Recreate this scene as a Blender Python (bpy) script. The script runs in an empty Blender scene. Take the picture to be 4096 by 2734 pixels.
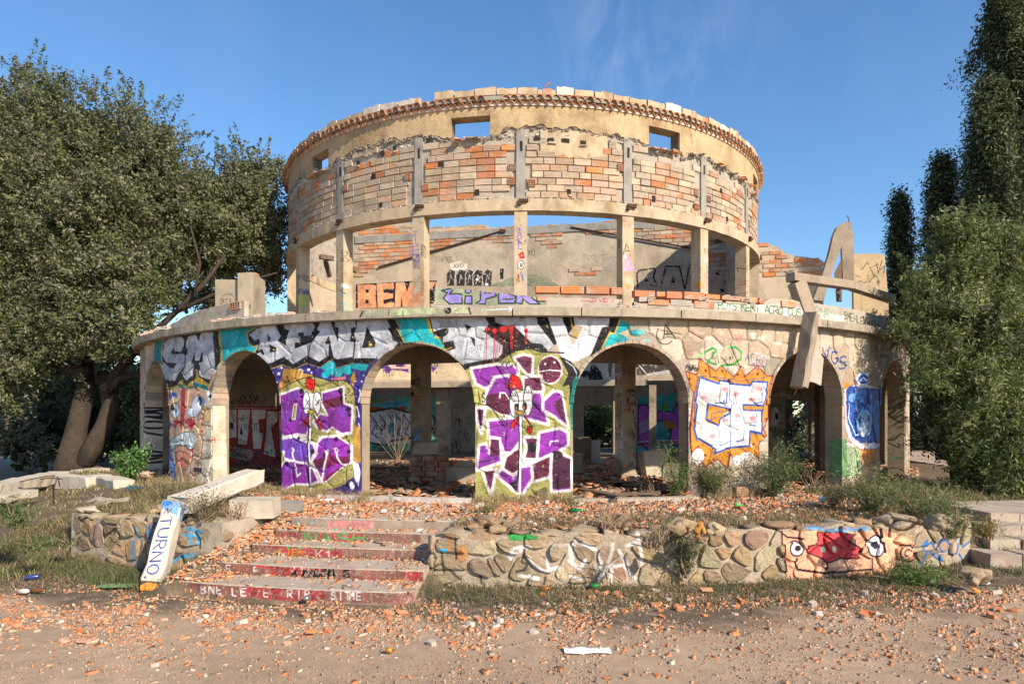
import bpy, math, random
import numpy as np
from mathutils import Vector, noise as mnoise

random.seed(7)
RNG = np.random.default_rng(7)
S = bpy.context.scene
COL = S.collection
PI = math.pi
rad = math.radians

# ------------------------------------------------------------------ camera
F = 2680.0            # focal length in pixels of the 4096 px wide photograph
HOR = 1668.0          # horizon row
CZ = 1.573            # eye height above the arcade floor (z = 0)
cam_d = bpy.data.cameras.new('camera')
cam = bpy.data.objects.new('camera', cam_d)
COL.objects.link(cam)
cam.location = (0, 0, CZ)
cam.rotation_euler = (rad(90), 0, 0)
cam_d.sensor_width = 36
cam_d.lens = F / 4096 * 36
cam_d.shift_y = (HOR - 1367) / 4096
cam_d.clip_end = 3000
S.camera = cam

# ------------------------------------------------------------------ world and sun
SUN_AZ, SUN_EL = rad(43), rad(32)       # azimuth to the right of straight behind the camera
SUN_DIR = Vector((math.sin(SUN_AZ) * math.cos(SUN_EL), -math.cos(SUN_AZ) * math.cos(SUN_EL), math.sin(SUN_EL)))
W = bpy.data.worlds.new('World'); S.world = W; W.use_nodes = True
nt = W.node_tree; nt.nodes.clear()
wo = nt.nodes.new('ShaderNodeOutputWorld'); bg = nt.nodes.new('ShaderNodeBackground')
sky = nt.nodes.new('ShaderNodeTexSky'); sky.sky_type = 'NISHITA'; sky.sun_disc = False
sky.sun_elevation = SUN_EL
sky.sun_rotation = math.atan2(SUN_DIR.x, SUN_DIR.y)
sky.altitude = 0; sky.air_density = 1.0; sky.dust_density = 0.3; sky.ozone_density = 3.0
tc = nt.nodes.new('ShaderNodeTexCoord')
mp = nt.nodes.new('ShaderNodeMapping'); mp.inputs['Scale'].default_value = (1.2, 1.2, 0.55)
mp.inputs['Rotation'].default_value = (0.3, 0.9, 0.2)
ns = nt.nodes.new('ShaderNodeTexNoise'); ns.inputs['Scale'].default_value = 2.6
ns.inputs['Detail'].default_value = 9; ns.inputs['Roughness'].default_value = 0.62; ns.inputs['Distortion'].default_value = 0.5
rp = nt.nodes.new('ShaderNodeMapRange')
rp.inputs['From Min'].default_value = 0.50; rp.inputs['From Max'].default_value = 0.95; rp.inputs['To Max'].default_value = 0.05
mx = nt.nodes.new('ShaderNodeMix'); mx.data_type = 'RGBA'
mx.inputs[7].default_value = (6.5, 7.0, 8.0, 1)
hs = nt.nodes.new('ShaderNodeHueSaturation'); hs.inputs['Saturation'].default_value = 1.16
L = nt.links.new
L(tc.outputs['Generated'], mp.inputs['Vector']); L(mp.outputs[0], ns.inputs['Vector'])
L(ns.outputs['Fac'], rp.inputs['Value'])
# a thin wisp of cirrus high above the drum, right of the middle
ds = nt.nodes.new('ShaderNodeVectorMath'); ds.operation = 'DISTANCE'; ds.inputs[1].default_value = (0.165, 0.85, 0.49)
mk = nt.nodes.new('ShaderNodeMapRange'); mk.inputs['From Min'].default_value = 0.02; mk.inputs['From Max'].default_value = 0.19; mk.inputs['To Min'].default_value = 1; mk.inputs['To Max'].default_value = 0; mk.interpolation_type = 'SMOOTHSTEP'
m2 = nt.nodes.new('ShaderNodeMapping'); m2.inputs['Scale'].default_value = (7.0, 7.0, 1.6); m2.inputs['Rotation'].default_value = (0.0, 0.45, 0.0)
n2 = nt.nodes.new('ShaderNodeTexNoise'); n2.inputs['Scale'].default_value = 1.9; n2.inputs['Detail'].default_value = 10; n2.inputs['Roughness'].default_value = .66; n2.inputs['Distortion'].default_value = .8
r2 = nt.nodes.new('ShaderNodeMapRange'); r2.inputs['From Min'].default_value = .44; r2.inputs['From Max'].default_value = .74; r2.inputs['To Max'].default_value = .11
pm = nt.nodes.new('ShaderNodeMath'); pm.operation = 'MULTIPLY'; ps = nt.nodes.new('ShaderNodeMath'); ps.operation = 'ADD'
L(tc.outputs['Generated'], ds.inputs[0]); L(ds.outputs['Value'], mk.inputs['Value']); L(tc.outputs['Generated'], m2.inputs['Vector']); L(m2.outputs[0], n2.inputs['Vector']); L(n2.outputs['Fac'], r2.inputs['Value'])
L(mk.outputs[0], pm.inputs[0]); L(r2.outputs[0], pm.inputs[1]); L(pm.outputs[0], ps.inputs[0]); L(rp.outputs[0], ps.inputs[1]); L(ps.outputs[0], mx.inputs[0])
L(sky.outputs[0], hs.inputs['Color']); L(hs.outputs[0], mx.inputs[6]); L(mx.outputs[2], bg.inputs['Color'])
bg.inputs['Strength'].default_value = 0.138
L(bg.outputs[0], wo.inputs['Surface'])
sl = bpy.data.lights.new('sun', 'SUN'); so = bpy.data.objects.new('sun', sl); COL.objects.link(so)
sl.energy = 5.0; sl.angle = rad(0.53); sl.color = (1.0, 0.87, 0.70)
so.rotation_euler = SUN_DIR.to_track_quat('Z', 'Y').to_euler()
S.view_settings.view_transform = 'Standard'; S.view_settings.look = 'None'
S.view_settings.exposure = 0.56; S.view_settings.gamma = 1.0; S.view_settings.use_curve_mapping = False
S.cycles.max_bounces = 6; S.cycles.diffuse_bounces = 4; S.cycles.transparent_max_bounces = 6
S.cycles.use_adaptive_sampling = True

# ------------------------------------------------------------------ photograph pixels <-> places
CX, CY = 0.37, 25.5   # centre of the rotunda
def at(X, Y, D):      # the point seen at pixel X, Y at distance D
    return Vector(((X - 2048) / F * D, D, CZ - (Y - HOR) / F * D))
def on_ground(X, Y, z=0.0):
    D = (CZ - z) * F / (Y - HOR)
    return Vector(((X - 2048) / F * D, D, z))
def cyl(th, r, z):    # th in degrees, 0 faces the camera
    t = rad(th)
    return (CX + r * math.sin(t), CY - r * math.cos(t), z)
def on_cyl(X, Y, R):  # pixel -> (theta, z) on a cylinder round the centre
    u = (X - 2048) / F
    a = 1 + u * u; b = -2 * (CX * u + CY); c = CX * CX + CY * CY - R * R
    d = max(b * b - 4 * a * c, 0.0)
    y = (-b - math.sqrt(d)) / (2 * a); x = u * y
    return math.degrees(math.atan2(x - CX, CY - y)), CZ - (Y - HOR) / F * y
# the gable wall behind the drum: a straight wall from GA to GB
GA = Vector((-6.92, 29.4)); GB = Vector((8.85, 26.3)); GD = (GB - GA).normalized()
GN = Vector((GD.y, -GD.x))   # towards the camera
def on_plane(X, Y, P, d):    # pixel -> (s, z) on a vertical plane through P along d
    u = (X - 2048) / F
    # P + s d = (u y, y)  ->  P.x + s d.x = u (P.y + s d.y)
    s = (u * P.y - P.x) / (d.x - u * d.y)
    y = P.y + s * d.y
    return s, CZ - (Y - HOR) / F * y

# ------------------------------------------------------------------ objects
def tag(o, label=None, cat=None, group=None, kind=None):
    if label: o['label'] = label
    if cat: o['category'] = cat
    if group: o['group'] = group
    if kind: o['kind'] = kind
    return o
def thing(name, loc, label, cat, group=None):
    o = bpy.data.objects.new(name, None); COL.objects.link(o)
    o.location = loc; o.empty_display_size = 0.2
    return tag(o, label, cat, group)
def link(name, me, parent=None):
    o = bpy.data.objects.new(name, me); COL.objects.link(o)
    if parent is not None:
        o.parent = parent
        o.matrix_parent_inverse = parent_world(parent).inverted()
    return o
def parent_world(p):
    from mathutils import Matrix
    m = Matrix.Identity(4)
    chain = []
    while p is not None:
        chain.append(p); p = p.parent
    for q in reversed(chain):
        loc = Matrix.LocRotScale(q.location, q.rotation_euler, q.scale)
        m = m @ q.matrix_parent_inverse @ loc if q.parent is not None else m @ loc
    return m

def sr(*c):   # 0..255 sRGB -> linear
    if len(c) == 1:
        h = c[0].lstrip('#'); c = tuple(int(h[i:i+2], 16) for i in (0, 2, 4))
    return tuple(((v / 255) / 12.92 if v / 255 <= 0.04045 else ((v / 255 + 0.055) / 1.055) ** 2.4) for v in c)

class MB:
    """collects faces; colour per face in 'tint', uv from a function of the position"""
    def __init__(s, uvf=None):
        s.v, s.f, s.c, s.mi, s.uvf = [], [], [], [], uvf; s.uo = {}
    def vert(s, p): s.v.append(tuple(p)); return len(s.v) - 1
    def face(s, ids, col=(1, 1, 1), mi=0): s.f.append(tuple(ids)); s.c.append(col); s.mi.append(mi)
    def poly(s, pts, col=(1, 1, 1), mi=0): s.face([s.vert(p) for p in pts], col, mi)
    def prism(s, bot, top, col=(1, 1, 1), sides=None, mi=0):
        """bot and top rings of equal length; outward winding when bot is counter clockwise seen from top"""
        a = [s.vert(p) for p in bot]; b = [s.vert(p) for p in top]; n = len(a)
        s.face(a[::-1], col, mi); s.face(b, col, mi)
        for i in range(n):
            j = (i + 1) % n
            s.face((a[i], a[j], b[j], b[i]), sides or col, mi)
    def box(s, c, size, col=(1, 1, 1), ax=None, jit=0, mi=0):
        """c centre, size full; ax = three axis vectors"""
        ax = ax or (Vector((1, 0, 0)), Vector((0, 1, 0)), Vector((0, 0, 1)))
        c = Vector(c); h = [ax[k] * size[k] / 2 for k in range(3)]
        def P(i, j, k):
            q = c + h[0] * i + h[1] * j + h[2] * k
            if jit: q = q + Vector([random.uniform(-jit, jit) for _ in range(3)])
            return q
        s.prism([P(-1, -1, -1), P(1, -1, -1), P(1, 1, -1), P(-1, 1, -1)], [P(-1, -1, 1), P(1, -1, 1), P(1, 1, 1), P(-1, 1, 1)], col, None, mi)
    def tube(s, pts, rr, n=7, col=(1, 1, 1), cap=True):
        pts = [Vector(p) for p in pts]; rings = []
        if not hasattr(rr, '__len__'): rr = [rr] * len(pts)
        up = Vector((0, 0, 1)); t0 = (pts[1] - pts[0]).normalized()
        if abs(t0.dot(up)) > 0.95: up = Vector((1, 0, 0))
        nrm = t0.cross(up).normalized()
        for i, p in enumerate(pts):
            t = (pts[min(i + 1, len(pts) - 1)] - pts[max(i - 1, 0)]).normalized()
            nrm = (nrm - t * nrm.dot(t)).normalized(); b = t.cross(nrm)
            rings.append([s.vert(p + (nrm * math.cos(2 * PI * k / n) + b * math.sin(2 * PI * k / n)) * rr[i]) for k in range(n)])
        for a, b in zip(rings, rings[1:]):
            for k in range(n):
                s.face((a[k], a[(k + 1) % n], b[(k + 1) % n], b[k]), col)
        if cap: s.face(rings[0][::-1], col); s.face(rings[-1], col)
    def mesh(s, name, mats, smooth=False):
        me = bpy.data.meshes.new(name)
        me.from_pydata(s.v, [], s.f)
        a = me.attributes.new('tint', 'FLOAT_COLOR', 'FACE')
        arr = np.ones((len(s.f), 4), np.float32); arr[:, :3] = np.array(s.c, np.float32).reshape(-1, 3)
        a.data.foreach_set('color', arr.ravel())
        if s.uvf:
            ul = me.uv_layers.new(name='UVMap')
            uvs = [s.uo.get(i) or s.uvf(*p) for i, p in enumerate(s.v)]
            ul.data.foreach_set('uv', np.array([uvs[l.vertex_index] for l in me.loops], np.float32).ravel())
        for m in (mats if isinstance(mats, (list, tuple)) else [mats]): me.materials.append(m)
        if len(me.materials) > 1: me.polygons.foreach_set('material_index', s.mi)
        if smooth: me.polygons.foreach_set('use_smooth', [True] * len(me.polygons))
        return me
    def build(s, name, mats, parent=None, smooth=False):
        return link(name, s.mesh(name, mats, smooth), parent)

def np_mesh(name, V, Fq, mat, tint=None, smooth=False):
    """fast mesh: V (n,3), Fq (m,k) all faces k-gons, tint (m,3)"""
    me = bpy.data.meshes.new(name); k = Fq.shape[1]; m = len(Fq)
    me.vertices.add(len(V)); me.vertices.foreach_set('co', V.astype(np.float32).ravel())
    me.loops.add(m * k); me.loops.foreach_set('vertex_index', Fq.astype(np.int32).ravel())
    me.polygons.add(m); me.polygons.foreach_set('loop_start', np.arange(0, m * k, k, dtype=np.int32))
    me.polygons.foreach_set('loop_total', np.full(m, k, np.int32))
    me.update(calc_edges=True)
    if tint is not None:
        a = me.attributes.new('tint', 'FLOAT_COLOR', 'FACE')
        arr = np.ones((m, 4), np.float32); arr[:, :3] = tint; a.data.foreach_set('color', arr.ravel())
    me.materials.append(mat)
    if smooth: me.polygons.foreach_set('use_smooth', np.ones(m, bool))
    return me

# ------------------------------------------------------------------ paint layers (drawn here, shape by shape)
class Canvas:
    """a layer of spray paint on one surface; points are given in photograph pixels (or any frame) and
    pass through to_uv onto the surface's own coordinates in metres"""
    def __init__(s, name, u0, u1, v0, v1, ppm, to_uv, uscale=1.0):
        s.name, s.u0, s.u1, s.v0, s.v1, s.to_uv = name, u0, u1, v0, v1, to_uv
        s.w = max(8, int((u1 - u0) * uscale * ppm)); s.h = max(8, int((v1 - v0) * ppm))
        s.a = np.zeros((s.h, s.w, 4), np.float32)
        s.fr = (0, 0, 1); s.spray = 0
    def frame(s, x0, y0, k): s.fr = (x0, y0, k); return s
    def px(s, p):
        x0, y0, k = s.fr
        u, v = s.to_uv(x0 + p[0] / k, y0 + p[1] / k)
        return ((u - s.u0) / (s.u1 - s.u0) * s.w, (v - s.v0) / (s.v1 - s.v0) * s.h)
    def _put(s, x0, y0, x1, y1, al, col):
        sub = s.a[y0:y1, x0:x1]; al = al[..., None]
        na = al + sub[..., 3:] * (1 - al)
        sub[..., :3] = np.where(na > 0, (np.array(col, np.float32) * al + sub[..., :3] * sub[..., 3:] * (1 - al)) / np.maximum(na, 1e-6), 0)
        sub[..., 3:] = na
    def _box(s, P, m):
        xs = [p[0] for p in P]; ys = [p[1] for p in P]
        x0 = max(0, int(min(xs) - m)); x1 = min(s.w, int(max(xs) + m) + 2)
        y0 = max(0, int(min(ys) - m)); y1 = min(s.h, int(max(ys) + m) + 2)
        return x0, y0, x1, y1
    def poly(s, pts, col, al=1.0, edge=None, ew=3, raw=False):
        if s.spray and al > .8: s.line(list(pts) + [pts[0]], col, s.spray * s.fr[2], .38, 1.7)   # soft overspray round every fill
        P = [s.px(p) for p in pts]
        if not raw:   # long sides get points between so that they follow the curve
            Q = []
            for a, b in zip(pts, pts[1:] + pts[:1]):
                n = max(1, int(math.hypot(a[0] - b[0], a[1] - b[1]) / s.fr[2] / 25))
                for i in range(n): Q.append((a[0] + (b[0] - a[0]) * i / n, a[1] + (b[1] - a[1]) * i / n))
            P = [s.px(p) for p in Q]
        x0, y0, x1, y1 = s._box(P, 1)
        if x1 <= x0 or y1 <= y0: return s
        Y, X = np.mgrid[y0:y1, x0:x1].astype(np.float32); X += .5; Y += .5
        ins = np.zeros(X.shape, bool)
        for (ax, ay), (bx, by) in zip(P, P[1:] + P[:1]):
            if ay == by: continue
            ins ^= ((ay > Y) != (by > Y)) & (X < (bx - ax) * (Y - ay) / (by - ay) + ax)
        s._put(x0, y0, x1, y1, ins.astype(np.float32) * al, _hex(col))
        if edge is not None: s.line(list(pts) + [pts[0]], edge, ew)
        return s
    def line(s, pts, col, w=3, al=1.0, soft=0.3):
        """w in frame pixels (full width)"""
        if len(pts) == 1: pts = [pts[0], (pts[0][0] + .1, pts[0][1])]
        P = [s.px(p) for p in pts]
        c = pts[len(pts) // 2]; q0 = s.px(c); q1 = s.px((c[0], c[1] + 10))
        sc = math.hypot(q1[0] - q0[0], q1[1] - q0[1]) / 10
        r = max(w * sc / 2, 0.55)
        x0, y0, x1, y1 = s._box(P, r + 2)
        if x1 <= x0 or y1 <= y0: return s
        Y, X = np.mgrid[y0:y1, x0:x1].astype(np.float32); X += .5; Y += .5
        D = np.full(X.shape, 1e9, np.float32)
        for (ax, ay), (bx, by) in zip(P, P[1:]):
            dx, dy = bx - ax, by - ay; L2 = dx * dx + dy * dy + 1e-9
            t = np.clip(((X - ax) * dx + (Y - ay) * dy) / L2, 0, 1)
            D = np.minimum(D, (X - ax - t * dx) ** 2 + (Y - ay - t * dy) ** 2)
        D = np.sqrt(D); sf = max(r * soft, 0.5)
        s._put(x0, y0, x1, y1, np.clip((r + sf / 2 - D) / sf, 0, 1) * al, _hex(col))
        return s
    def blob(s, x, y, rx, ry=None, col='000000', al=1.0, soft=0.15, rot=0):
        ry = ry or rx; n = 22; c, q = math.cos(rad(rot)), math.sin(rad(rot))
        return s.poly([(x + rx * math.cos(a) * c - ry * math.sin(a) * q, y + rx * math.cos(a) * q + ry * math.sin(a) * c)
                       for a in [2 * PI * i / n for i in range(n)]], col, al)
    def text(s, t, x, y, w, h, col, lw=3, al=1.0, dx=0, dy=0, slant=0, font=None, jit=0.07):
        """letters from strokes; x, y = top left, w per letter, (dx, dy) = extra advance"""
        for i, ch in enumerate(t):
            gx, gy = x + i * (w * 1.25 + dx), y + i * dy
            for st in GLYPH.get(ch, GLYPH.get(ch.upper(), [])):
                s.line([(gx + a * w + (1 - b) * slant * h + random.uniform(-jit, jit) * w, gy + b * h + random.uniform(-jit, jit) * h) for a, b in st], col, lw, al)
        return s
    def vtext(s, t, x, y, w, h, col, lw=3, al=1.0, gap=1.2):
        for i, ch in enumerate(t):
            for st in GLYPH.get(ch, GLYPH.get(ch.upper(), [])):
                s.line([(x + a * w, y + i * h * gap + b * h) for a, b in st], col, lw, al)
        return s
    def scrib(s, x, y, w, h, col, lw=2, n=7, al=1.0, seed=0):
        r = random.Random(seed * 91 + int(x) + int(y) * 3)
        pts = []
        for i in range(n):
            pts.append((x + w * (i + r.uniform(-.5, .9)) / n, y + (h * r.uniform(0, .4) if i % 2 else h * r.uniform(.6, 1))))
        Q = []
        for i in range(len(pts) - 1):
            p0, p1, p2, p3 = pts[max(i - 1, 0)], pts[i], pts[i + 1], pts[min(i + 2, len(pts) - 1)]
            for k in range(6):
                t = k / 6
                Q.append(tuple(0.5 * (2 * p1[j] + (p2[j] - p0[j]) * t + (2 * p0[j] - 5 * p1[j] + 4 * p2[j] - p3[j]) * t * t + (3 * p1[j] - p0[j] - 3 * p2[j] + p3[j]) * t ** 3) for j in (0, 1)))
        return s.line(Q, col, lw, al)
    def image(s, wear=0.12, seed=1):
        r = np.random.default_rng(seed)
        def nz(k):
            g = r.random((s.h // k + 3, s.w // k + 3)).astype(np.float32)
            yy = np.linspace(0, s.h / k, s.h, endpoint=False); xx = np.linspace(0, s.w / k, s.w, endpoint=False)
            iy = yy.astype(int); ix = xx.astype(int); fy = (yy - iy)[:, None]; fx = (xx - ix)[None]
            fy = fy * fy * (3 - 2 * fy); fx = fx * fx * (3 - 2 * fx)
            return (g[iy][:, ix] * (1 - fy) + g[iy + 1][:, ix] * fy) * (1 - fx) + (g[iy][:, ix + 1] * (1 - fy) + g[iy + 1][:, ix + 1] * fy) * fx
        n = 0.5 * nz(23) + 0.3 * nz(9) + 0.2 * nz(4)
        s.a[..., :3] = np.clip(s.a[..., :3] * (1 + (n[..., None] - .5) * 0.55 + (nz(60)[..., None] - .5) * .22), 0, 1)
        chip = 0.55 * nz(5) + 0.45 * nz(3)
        s.a[..., 3] *= np.where(chip < wear * 1.9, 0.25, 1.0)
        im = bpy.data.images.new(s.name, s.w, s.h, alpha=True)
        im.alpha_mode = 'CHANNEL_PACKED'
        im.pixels.foreach_set(s.a.ravel()); im.update(); im.pack()
        return im
def _hex(c):
    if isinstance(c, str): return tuple(int(c[i:i+2], 16) / 255 for i in (0, 2, 4))
    return c
def arc(cx, cy, rx, ry, a0, a1, n=9):
    return [(cx + rx * math.cos(rad(a0 + (a1 - a0) * i / n)), cy + ry * math.sin(rad(a0 + (a1 - a0) * i / n))) for i in range(n + 1)]
def _A(cx, cy, rx, ry, a0, a1, n=7): return arc(cx, cy, rx, ry, a0, a1, n)
GLYPH = {
 'A': [[(0, 1), (.5, 0), (1, 1)], [(.2, .62), (.8, .62)]], 'B': [[(0, 1), (0, 0)], [(0, 0)] + _A(.4, .25, .5, .25, -90, 90) + [(0, .5)], [(0, .5)] + _A(.4, .75, .6, .25, -90, 90) + [(0, 1)]],
 'C': [_A(.55, .5, .5, .5, -50, -310)], 'D': [[(0, 1), (0, 0)] + _A(.2, .5, .8, .5, -90, 90) + [(0, 1)]], 'E': [[(1, 0), (0, 0), (0, 1), (1, 1)], [(0, .5), (.75, .5)]],
 'F': [[(1, 0), (0, 0), (0, 1)], [(0, .5), (.7, .5)]], 'G': [_A(.5, .5, .5, .5, -50, -330) + [(1, .55), (.55, .55)]], 'H': [[(0, 0), (0, 1)], [(1, 0), (1, 1)], [(0, .5), (1, .5)]],
 'I': [[(.5, 0), (.5, 1)]], 'J': [[(.8, 0), (.8, .7)] + _A(.45, .7, .35, .3, 0, 180)], 'K': [[(0, 0), (0, 1)], [(.95, 0), (0, .55)], [(.3, .42), (1, 1)]], 'L': [[(0, 0), (0, 1), (.9, 1)]],
 'M': [[(0, 1), (.1, 0), (.5, .6), (.9, 0), (1, 1)]], 'N': [[(0, 1), (0, 0), (1, 1), (1, 0)]], 'O': [_A(.5, .5, .5, .5, 0, 360, 12)], 'P': [[(0, 1), (0, 0)] + _A(.4, .28, .55, .28, -90, 90) + [(0, .56)]],
 'Q': [_A(.5, .5, .5, .5, 0, 360, 12), [(.6, .7), (1, 1.1)]], 'R': [[(0, 1), (0, 0)] + _A(.4, .27, .5, .27, -90, 90) + [(0, .54)], [(.35, .54), (1, 1)]],
 'S': [_A(.5, .26, .42, .26, -30, -270, 8) + _A(.5, .74, .45, .26, -90, 150, 8)], 'T': [[(0, 0), (1, 0)], [(.5, 0), (.5, 1)]], 'U': [[(0, 0), (0, .6)] + _A(.5, .6, .5, .4, 180, 0) + [(1, 0)]],
 'V': [[(0, 0), (.5, 1), (1, 0)]], 'W': [[(0, 0), (.25, 1), (.5, .35), (.75, 1), (1, 0)]], 'X': [[(0, 0), (1, 1)], [(1, 0), (0, 1)]], 'Y': [[(0, 0), (.5, .5), (1, 0)], [(.5, .5), (.5, 1)]],
 'Z': [[(0, 0), (1, 0), (0, 1), (1, 1)]], '!': [[(.5, 0), (.5, .7)], [(.5, .92), (.5, 1)]], '.': [[(.5, .95), (.5, 1)]], '=': [[(0, .4), (1, .4)], [(0, .75), (1, .75)]], '-': [[(0, .5), (1, .5)]],
 '0': [_A(.5, .5, .45, .5, 0, 360, 12)], '1': [[(.2, .2), (.5, 0), (.5, 1)]], '2': [_A(.5, .28, .45, .28, 180, 370) + [(0, 1), (1, 1)]], '6': [[(.8, 0)] + _A(.5, .7, .45, .3, 200, 540, 12)],
 '7': [[(0, 0), (1, 0), (.4, 1)]], '9': [_A(.5, .3, .45, .3, 0, 360, 12) + [(.9, 1)]], "'": [[(.5, 0), (.4, .3)]], '@': [_A(.5, .5, .5, .5, 20, 340, 12), _A(.5, .5, .2, .25, 0, 360, 8)],
 'i': [[(.5, .35), (.5, 1)], [(.5, .05), (.5, .12)]], 'e': [[(.05, .65), (.9, .62)] + _A(.48, .68, .42, .32, -20, -310, 9)], 'n': [[(0, .4), (0, 1)], [(0, .6)] + _A(.45, .65, .4, .25, 180, 360) + [(.85, 1)]],
 'a': [_A(.45, .7, .4, .3, 0, 360, 10), [(.88, .4), (.9, 1)]], 'l': [[(.5, 0), (.5, 1)]],
}

# ------------------------------------------------------------------ materials
MATS = {}
def _mat(name):
    m = bpy.data.materials.new(name); m.use_nodes = True
    t = m.node_tree; t.nodes.clear()
    o = t.nodes.new('ShaderNodeOutputMaterial'); b = t.nodes.new('ShaderNodeBsdfPrincipled')
    t.links.new(b.outputs[0], o.inputs['Surface'])
    return m, t, b
def N(t, typ, **kw):
    n = t.nodes.new(typ)
    for k, v in kw.items():
        if k in n.inputs: n.inputs[k].default_value = v
        else: setattr(n, k, v)
    return n
def mixc(t, fac, a, b, mode='MIX'):
    n = t.nodes.new('ShaderNodeMix'); n.data_type = 'RGBA'; n.blend_type = mode
    for key, val in ((0, fac), (6, a), (7, b)):
        if isinstance(val, bpy.types.NodeSocket): t.links.new(val, n.inputs[key])
        elif val is not None: n.inputs[key].default_value = val if key == 0 else (tuple(val) + (1,) if len(val) == 3 else val)
    return n.outputs[2]
def ramp(t, sock, lo, hi, a=0.0, b=1.0):
    n = t.nodes.new('ShaderNodeMapRange'); t.links.new(sock, n.inputs['Value'])
    n.inputs['From Min'].default_value = lo; n.inputs['From Max'].default_value = hi
    n.inputs['To Min'].default_value = a; n.inputs['To Max'].default_value = b
    return n.outputs[0]
def noise_node(t, co, scale, detail=5, rough=.6, dist=0.0):
    n = N(t, 'ShaderNodeTexNoise', Scale=scale, Detail=detail, Roughness=rough, Distortion=dist)
    t.links.new(co, n.inputs['Vector']); return n.outputs['Fac']
def mul(t, a, b):
    n = t.nodes.new('ShaderNodeMath'); n.operation = 'MULTIPLY'
    for i, v in enumerate((a, b)):
        if isinstance(v, bpy.types.NodeSocket): t.links.new(v, n.inputs[i])
        else: n.inputs[i].default_value = v
    return n.outputs[0]
def rough_mat(name, base=None, var=0.25, scale=3.0, stain=None, stain_amt=0.5, stain_scale=1.2, rough=0.9, bump=0.4, bscale=40,
              img=None, paint_rough=0.55, spec=0.3, second=None, second_amt=0.0, second_scale=2.0, streak=0.0, bdist=0.02, ridges=0):
    """plaster, stone, brick, concrete ...: tint attribute or base colour, mottled, stained, optional paint layer"""
    m, t, b = _mat(name)
    geo = t.nodes.new('ShaderNodeTexCoord'); co = geo.outputs['Object']
    if base is None:
        at_ = N(t, 'ShaderNodeAttribute'); at_.attribute_name = 'tint'; c = at_.outputs['Color']
    else: c = (base)
    n1 = noise_node(t, co, scale, 8, .65)
    n2 = noise_node(t, co, scale * 7.3, 6, .7)
    k = mixc(t, .5, None, None); node = t.nodes[-1]
    t.links.new(n1, node.inputs[6]); t.links.new(n2, node.inputs[7])
    v = ramp(t, k, .3, .7, 1 - var, 1 + var)
    vv = t.nodes.new('ShaderNodeVectorMath'); vv.operation = 'SCALE'
    if isinstance(c, bpy.types.NodeSocket): t.links.new(c, vv.inputs[0])
    else: vv.inputs[0].default_value = c
    t.links.new(v, vv.inputs['Scale']); c = vv.outputs[0]
    if second is not None:
        n5 = noise_node(t, co, second_scale, 7, .62, .4)
        c = mixc(t, ramp(t, n5, .50, .58, 0, second_amt), c, second)
    if stain is not None:
        mp_ = N(t, 'ShaderNodeMapping'); mp_.inputs['Scale'].default_value = (1, 1, 1 - streak * .85)
        t.links.new(co, mp_.inputs['Vector'])
        n3 = noise_node(t, mp_.outputs[0], stain_scale, 9, .7, .3)
        c = mixc(t, ramp(t, n3, .48, .66, 0, stain_amt), c, stain)
    r_out = rough
    if img is not None:
        im = t.nodes.new('ShaderNodeTexImage'); im.image = img; im.interpolation = 'Linear'; im.extension = 'CLIP'
        n4 = noise_node(t, co, 26, 6, .75)
        fac = mul(t, im.outputs['Alpha'], ramp(t, n4, .30, .40, .55, 1.0))
        n6 = noise_node(t, co, 6, 6, .7)
        pv = t.nodes.new('ShaderNodeVectorMath'); pv.operation = 'SCALE'
        t.links.new(im.outputs['Color'], pv.inputs[0]); t.links.new(ramp(t, n6, .3, .7, .86, 1.12), pv.inputs['Scale'])
        c = mixc(t, fac, c, pv.outputs[0])
        rr = t.nodes.new('ShaderNodeMix'); t.links.new(im.outputs['Alpha'], rr.inputs[0])
        rr.inputs[2].default_value = rough; rr.inputs[3].default_value = paint_rough; r_out = rr.outputs[0]
    t.links.new(c, b.inputs['Base Color'])
    if isinstance(r_out, float) or isinstance(r_out, int): b.inputs['Roughness'].default_value = r_out
    else: t.links.new(r_out, b.inputs['Roughness'])
    b.inputs['Specular IOR Level'].default_value = spec
    if bump:
        nb = noise_node(t, co, bscale, 7, .72); nb2 = noise_node(t, co, bscale * .22, 5, .6)
        kk = mixc(t, .45, None, None); node = t.nodes[-1]
        t.links.new(nb, node.inputs[6]); t.links.new(nb2, node.inputs[7])
        bp = N(t, 'ShaderNodeBump', Strength=bump, Distance=bdist); t.links.new(kk, bp.inputs['Height'])
        if ridges:
            wv = N(t, 'ShaderNodeTexWave', Scale=ridges, Distortion=1.2); wv.bands_direction = 'Z'; wv.inputs['Detail Scale'].default_value = .6; t.links.new(co, wv.inputs['Vector'])
            b2 = N(t, 'ShaderNodeBump', Strength=.7, Distance=.012); t.links.new(wv.outputs['Fac'], b2.inputs['Height']); t.links.new(bp.outputs[0], b2.inputs['Normal']); bp = b2
        t.links.new(bp.outputs[0], b.inputs['Normal'])
    MATS[name] = m
    return m
def cyl_uv(t0, t1, z0, z1):
    def f(x, y, z):
        th = math.degrees(math.atan2(x - CX, CY - y))
        return ((th - t0) / (t1 - t0), (z - z0) / (z1 - z0))
    return f
def plane_uv(P, d, s0, s1, z0, z1):
    def f(x, y, z):
        s = (x - P.x) * d.x + (y - P.y) * d.y
        return ((s - s0) / (s1 - s0), (z - z0) / (z1 - z0))
    return f
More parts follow.
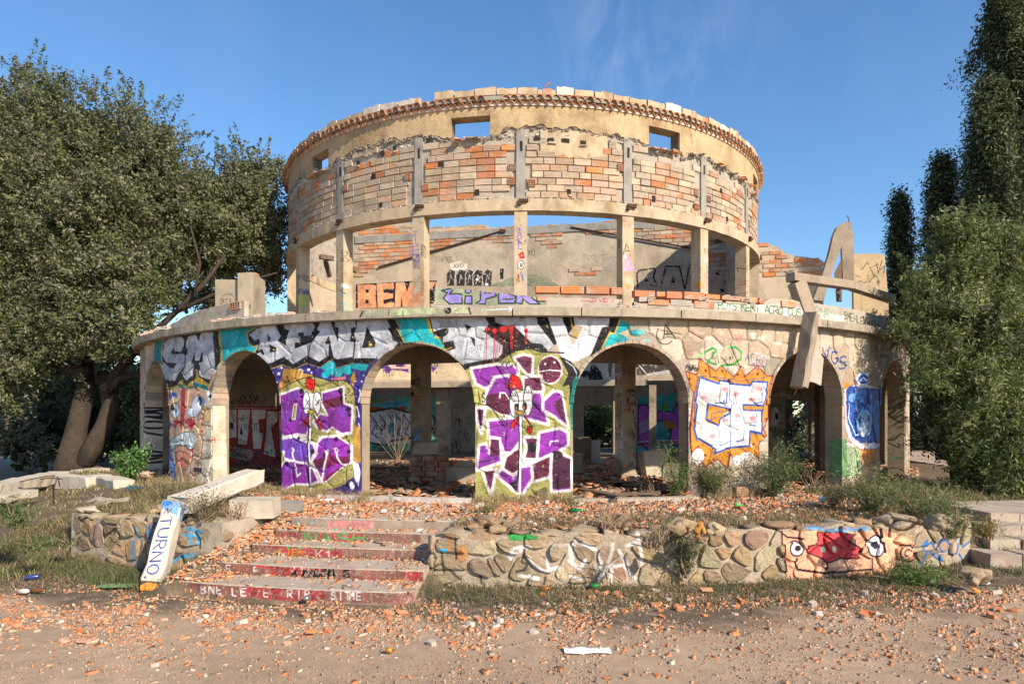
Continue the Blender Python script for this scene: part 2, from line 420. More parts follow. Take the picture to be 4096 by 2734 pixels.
# ================================================================== spray paint on the arcade wall, ledge and parapet
TH0, TH1, ZA0, ZA1 = -64.0, 60.0, -0.1, 4.3
RW, RL = 12.70, 12.90
def _arc_uv(X, Y):
    th, z = on_cyl(X, Y, RW); return th, z
P = Canvas('paint_arcade', TH0, TH1, ZA0, ZA1, 120, _arc_uv, RW * PI / 180)
P.spray = 3
SIL, BLK, GLD, TEAL, WHT = 'b4b6be', '171519', 'c9a030', '12a3ac', 'ece9e6'
random.seed(11)
# teal ground between the silver letters
f = P.frame(540, 1280, 4.3556)
f.poly([(350, 380), (500, 350), (470, 700), (440, 860), (310, 800)], '12868f')
# --- S M : black block, golden line, silver letters
f.poly([(520, 330), (480, 420), (455, 560), (440, 760), (470, 960), (520, 1190), (720, 1180), (790, 1060), (900, 1180), (1080, 1010), (1120, 1080), (1300, 1140), (1400, 840), (1520, 700), (1460, 180), (1340, 170), (520, 300)], GLD)
f.poly([(545, 300), (500, 420), (475, 560), (455, 760), (485, 960), (535, 1160), (700, 1150), (800, 1035), (900, 1140), (1060, 1000), (1080, 830), (1110, 980), (1290, 1110), (1400, 840), (1490, 720), (1440, 200), (1340, 190)], BLK)
f.poly([(560, 350), (520, 420), (475, 560), (480, 630), (550, 740), (740, 745), (660, 840), (600, 830), (560, 785), (500, 730), (455, 770), (480, 900), (530, 1040), (700, 1050), (760, 920), (860, 800), (870, 620), (840, 580), (640, 600), (610, 575), (690, 470), (700, 545), (800, 545), (840, 440), (840, 350), (810, 290), (600, 300)], SIL)
f.poly([(900, 290), (890, 470), (925, 500), (890, 620), (880, 820), (820, 900), (850, 1000), (910, 1045), (1000, 960), (1025, 770), (985, 740), (1045, 540), (1050, 700), (1120, 700), (1165, 540), (1185, 720), (1120, 740), (1115, 960), (1200, 1010), (1310, 1035), (1380, 900), (1395, 740), (1350, 240), (1330, 200), (1150, 220), (1115, 380), (1060, 250)], SIL)
f.poly([(470, 1195), (700, 1190), (780, 1090), (880, 1180), (920, 1200), (1030, 1080), (1270, 1150), (1240, 1230), (1100, 1160), (1070, 1210), (1000, 1120), (930, 1190), (860, 1195), (740, 1140), (640, 1250), (560, 1250)], '0d7f80')
f.line([(530, 1175), (700, 1170), (795, 1070), (905, 1170), (1075, 1010), (1100, 1080), (1290, 1140)], GLD, 22)
# --- grimacing face under S M
f.poly([(545, 1230), (740, 1180), (900, 1230), (1110, 1160), (1240, 1230), (1190, 1700), (1200, 2400), (1010, 2860), (900, 2860), (560, 2860), (530, 2000)], 'd8b090', .92)
f.poly([(1225, 1230), (1460, 1230), (1480, 2850), (1040, 2860), (1180, 2400), (1200, 1700)], 'd9cdb6', .75)
f.poly([(560, 1600), (640, 1800), (560, 2000), (640, 2250), (720, 2700), (740, 2860), (510, 2860), (530, 1900)], '3f62a8', .9)
f.poly([(550, 1200), (610, 1270), (585, 1600), (560, 1700)], 'c4513a', .9)
for i in range(16): f.scrib(520 + 12 * (i % 4), 2200 + 38 * i, 180, 60, ['8fb3d8', '203a7a', 'd8dbe6', '5b7fc0'][i % 4], 12, 6, .8, i)
f.poly([(800, 1190), (880, 1190), (870, 1560), (840, 1750), (820, 1920), (770, 1800), (740, 1790), (690, 1900), (650, 1820), (690, 1720), (790, 1770), (800, 1500)], 'b8303a')
f.poly([(865, 1690), (900, 1730), (960, 1700), (1030, 1740), (1035, 1820), (985, 1920), (940, 1860), (910, 1800), (870, 1800)], 'b83444')
f.poly([(590, 1400), (600, 1290), (660, 1245), (720, 1270), (740, 1350), (640, 1370)], '3d62a0')
f.poly([(620, 1500), (620, 1420), (660, 1320), (740, 1360), (770, 1440), (690, 1420)], 'e0bd98')
f.blob(700, 1565, 75, 120, 'c8d4e2', 1, rot=-12); f.blob(650, 1520, 28, 62, '151515'); f.blob(715, 1580, 14, 26, '151515')
f.line(_A(700, 1570, 85, 135, -200, 160, 20), BLK, 9)
f.poly([(970, 1500), (1000, 1370), (1080, 1300), (1140, 1320), (1170, 1430), (1140, 1580), (1060, 1690), (960, 1680), (895, 1600)], 'cfd2e4', 1, BLK, 10)
f.blob(1135, 1400, 38, 75, '151518'); f.blob(1110, 1420, 18, 36, 'e8e8f0'); f.blob(1195, 1420, 25, 70, '5a7fc4')
f.line([(600, 1420), (610, 1600), (640, 1700), (640, 1750), (790, 1770)], BLK, 9)
f.line([(880, 1640), (920, 1720), (1000, 1710)], BLK, 9)
f.poly([(1160, 1540), (1200, 1490), (1270, 1530), (1310, 1640), (1290, 1770), (1210, 1780), (1180, 1700)], 'e2b984', 1, BLK, 9)
f.poly([(1090, 1740), (1110, 1640), (1160, 1600), (1180, 1680), (1150, 1720)], 'caa582', 1, BLK, 8)
f.poly([(1140, 1790), (1200, 1800), (1240, 1920), (1210, 2000), (1150, 1990)], 'd9b58f', 1, BLK, 8); f.blob(1170, 1930, 18, 18, 'b23a34')
f.poly([(585, 2115), (680, 2040), (820, 1960), (980, 1935), (1060, 1990), (1075, 2090), (1030, 2210), (975, 2255), (900, 2215), (810, 2165), (700, 2180), (650, 2250)], 'd5dde0', 1, BLK, 11)
for x0, x1, yy in ((650, 680, 2070), (720, 715, 2030), (790, 800, 1990), (850, 880, 1970), (960, 920, 1960), (1010, 1030, 1990)): f.line([(x0, yy), (x1 + 10, yy + 90), (x1 - 10, 2190)], BLK, 7)
f.line([(760, 2030), (720, 2160)], 'c48a2a', 9); f.line([(840, 2010), (800, 2160)], 'c48a2a', 9)
f.poly([(950, 2240), (1020, 2230), (1000, 2275), (970, 2275)], 'b03040')
f.poly([(660, 2260), (760, 2175), (860, 2190), (950, 2260), (1010, 2300), (980, 2400), (900, 2310), (780, 2275), (690, 2310)], 'd29d80', 1, BLK, 10)
f.poly([(690, 2310), (780, 2280), (880, 2290), (950, 2370), (930, 2520), (880, 2610), (830, 2600), (800, 2500), (770, 2590), (730, 2570), (700, 2450)], 'd98a70', 1, BLK, 8)
f.line([(800, 2350), (800, 2500)], BLK, 8)
f.line([(1090, 1960), (1110, 2080), (1090, 2200), (1060, 2280)], BLK, 8)
f.line([(1160, 2000), (1190, 2100), (1150, 2280), (1060, 2400), (980, 2470)], BLK, 9)
f.scrib(1040, 2380, 120, 180, '1c1c1c', 6, 12, 1, 3); f.scrib(1040, 2440, 120, 150, '1c1c1c', 6, 12, 1, 4)
f.poly([(1020, 2560), (1170, 2570), (1160, 2640), (1030, 2640)], '2c2448')
f.text('D/', 1285, 1840, 50, 60, 'c4452c', 14); f.line([(1310, 1900), (1310, 2010)], '55b08a', 18); f.text('H', 1270, 2040, 90, 90, 'c4452c', 16)
f.poly([(1250, 1260), (1410, 1250), (1400, 1380), (1260, 1370)], 'dcdcdc'); f.blob(1310, 1320, 28, 36, '222222')
for i in range(5): f.scrib(1200, 2160 + i * 130, 170, 130, '262326' if i % 2 else 'efe9dc', 12, 5, .9, i + 40)
for i in range(26): f.blob(random.uniform(1310, 1460), random.uniform(860, 1230), 10, 12, 'b04a3c', .8)
# --- far left pier, black vertical tags
f = P.frame(500, 1200, 1.96)
f.poly([(95, 560), (125, 560), (115, 1330), (90, 1330)], 'b0483a', .6)
f.poly([(118, 640), (230, 560), (215, 1330), (118, 1330)], 'c9c0b2', .5)
for i, ch in enumerate('IN.BRON.NZ'): f.text(ch, 145, 610 + i * 68, 42, 54, '15121a', 16)
f.poly([(215, 1095), (247, 1095), (247, 1145), (215, 1145)], '4aa0c4')
f.text('7247', 240, 740, 30, 50, 'b5402e', 7, dx=-30, dy=55)
f.blob(180, 1240, 9, 9, 'd24a26')
# --- teal field between SM and the next piece
f = P.frame(960, 1240, 4.35)
f.poly([(-365, 265), (420, 235), (120, 400), (140, 580), (230, 640), (300, 620), (250, 780), (-80, 720), (-180, 800), (-280, 900), (-310, 860), (-330, 600)], TEAL)
f.line([(400, 240), (110, 385), (150, 590), (230, 635), (290, 600), (280, 680), (240, 760)], GLD, 26)
f.line([(-400, 262), (-372, 265), (-345, 480), (-300, 880)], GLD, 20)
# --- big silver word (two parts), black block first
f.poly([(420, 235), (130, 400), (150, 560), (220, 620), (310, 590), (260, 790), (500, 1020), (730, 950), (920, 1030), (1150, 920), (1400, 990), (1600, 850), (1680, 1000), (1960, 910), (2000, 940), (2350, 930), (2560, 900), (2700, 700), (3200, 500), (3280, 400), (3060, 90), (2400, 110), (700, 210)], BLK)
f.line([(530, 1035), (730, 950), (920, 1035), (1150, 925), (1400, 1000), (1600, 850), (1680, 1010), (1970, 915), (2010, 950), (2260, 940)], GLD, 20)
f.poly([(150, 420), (380, 270), (600, 245), (700, 450), (650, 540), (820, 620), (840, 680), (810, 790), (500, 930), (270, 780), (350, 730), (400, 780), (420, 770), (385, 670), (310, 700), (310, 610), (350, 580), (330, 490), (240, 530)], SIL)
f.poly([(470, 410), (530, 490), (490, 550)], BLK); f.poly([(500, 590), (625, 660), (625, 710), (520, 735)], BLK); f.blob(580, 685, 18, 12, GLD)
f.poly([(745, 210), (1220, 190), (1290, 280), (1230, 440), (1110, 450), (1110, 385), (1010, 390), (1010, 450), (1050, 460), (1040, 560), (950, 560), (945, 670), (1215, 565), (1180, 780), (930, 935), (780, 830), (840, 700), (840, 640), (800, 580), (820, 450), (860, 350), (760, 320)], SIL)
f.poly([(1390, 200), (1560, 160), (1700, 560), (1715, 300), (1640, 290), (1650, 160), (1990, 140), (2020, 290), (1920, 310), (1930, 400), (1910, 540), (1980, 560), (1960, 810), (1680, 850), (1630, 820), (1540, 440), (1465, 580), (1540, 590), (1540, 790), (1380, 895), (1200, 800), (1240, 560), (1390, 370), (1330, 330)], SIL)
f.poly([(2045, 130), (2350, 120), (2500, 110), (2620, 250), (2650, 340), (2760, 560), (2600, 760), (2500, 900), (2330, 830), (1985, 830), (2010, 510), (1970, 480), (2030, 290)], SIL)
f.poly([(2210, 300), (2350, 560), (2340, 640), (2120, 655), (2180, 420)], BLK); f.blob(2270, 600, 28, 28, GLD)
f = P.frame(1400, 1240, 4.195)
f.poly([(590, 110), (730, 110), (830, 300), (790, 320), (900, 540), (830, 560), (740, 500), (640, 310), (680, 290)], BLK)
f.poly([(720, 105), (1290, 80), (1400, 380), (1420, 440), (1510, 440), (1600, 640), (1590, 670), (1350, 560), (1150, 525), (900, 550), (790, 320), (835, 305)], GLD)
f.poly([(760, 100), (1240, 85), (1345, 380), (1400, 400), (1420, 480), (1490, 470), (1590, 655), (1350, 560), (1150, 520), (920, 540), (815, 330), (845, 310)], TEAL)
# --- second silver word
f.poly([(1310, 85), (3600, 30), (3900, 60), (3700, 350), (3300, 700), (2900, 1000), (2500, 1000), (1900, 1020), (1700, 690), (1770, 640), (1700, 660), (1600, 650), (1520, 440), (1420, 430), (1390, 370)], BLK)
f.poly([(1330, 85), (2230, 70), (2330, 230), (2250, 350), (2300, 520), (2150, 600), (2400, 700), (2380, 800), (1880, 910), (1650, 690), (1760, 640), (1720, 510), (1560, 540), (1560, 450), (1640, 410), (1400, 350)], SIL)
f.poly([(1410, 360), (1640, 290), (1650, 380), (1560, 430), (1430, 430)], BLK); f.poly([(1930, 230), (2030, 280), (1965, 370)], BLK)
f.poly([(2020, 450), (2270, 540), (2200, 600), (2090, 600)], BLK); f.poly([(2130, 560), (2200, 570), (2140, 585)], GLD)
f.poly([(1570, 550), (1730, 510), (1770, 640), (1640, 680)], BLK); f.line([(1590, 665), (1710, 625)], GLD, 16)
for a, b in (((470, 180), (560, 330)), ((560, 330), (640, 600)), ((430, 470), (500, 690)), ((280, 640), (430, 780)), ((1680, 150), (1960, 400)), ((1920, 120), (1870, 250)), ((2080, 120), (2100, 240)), ((1740, 520), (1860, 570)), ((2110, 680), (1850, 860)), ((1990, 560), (2110, 680)), ((2090, 260), (1990, 400))):
    f.line([a, b], 'c8cad2', 14)
f = P.frame(1900, 1240, 3.559)
f.poly([(275, 60), (600, 50), (680, 120), (740, 50), (865, 50), (890, 190), (1130, 500), (1040, 570), (950, 480), (790, 460), (600, 270), (560, 210), (470, 230), (380, 200), (290, 170)], SIL)
f.poly([(0, 80), (105, 60), (190, 200), (110, 290), (440, 540), (330, 680), (0, 720)], SIL)
f.poly([(115, 300), (230, 250), (360, 330), (440, 540), (370, 680), (420, 420), (270, 350)], BLK)
f.poly([(605, 270), (795, 460), (770, 500), (660, 490)], BLK); f.blob(730, 460, 14, 14, 'd07018')
f.poly([(610, 50), (740, 50), (700, 110), (640, 110)], '8a4a22'); f.poly([(625, 50), (725, 50), (695, 95), (650, 95)], BLK)
f.poly([(1020, 50), (1240, 60), (1260, 190), (1400, 510), (1540, 230), (1420, 210), (1400, 60), (1920, 60), (1920, 190), (1810, 240), (1640, 620), (1400, 740), (1240, 690), (1200, 560)], 'd4d3d8')
f.poly([(1060, 190), (1260, 560), (1240, 690), (1410, 740), (1640, 630), (1820, 240), (1920, 200), (1920, 60), (1400, 60), (1420, 210), (1560, 220), (1400, 510), (1270, 190)], 'd4d3d8')
f.poly([(1000, 205), (1045, 205), (1040, 255)], GLD)
f.line([(1350, 60), (1385, 240), (1430, 380)], GLD, 18); f.poly([(1400, 330), (1470, 320), (1430, 400)], GLD)
f.poly([(1930, 60), (2080, 80), (1990, 330), (1920, 310), (1810, 545), (1640, 660), (1700, 520), (1810, 250), (1910, 230)], BLK)
f.line([(1960, 65), (2075, 90), (1990, 335), (1920, 315), (1808, 545)], GLD, 20)
f.poly([(2090, 130), (2220, 220), (2200, 270), (2030, 330), (2130, 360), (2200, 420), (2000, 470), (1830, 530), (1930, 340), (1995, 345)], TEAL)
f.blob(2290, 320, 90, 45, TEAL, .95); f.blob(2260, 220, 18, 20, TEAL, .8); f.blob(2310, 415, 16, 14, TEAL, .8); f.blob(2450, 430, 60, 30, '7cc4cc', .5)
f.blob(2390, 300, 90, 50, '8cccd2', .35)
f.poly([(470, 220), (560, 215), (530, 340), (540, 600), (510, 600), (500, 340)], 'b81c20'); f.blob(405, 270, 55, 45, 'b81c20'); f.blob(285, 290, 45, 30, 'b81c20'); f.blob(180, 270, 35, 22, 'b81c20'); f.blob(725, 290, 26, 30, 'b81c20')
for x, y0, y1, w in ((165, 280, 760, 10), (275, 300, 740, 14), (300, 300, 700, 4), (320, 420, 700, 4), (355, 330, 600, 4), (400, 280, 680, 6), (440, 280, 700, 7), (525, 300, 605, 26), (590, 290, 500, 4), (610, 300, 560, 4), (725, 290, 490, 18), (745, 300, 430, 5)): f.line([(x, y0), (x - 4, (y0 + y1) / 2), (x - 8, y1)], 'b81c20', w)
# --- pier with purple letters and the thin necked bird (crossed eyes)
f = P.frame(960, 1240, 4.35)
f.poly([(520, 1040), (740, 960), (920, 1040), (1150, 930), (1400, 1000), (1600, 860), (1680, 1010), (1970, 920), (2280, 940), (2400, 800), (2200, 1250), (2130, 1392), (2130, 3320), (650, 3320), (640, 1400), (580, 1150)], '3a2a78')
f.poly([(755, 1010), (920, 1040), (1030, 1020), (1100, 1100), (1250, 1120), (1300, 1200), (1000, 1300), (670, 1400), (700, 1200)], 'b88a38')
f.poly([(1400, 1000), (1600, 870), (1670, 1020), (1970, 925), (2240, 945), (2180, 1060), (1940, 1010), (1800, 1080), (1740, 1160), (1640, 1160), (1540, 1090)], '18aab4')
f.blob(1490, 1125, 65, 58, '18aab4'); f.blob(1880, 1070, 70, 50, '18aab4'); f.poly([(1580, 1180), (1830, 1150), (1840, 1200), (1720, 1215), (1600, 1210)], 'd06a78')
f.poly([(1640, 1090), (1665, 1090), (1660, 1140), (1645, 1140)], 'c02a2a'); f.poly([(1900, 1200), (1990, 1060), (2010, 1200), (1960, 1320)], 'b88a38')
f.line([(1030, 1020), (1095, 1050), (1045, 1180)], 'e8e4e0', 14); f.line([(820, 1150), (850, 1260)], BLK, 26)
for x, y, r in ((715, 1000, 14), (580, 1085, 12), (670, 1105, 24), (650, 1250, 12), (1190, 1035, 22), (1240, 1085, 12), (2150, 1130, 12), (2195, 1165, 10), (2120, 1240, 15), (2010, 1235, 9)): f.blob(x, y, r, r * 1.1, 'e8e8ee')
f = P.frame(1080, 1480, 3.015)
OLV, PUR, MAR, LIL = 'a39a58', '8a2f9e', '66203c', '7450b4'
f.poly([(100, 240), (300, 130), (520, 80), (720, 130), (880, 120), (1000, 200), (1030, 420), (1000, 1200), (1010, 1280), (850, 1420), (600, 1500), (100, 1500), (80, 1200), (110, 800)], OLV)
f.line([(100, 240), (240, 155), (400, 95), (560, 70), (720, 132), (880, 120), (980, 175), (1025, 280), (1025, 420)], BLK, 9)
f.poly([(1000, 640), (1080, 700), (1090, 1100), (1060, 1120), (1000, 1080)], 'b88a38'); f.poly([(1000, 1090), (1060, 1130), (1085, 1230), (1060, 1400), (1020, 1300)], 'd8d6da')
f.poly([(1010, 1290), (1070, 1440), (1040, 1500), (700, 1500), (690, 1440), (850, 1400)], '2c2260'); f.blob(985, 1390, 28, 50, 'dcdce2')
f.line([(1085, 235), (1095, 280), (1070, 380)], 'dedee4', 20); f.line([(1040, 440), (1060, 500), (1070, 560)], 'dedee4', 18); f.line([(1060, 640), (1080, 700)], 'dedee4', 12)
def letter(pts, col=PUR, w=30): f.poly(pts, col); f.line(list(pts) + [pts[0]], WHT, w, .95, .6)
letter([(125, 290), (330, 215), (420, 260), (460, 420), (480, 640), (440, 790), (330, 770), (180, 810), (115, 760)])
letter([(620, 270), (890, 195), (890, 400), (990, 430), (980, 750), (850, 770), (750, 690), (680, 740), (560, 690), (520, 620), (600, 520), (690, 540), (620, 400)])
letter([(110, 830), (290, 800), (420, 860), (520, 880), (550, 960), (500, 1090), (440, 1120), (330, 1110), (170, 1060), (160, 980), (105, 960)], '7444ae')
letter([(570, 870), (640, 800), (830, 800), (980, 900), (980, 1110), (880, 1150), (640, 1360), (530, 1150), (500, 1100), (560, 1000)])
letter([(160, 1100), (260, 1090), (440, 1130), (520, 1180), (590, 1340), (480, 1380), (300, 1370), (180, 1440), (100, 1420), (110, 1180)])
f.poly([(620, 380), (880, 300), (880, 400), (680, 470)], MAR); f.poly([(520, 1090), (680, 1040), (640, 1170), (560, 1180)], '5a1834'); f.poly([(650, 1350), (680, 1150), (880, 1150)], '7a2850')
f.poly([(700, 1000), (830, 1050), (960, 1030), (950, 1120), (860, 1130), (680, 1200)], '74204a'); f.poly([(670, 1190), (840, 1110), (880, 1150), (660, 1270)], '9a2fae')
for x, y, rx, ry, c in ((200, 560, 60, 90, LIL), (290, 300, 70, 50, LIL), (350, 520, 50, 60, LIL), (900, 500, 60, 70, '6a48bc'), (340, 950, 80, 90, '6a48bc'), (700, 880, 80, 60, LIL), (240, 1180, 60, 60, LIL), (870, 640, 50, 50, '7a40b0'), (460, 1250, 40, 60, '7a40b0'), (790, 900, 60, 40, '8a3ab0')): f.blob(x, y, rx, ry, c, .45)
for k in range(90): f.scrib(random.uniform(110, 940), random.uniform(240, 1350), 50, 26, random.choice(['6c2590', 'a048b8', '5c2a96', 'b26ac8', '4a1c66']), 3, 4, .55, k)
letter([(285, 410), (320, 410), (300, 590), (260, 590)], OLV, 14)
f.line([(270, 940), (290, 960), (270, 1000), (290, 1080), (340, 1110)], WHT, 24); f.line([(300, 1130), (330, 1280), (370, 1240)], WHT, 24)
f.line([(690, 980), (680, 1060), (650, 1180), (620, 1350)], WHT, 28); f.line([(795, 960), (810, 1050), (860, 1130), (900, 1150)], WHT, 24); f.blob(690, 975, 24, 22, WHT); f.blob(795, 965, 22, 32, WHT); f.blob(797, 965, 9, 14, PUR)
f.line([(110, 815), (300, 780), (440, 830), (540, 880), (590, 810), (760, 790), (980, 760)], WHT, 30, .95, .6)
f.poly([(500, 740), (590, 780), (545, 880), (480, 840)], OLV); f.poly([(840, 800), (980, 780), (970, 900)], OLV); f.poly([(95, 1000), (150, 1010), (130, 1100), (90, 1110)], OLV)
for x, y, r in ((375, 250, 26), (380, 320, 16), (845, 250, 30), (850, 340, 20), (935, 480, 26), (950, 540, 14), (240, 600, 18), (345, 820, 16), (800, 830, 22), (515, 980, 22), (200, 1125, 24), (950, 980, 20), (655, 1020, 13)): f.blob(x, y, r, r * 1.2, '120d18', .9)
for k in range(60):
    x, y = random.choice([(random.uniform(130, 960), random.uniform(130, 190)), (random.uniform(900, 1010), random.uniform(200, 400)), (random.uniform(480, 580), random.uniform(740, 850)), (random.uniform(870, 980), random.uniform(790, 860)), (random.uniform(800, 1000), random.uniform(1180, 1400)), (random.uniform(250, 700), random.uniform(1420, 1490))]); f.blob(x, y, 6, 7, '1b1812', .9)
f.line([(480, 520), (475, 700), (465, 900), (470, 1080), (480, 1400)], '15121a', 46); f.line([(485, 520), (482, 700), (470, 900), (478, 1080), (492, 1460)], 'e4e4e2', 24)
f.poly([(520, 290), (500, 240), (430, 215), (420, 190), (445, 175), (415, 160), (440, 150), (430, 120), (450, 95), (490, 90), (530, 130), (540, 200)], 'd8160e', 1, '15121a', 8)
f.line([(445, 150), (500, 170), (525, 230)], '15121a', 6); f.line([(425, 195), (480, 205), (515, 250)], '15121a', 6)
f.poly([(470, 280), (540, 280), (520, 500), (480, 500)], 'e8e8e6')
f.blob(440, 395, 42, 135, 'eceae8'); f.line(_A(440, 395, 42, 135, 0, 360, 20), '15121a', 9); f.blob(566, 395, 46, 138, 'eceae8'); f.line(_A(566, 395, 46, 138, 0, 360, 20), '15121a', 9)
for x in (455, 572): f.line([(x - 22, 350), (x + 20, 420)], '15121a', 7); f.line([(x + 22, 355), (x - 24, 425)], '15121a', 7)
f.poly([(450, 490), (490, 475), (535, 490), (495, 545)], 'c8a030', 1, '15121a', 7)
f.poly([(465, 545), (468, 600), (440, 660), (405, 675), (395, 640), (430, 590)], 'c4161a', 1, '15121a', 8)
f.poly([(525, 540), (560, 590), (610, 620), (628, 690), (605, 725), (580, 700), (590, 650), (545, 600)], 'c4161a', 1, '15121a', 8)
# --- centre pier: purple and maroon letters, bird with open eyes
f = P.frame(1860, 1360, 2.376)
f.poly([(-5, 285), (120, 240), (330, 200), (470, 110), (640, 80), (760, 110), (900, 150), (985, 260), (1010, 330), (1010, 700), (1010, 1560), (80, 1560), (80, 600), (60, 380)], 'a39e58')
f.poly([(900, 150), (1000, 200), (1070, 270), (1095, 300), (1010, 560), (990, 420), (930, 440), (985, 320)], '201d22')
f.line([(960, 200), (1030, 250), (1060, 310), (1060, 340)], 'd8d6d4', 10)
f.poly([(1000, 560), (1020, 400), (1060, 330), (1095, 385), (1090, 840), (1010, 850)], '147a72')
f.text('3 5 5', 1020, 490, 36, 60, '8a2a44', 10, dx=-45, dy=60)
f.line([(470, 110), (420, 110), (420, 95), (620, 75), (720, 110), (940, 120)], BLK, 14)
f.line([(385, 90), (370, 150), (340, 180)], BLK, 16)
def letter(pts, col=PUR, w=30):   # letters nearly touch, only the white outlines part them
    gx, gy = sum(p[0] for p in pts) / len(pts), sum(p[1] for p in pts) / len(pts); pts = [(gx + (x - gx) * 1.10, gy + (y - gy) * 1.07) for x, y in pts]
    f.poly(pts, col); f.line(list(pts) + [pts[0]], WHT, w, .95, .6)
    for _ in range(5): f.blob(gx + random.uniform(-.3, .3) * 90, gy + random.uniform(-.3, .3) * 90, random.uniform(14, 34), random.uniform(14, 34), random.choice(['a052b8', '5a2486', '3c1430']), .22)
letter([(75, 270), (290, 235), (440, 240), (490, 280), (480, 340), (290, 350), (250, 430), (200, 450), (120, 410)])
letter([(470, 170), (560, 140), (640, 160), (640, 200), (635, 325), (590, 320), (530, 250)], '70304c', 26)
f.blob(810, 280, 118, 138, WHT); f.blob(808, 280, 105, 124, '6c2444'); f.line([(700, 300), (800, 283), (915, 292)], WHT, 12); f.blob(765, 224, 11, 11, WHT); f.blob(850, 210, 10, 10, WHT); f.blob(760, 230, 60, 50, '4c2030', .5); f.blob(760, 226, 9, 9, WHT)
letter([(560, 355), (720, 345), (740, 470), (700, 520), (560, 500)], '742a48')
letter([(290, 360), (400, 345), (470, 370), (480, 560), (420, 720), (260, 640), (195, 600), (220, 490)])
f.poly([(210, 520), (330, 500), (420, 520), (420, 700), (340, 700), (200, 610)], '5c1c38'); f.poly([(360, 400), (440, 400), (440, 480), (390, 470)], '5c1c38', .8)
f.line([(330, 545), (335, 500), (380, 500), (420, 560)], WHT, 14)
letter([(560, 500), (720, 500), (740, 580), (785, 790), (560, 730)])
letter([(750, 580), (840, 490), (910, 500), (970, 820), (850, 720), (750, 660)]); f.poly([(840, 600), (920, 540), (965, 800), (900, 720)], '4c1c38', .9)
letter([(100, 650), (190, 650), (160, 880), (130, 830)], '4c1c30')
letter([(230, 770), (420, 750), (510, 740), (510, 960), (440, 1060), (370, 1060), (330, 950), (240, 930)])
letter([(560, 925), (710, 930), (690, 1130), (560, 1120), (590, 1020)], '54203a'); f.blob(640, 1015, 42, 50, '141214')
letter([(720, 890), (900, 850), (970, 890), (975, 1000), (890, 1060), (1000, 1120), (1005, 1400), (830, 1420), (810, 1100), (700, 1160)]); f.poly([(830, 1080), (1000, 1130), (1000, 1400), (835, 1410)], '3c1a2e', .95); f.blob(870, 1090, 60, 40, '1c1218', .9)
f.line([(805, 1000), (815, 960), (885, 955)], WHT, 12)
letter([(140, 1000), (200, 985), (230, 1070), (250, 930), (320, 940), (340, 1150), (120, 1225)]); f.poly([(245, 940), (320, 950), (330, 1090), (240, 1100)], '54203a')
letter([(390, 1110), (520, 1010), (520, 1240), (430, 1280), (360, 1230)], '5c2038')
letter([(560, 1160), (640, 1170), (810, 1090), (800, 1290), (640, 1340), (600, 1200)], '642038')
letter([(170, 1240), (290, 1230), (250, 1460), (210, 1380)], '642038')
letter([(320, 1290), (360, 1220), (470, 1290), (540, 1200), (620, 1200), (630, 1310), (545, 1450), (490, 1440)]); f.poly([(420, 1360), (490, 1330), (495, 1440)], '141014', .9)
f.poly([(350, 1500), (360, 1450), (430, 1540), (340, 1540)], '201e1c', .8); f.poly([(650, 1450), (760, 1390), (800, 1440), (790, 1530), (640, 1540)], '201e1c', .55)
for k in range(120): f.scrib(random.uniform(90, 960), random.uniform(240, 1400), 40, 24, random.choice(['6c2590', '9a44b0', '4a1c36', '7c3054', '3c1428']), 3, 4, .45, k + 300)
f.poly([(545, 480), (520, 465), (430, 455), (412, 430), (430, 405), (415, 385), (440, 360), (425, 340), (460, 325), (500, 345), (530, 390), (545, 440)], 'd8160e', 1, '15121a', 8)
f.line([(435, 372), (500, 400), (535, 450)], '15121a', 5); f.line([(420, 405), (480, 425), (520, 460)], '15121a', 5)
f.line([(525, 720), (530, 950), (525, 1100), (515, 1330)], '15121a', 40); f.line([(527, 720), (533, 950), (530, 1100), (522, 1330), (520, 1500)], 'e4e4e2', 22)
f.poly([(500, 500), (560, 500), (560, 660), (510, 660)], 'e8e8e6')
f.blob(466, 600, 44, 130, 'eceae8', rot=3); f.line(_A(466, 600, 44, 130, 0, 360, 20), '15121a', 8); f.blob(598, 572, 44, 145, 'eceae8', rot=5); f.line(_A(598, 572, 44, 145, 0, 360, 20), '15121a', 8)
for ex, ey in ((470, 540), (598, 510)):
    f.line(_A(ex, ey, 42, 14, 180, 360, 8), '15121a', 6)
    for q in (-28, -8, 14): f.line([(ex + q, ey - 14), (ex + q - 12, ey - 42)], '15121a', 5)
f.blob(490, 635, 20, 34, '1c1a1c'); f.blob(486, 645, 8, 14, 'd8761c'); f.blob(567, 625, 22, 40, '1c1a1c'); f.blob(560, 640, 8, 14, 'd8761c')
f.poly([(475, 690), (520, 665), (570, 680), (530, 720)], 'c8a040', 1, '15121a', 6)
f.poly([(505, 720), (498, 780), (460, 835), (432, 835), (430, 800), (470, 750)], 'c4161a', 1, '15121a', 7)
f.line([(560, 715), (615, 790), (625, 830)], '15121a', 18); f.line([(560, 715), (615, 790), (625, 830)], '8a1a1c', 9); f.blob(612, 855, 26, 36, 'c4161a'); f.line(_A(612, 855, 26, 38, 0, 360, 12), '15121a', 6)
f.text('VVG', 335, 200, 34, 44, '15121a', 6); f.line([(400, 265), (480, 235), (500, 190), (640, 212)], '15121a', 6); f.text('S', 160, 500, 30, 90, '15121a', 9); f.line([(125, 490), (145, 590)], '15121a', 9)
f.line([(130, 600), (220, 620), (300, 700), (380, 830)], '15121a', 7); f.text('DAV', 205, 540, 55, 80, '15121a', 6, dy=55); f.text('N', 350, 730, 50, 80, '15121a', 7)
for q in (600, 630, 680, 720): f.line([(640, q), (720, q + 25)], '15121a', 5)
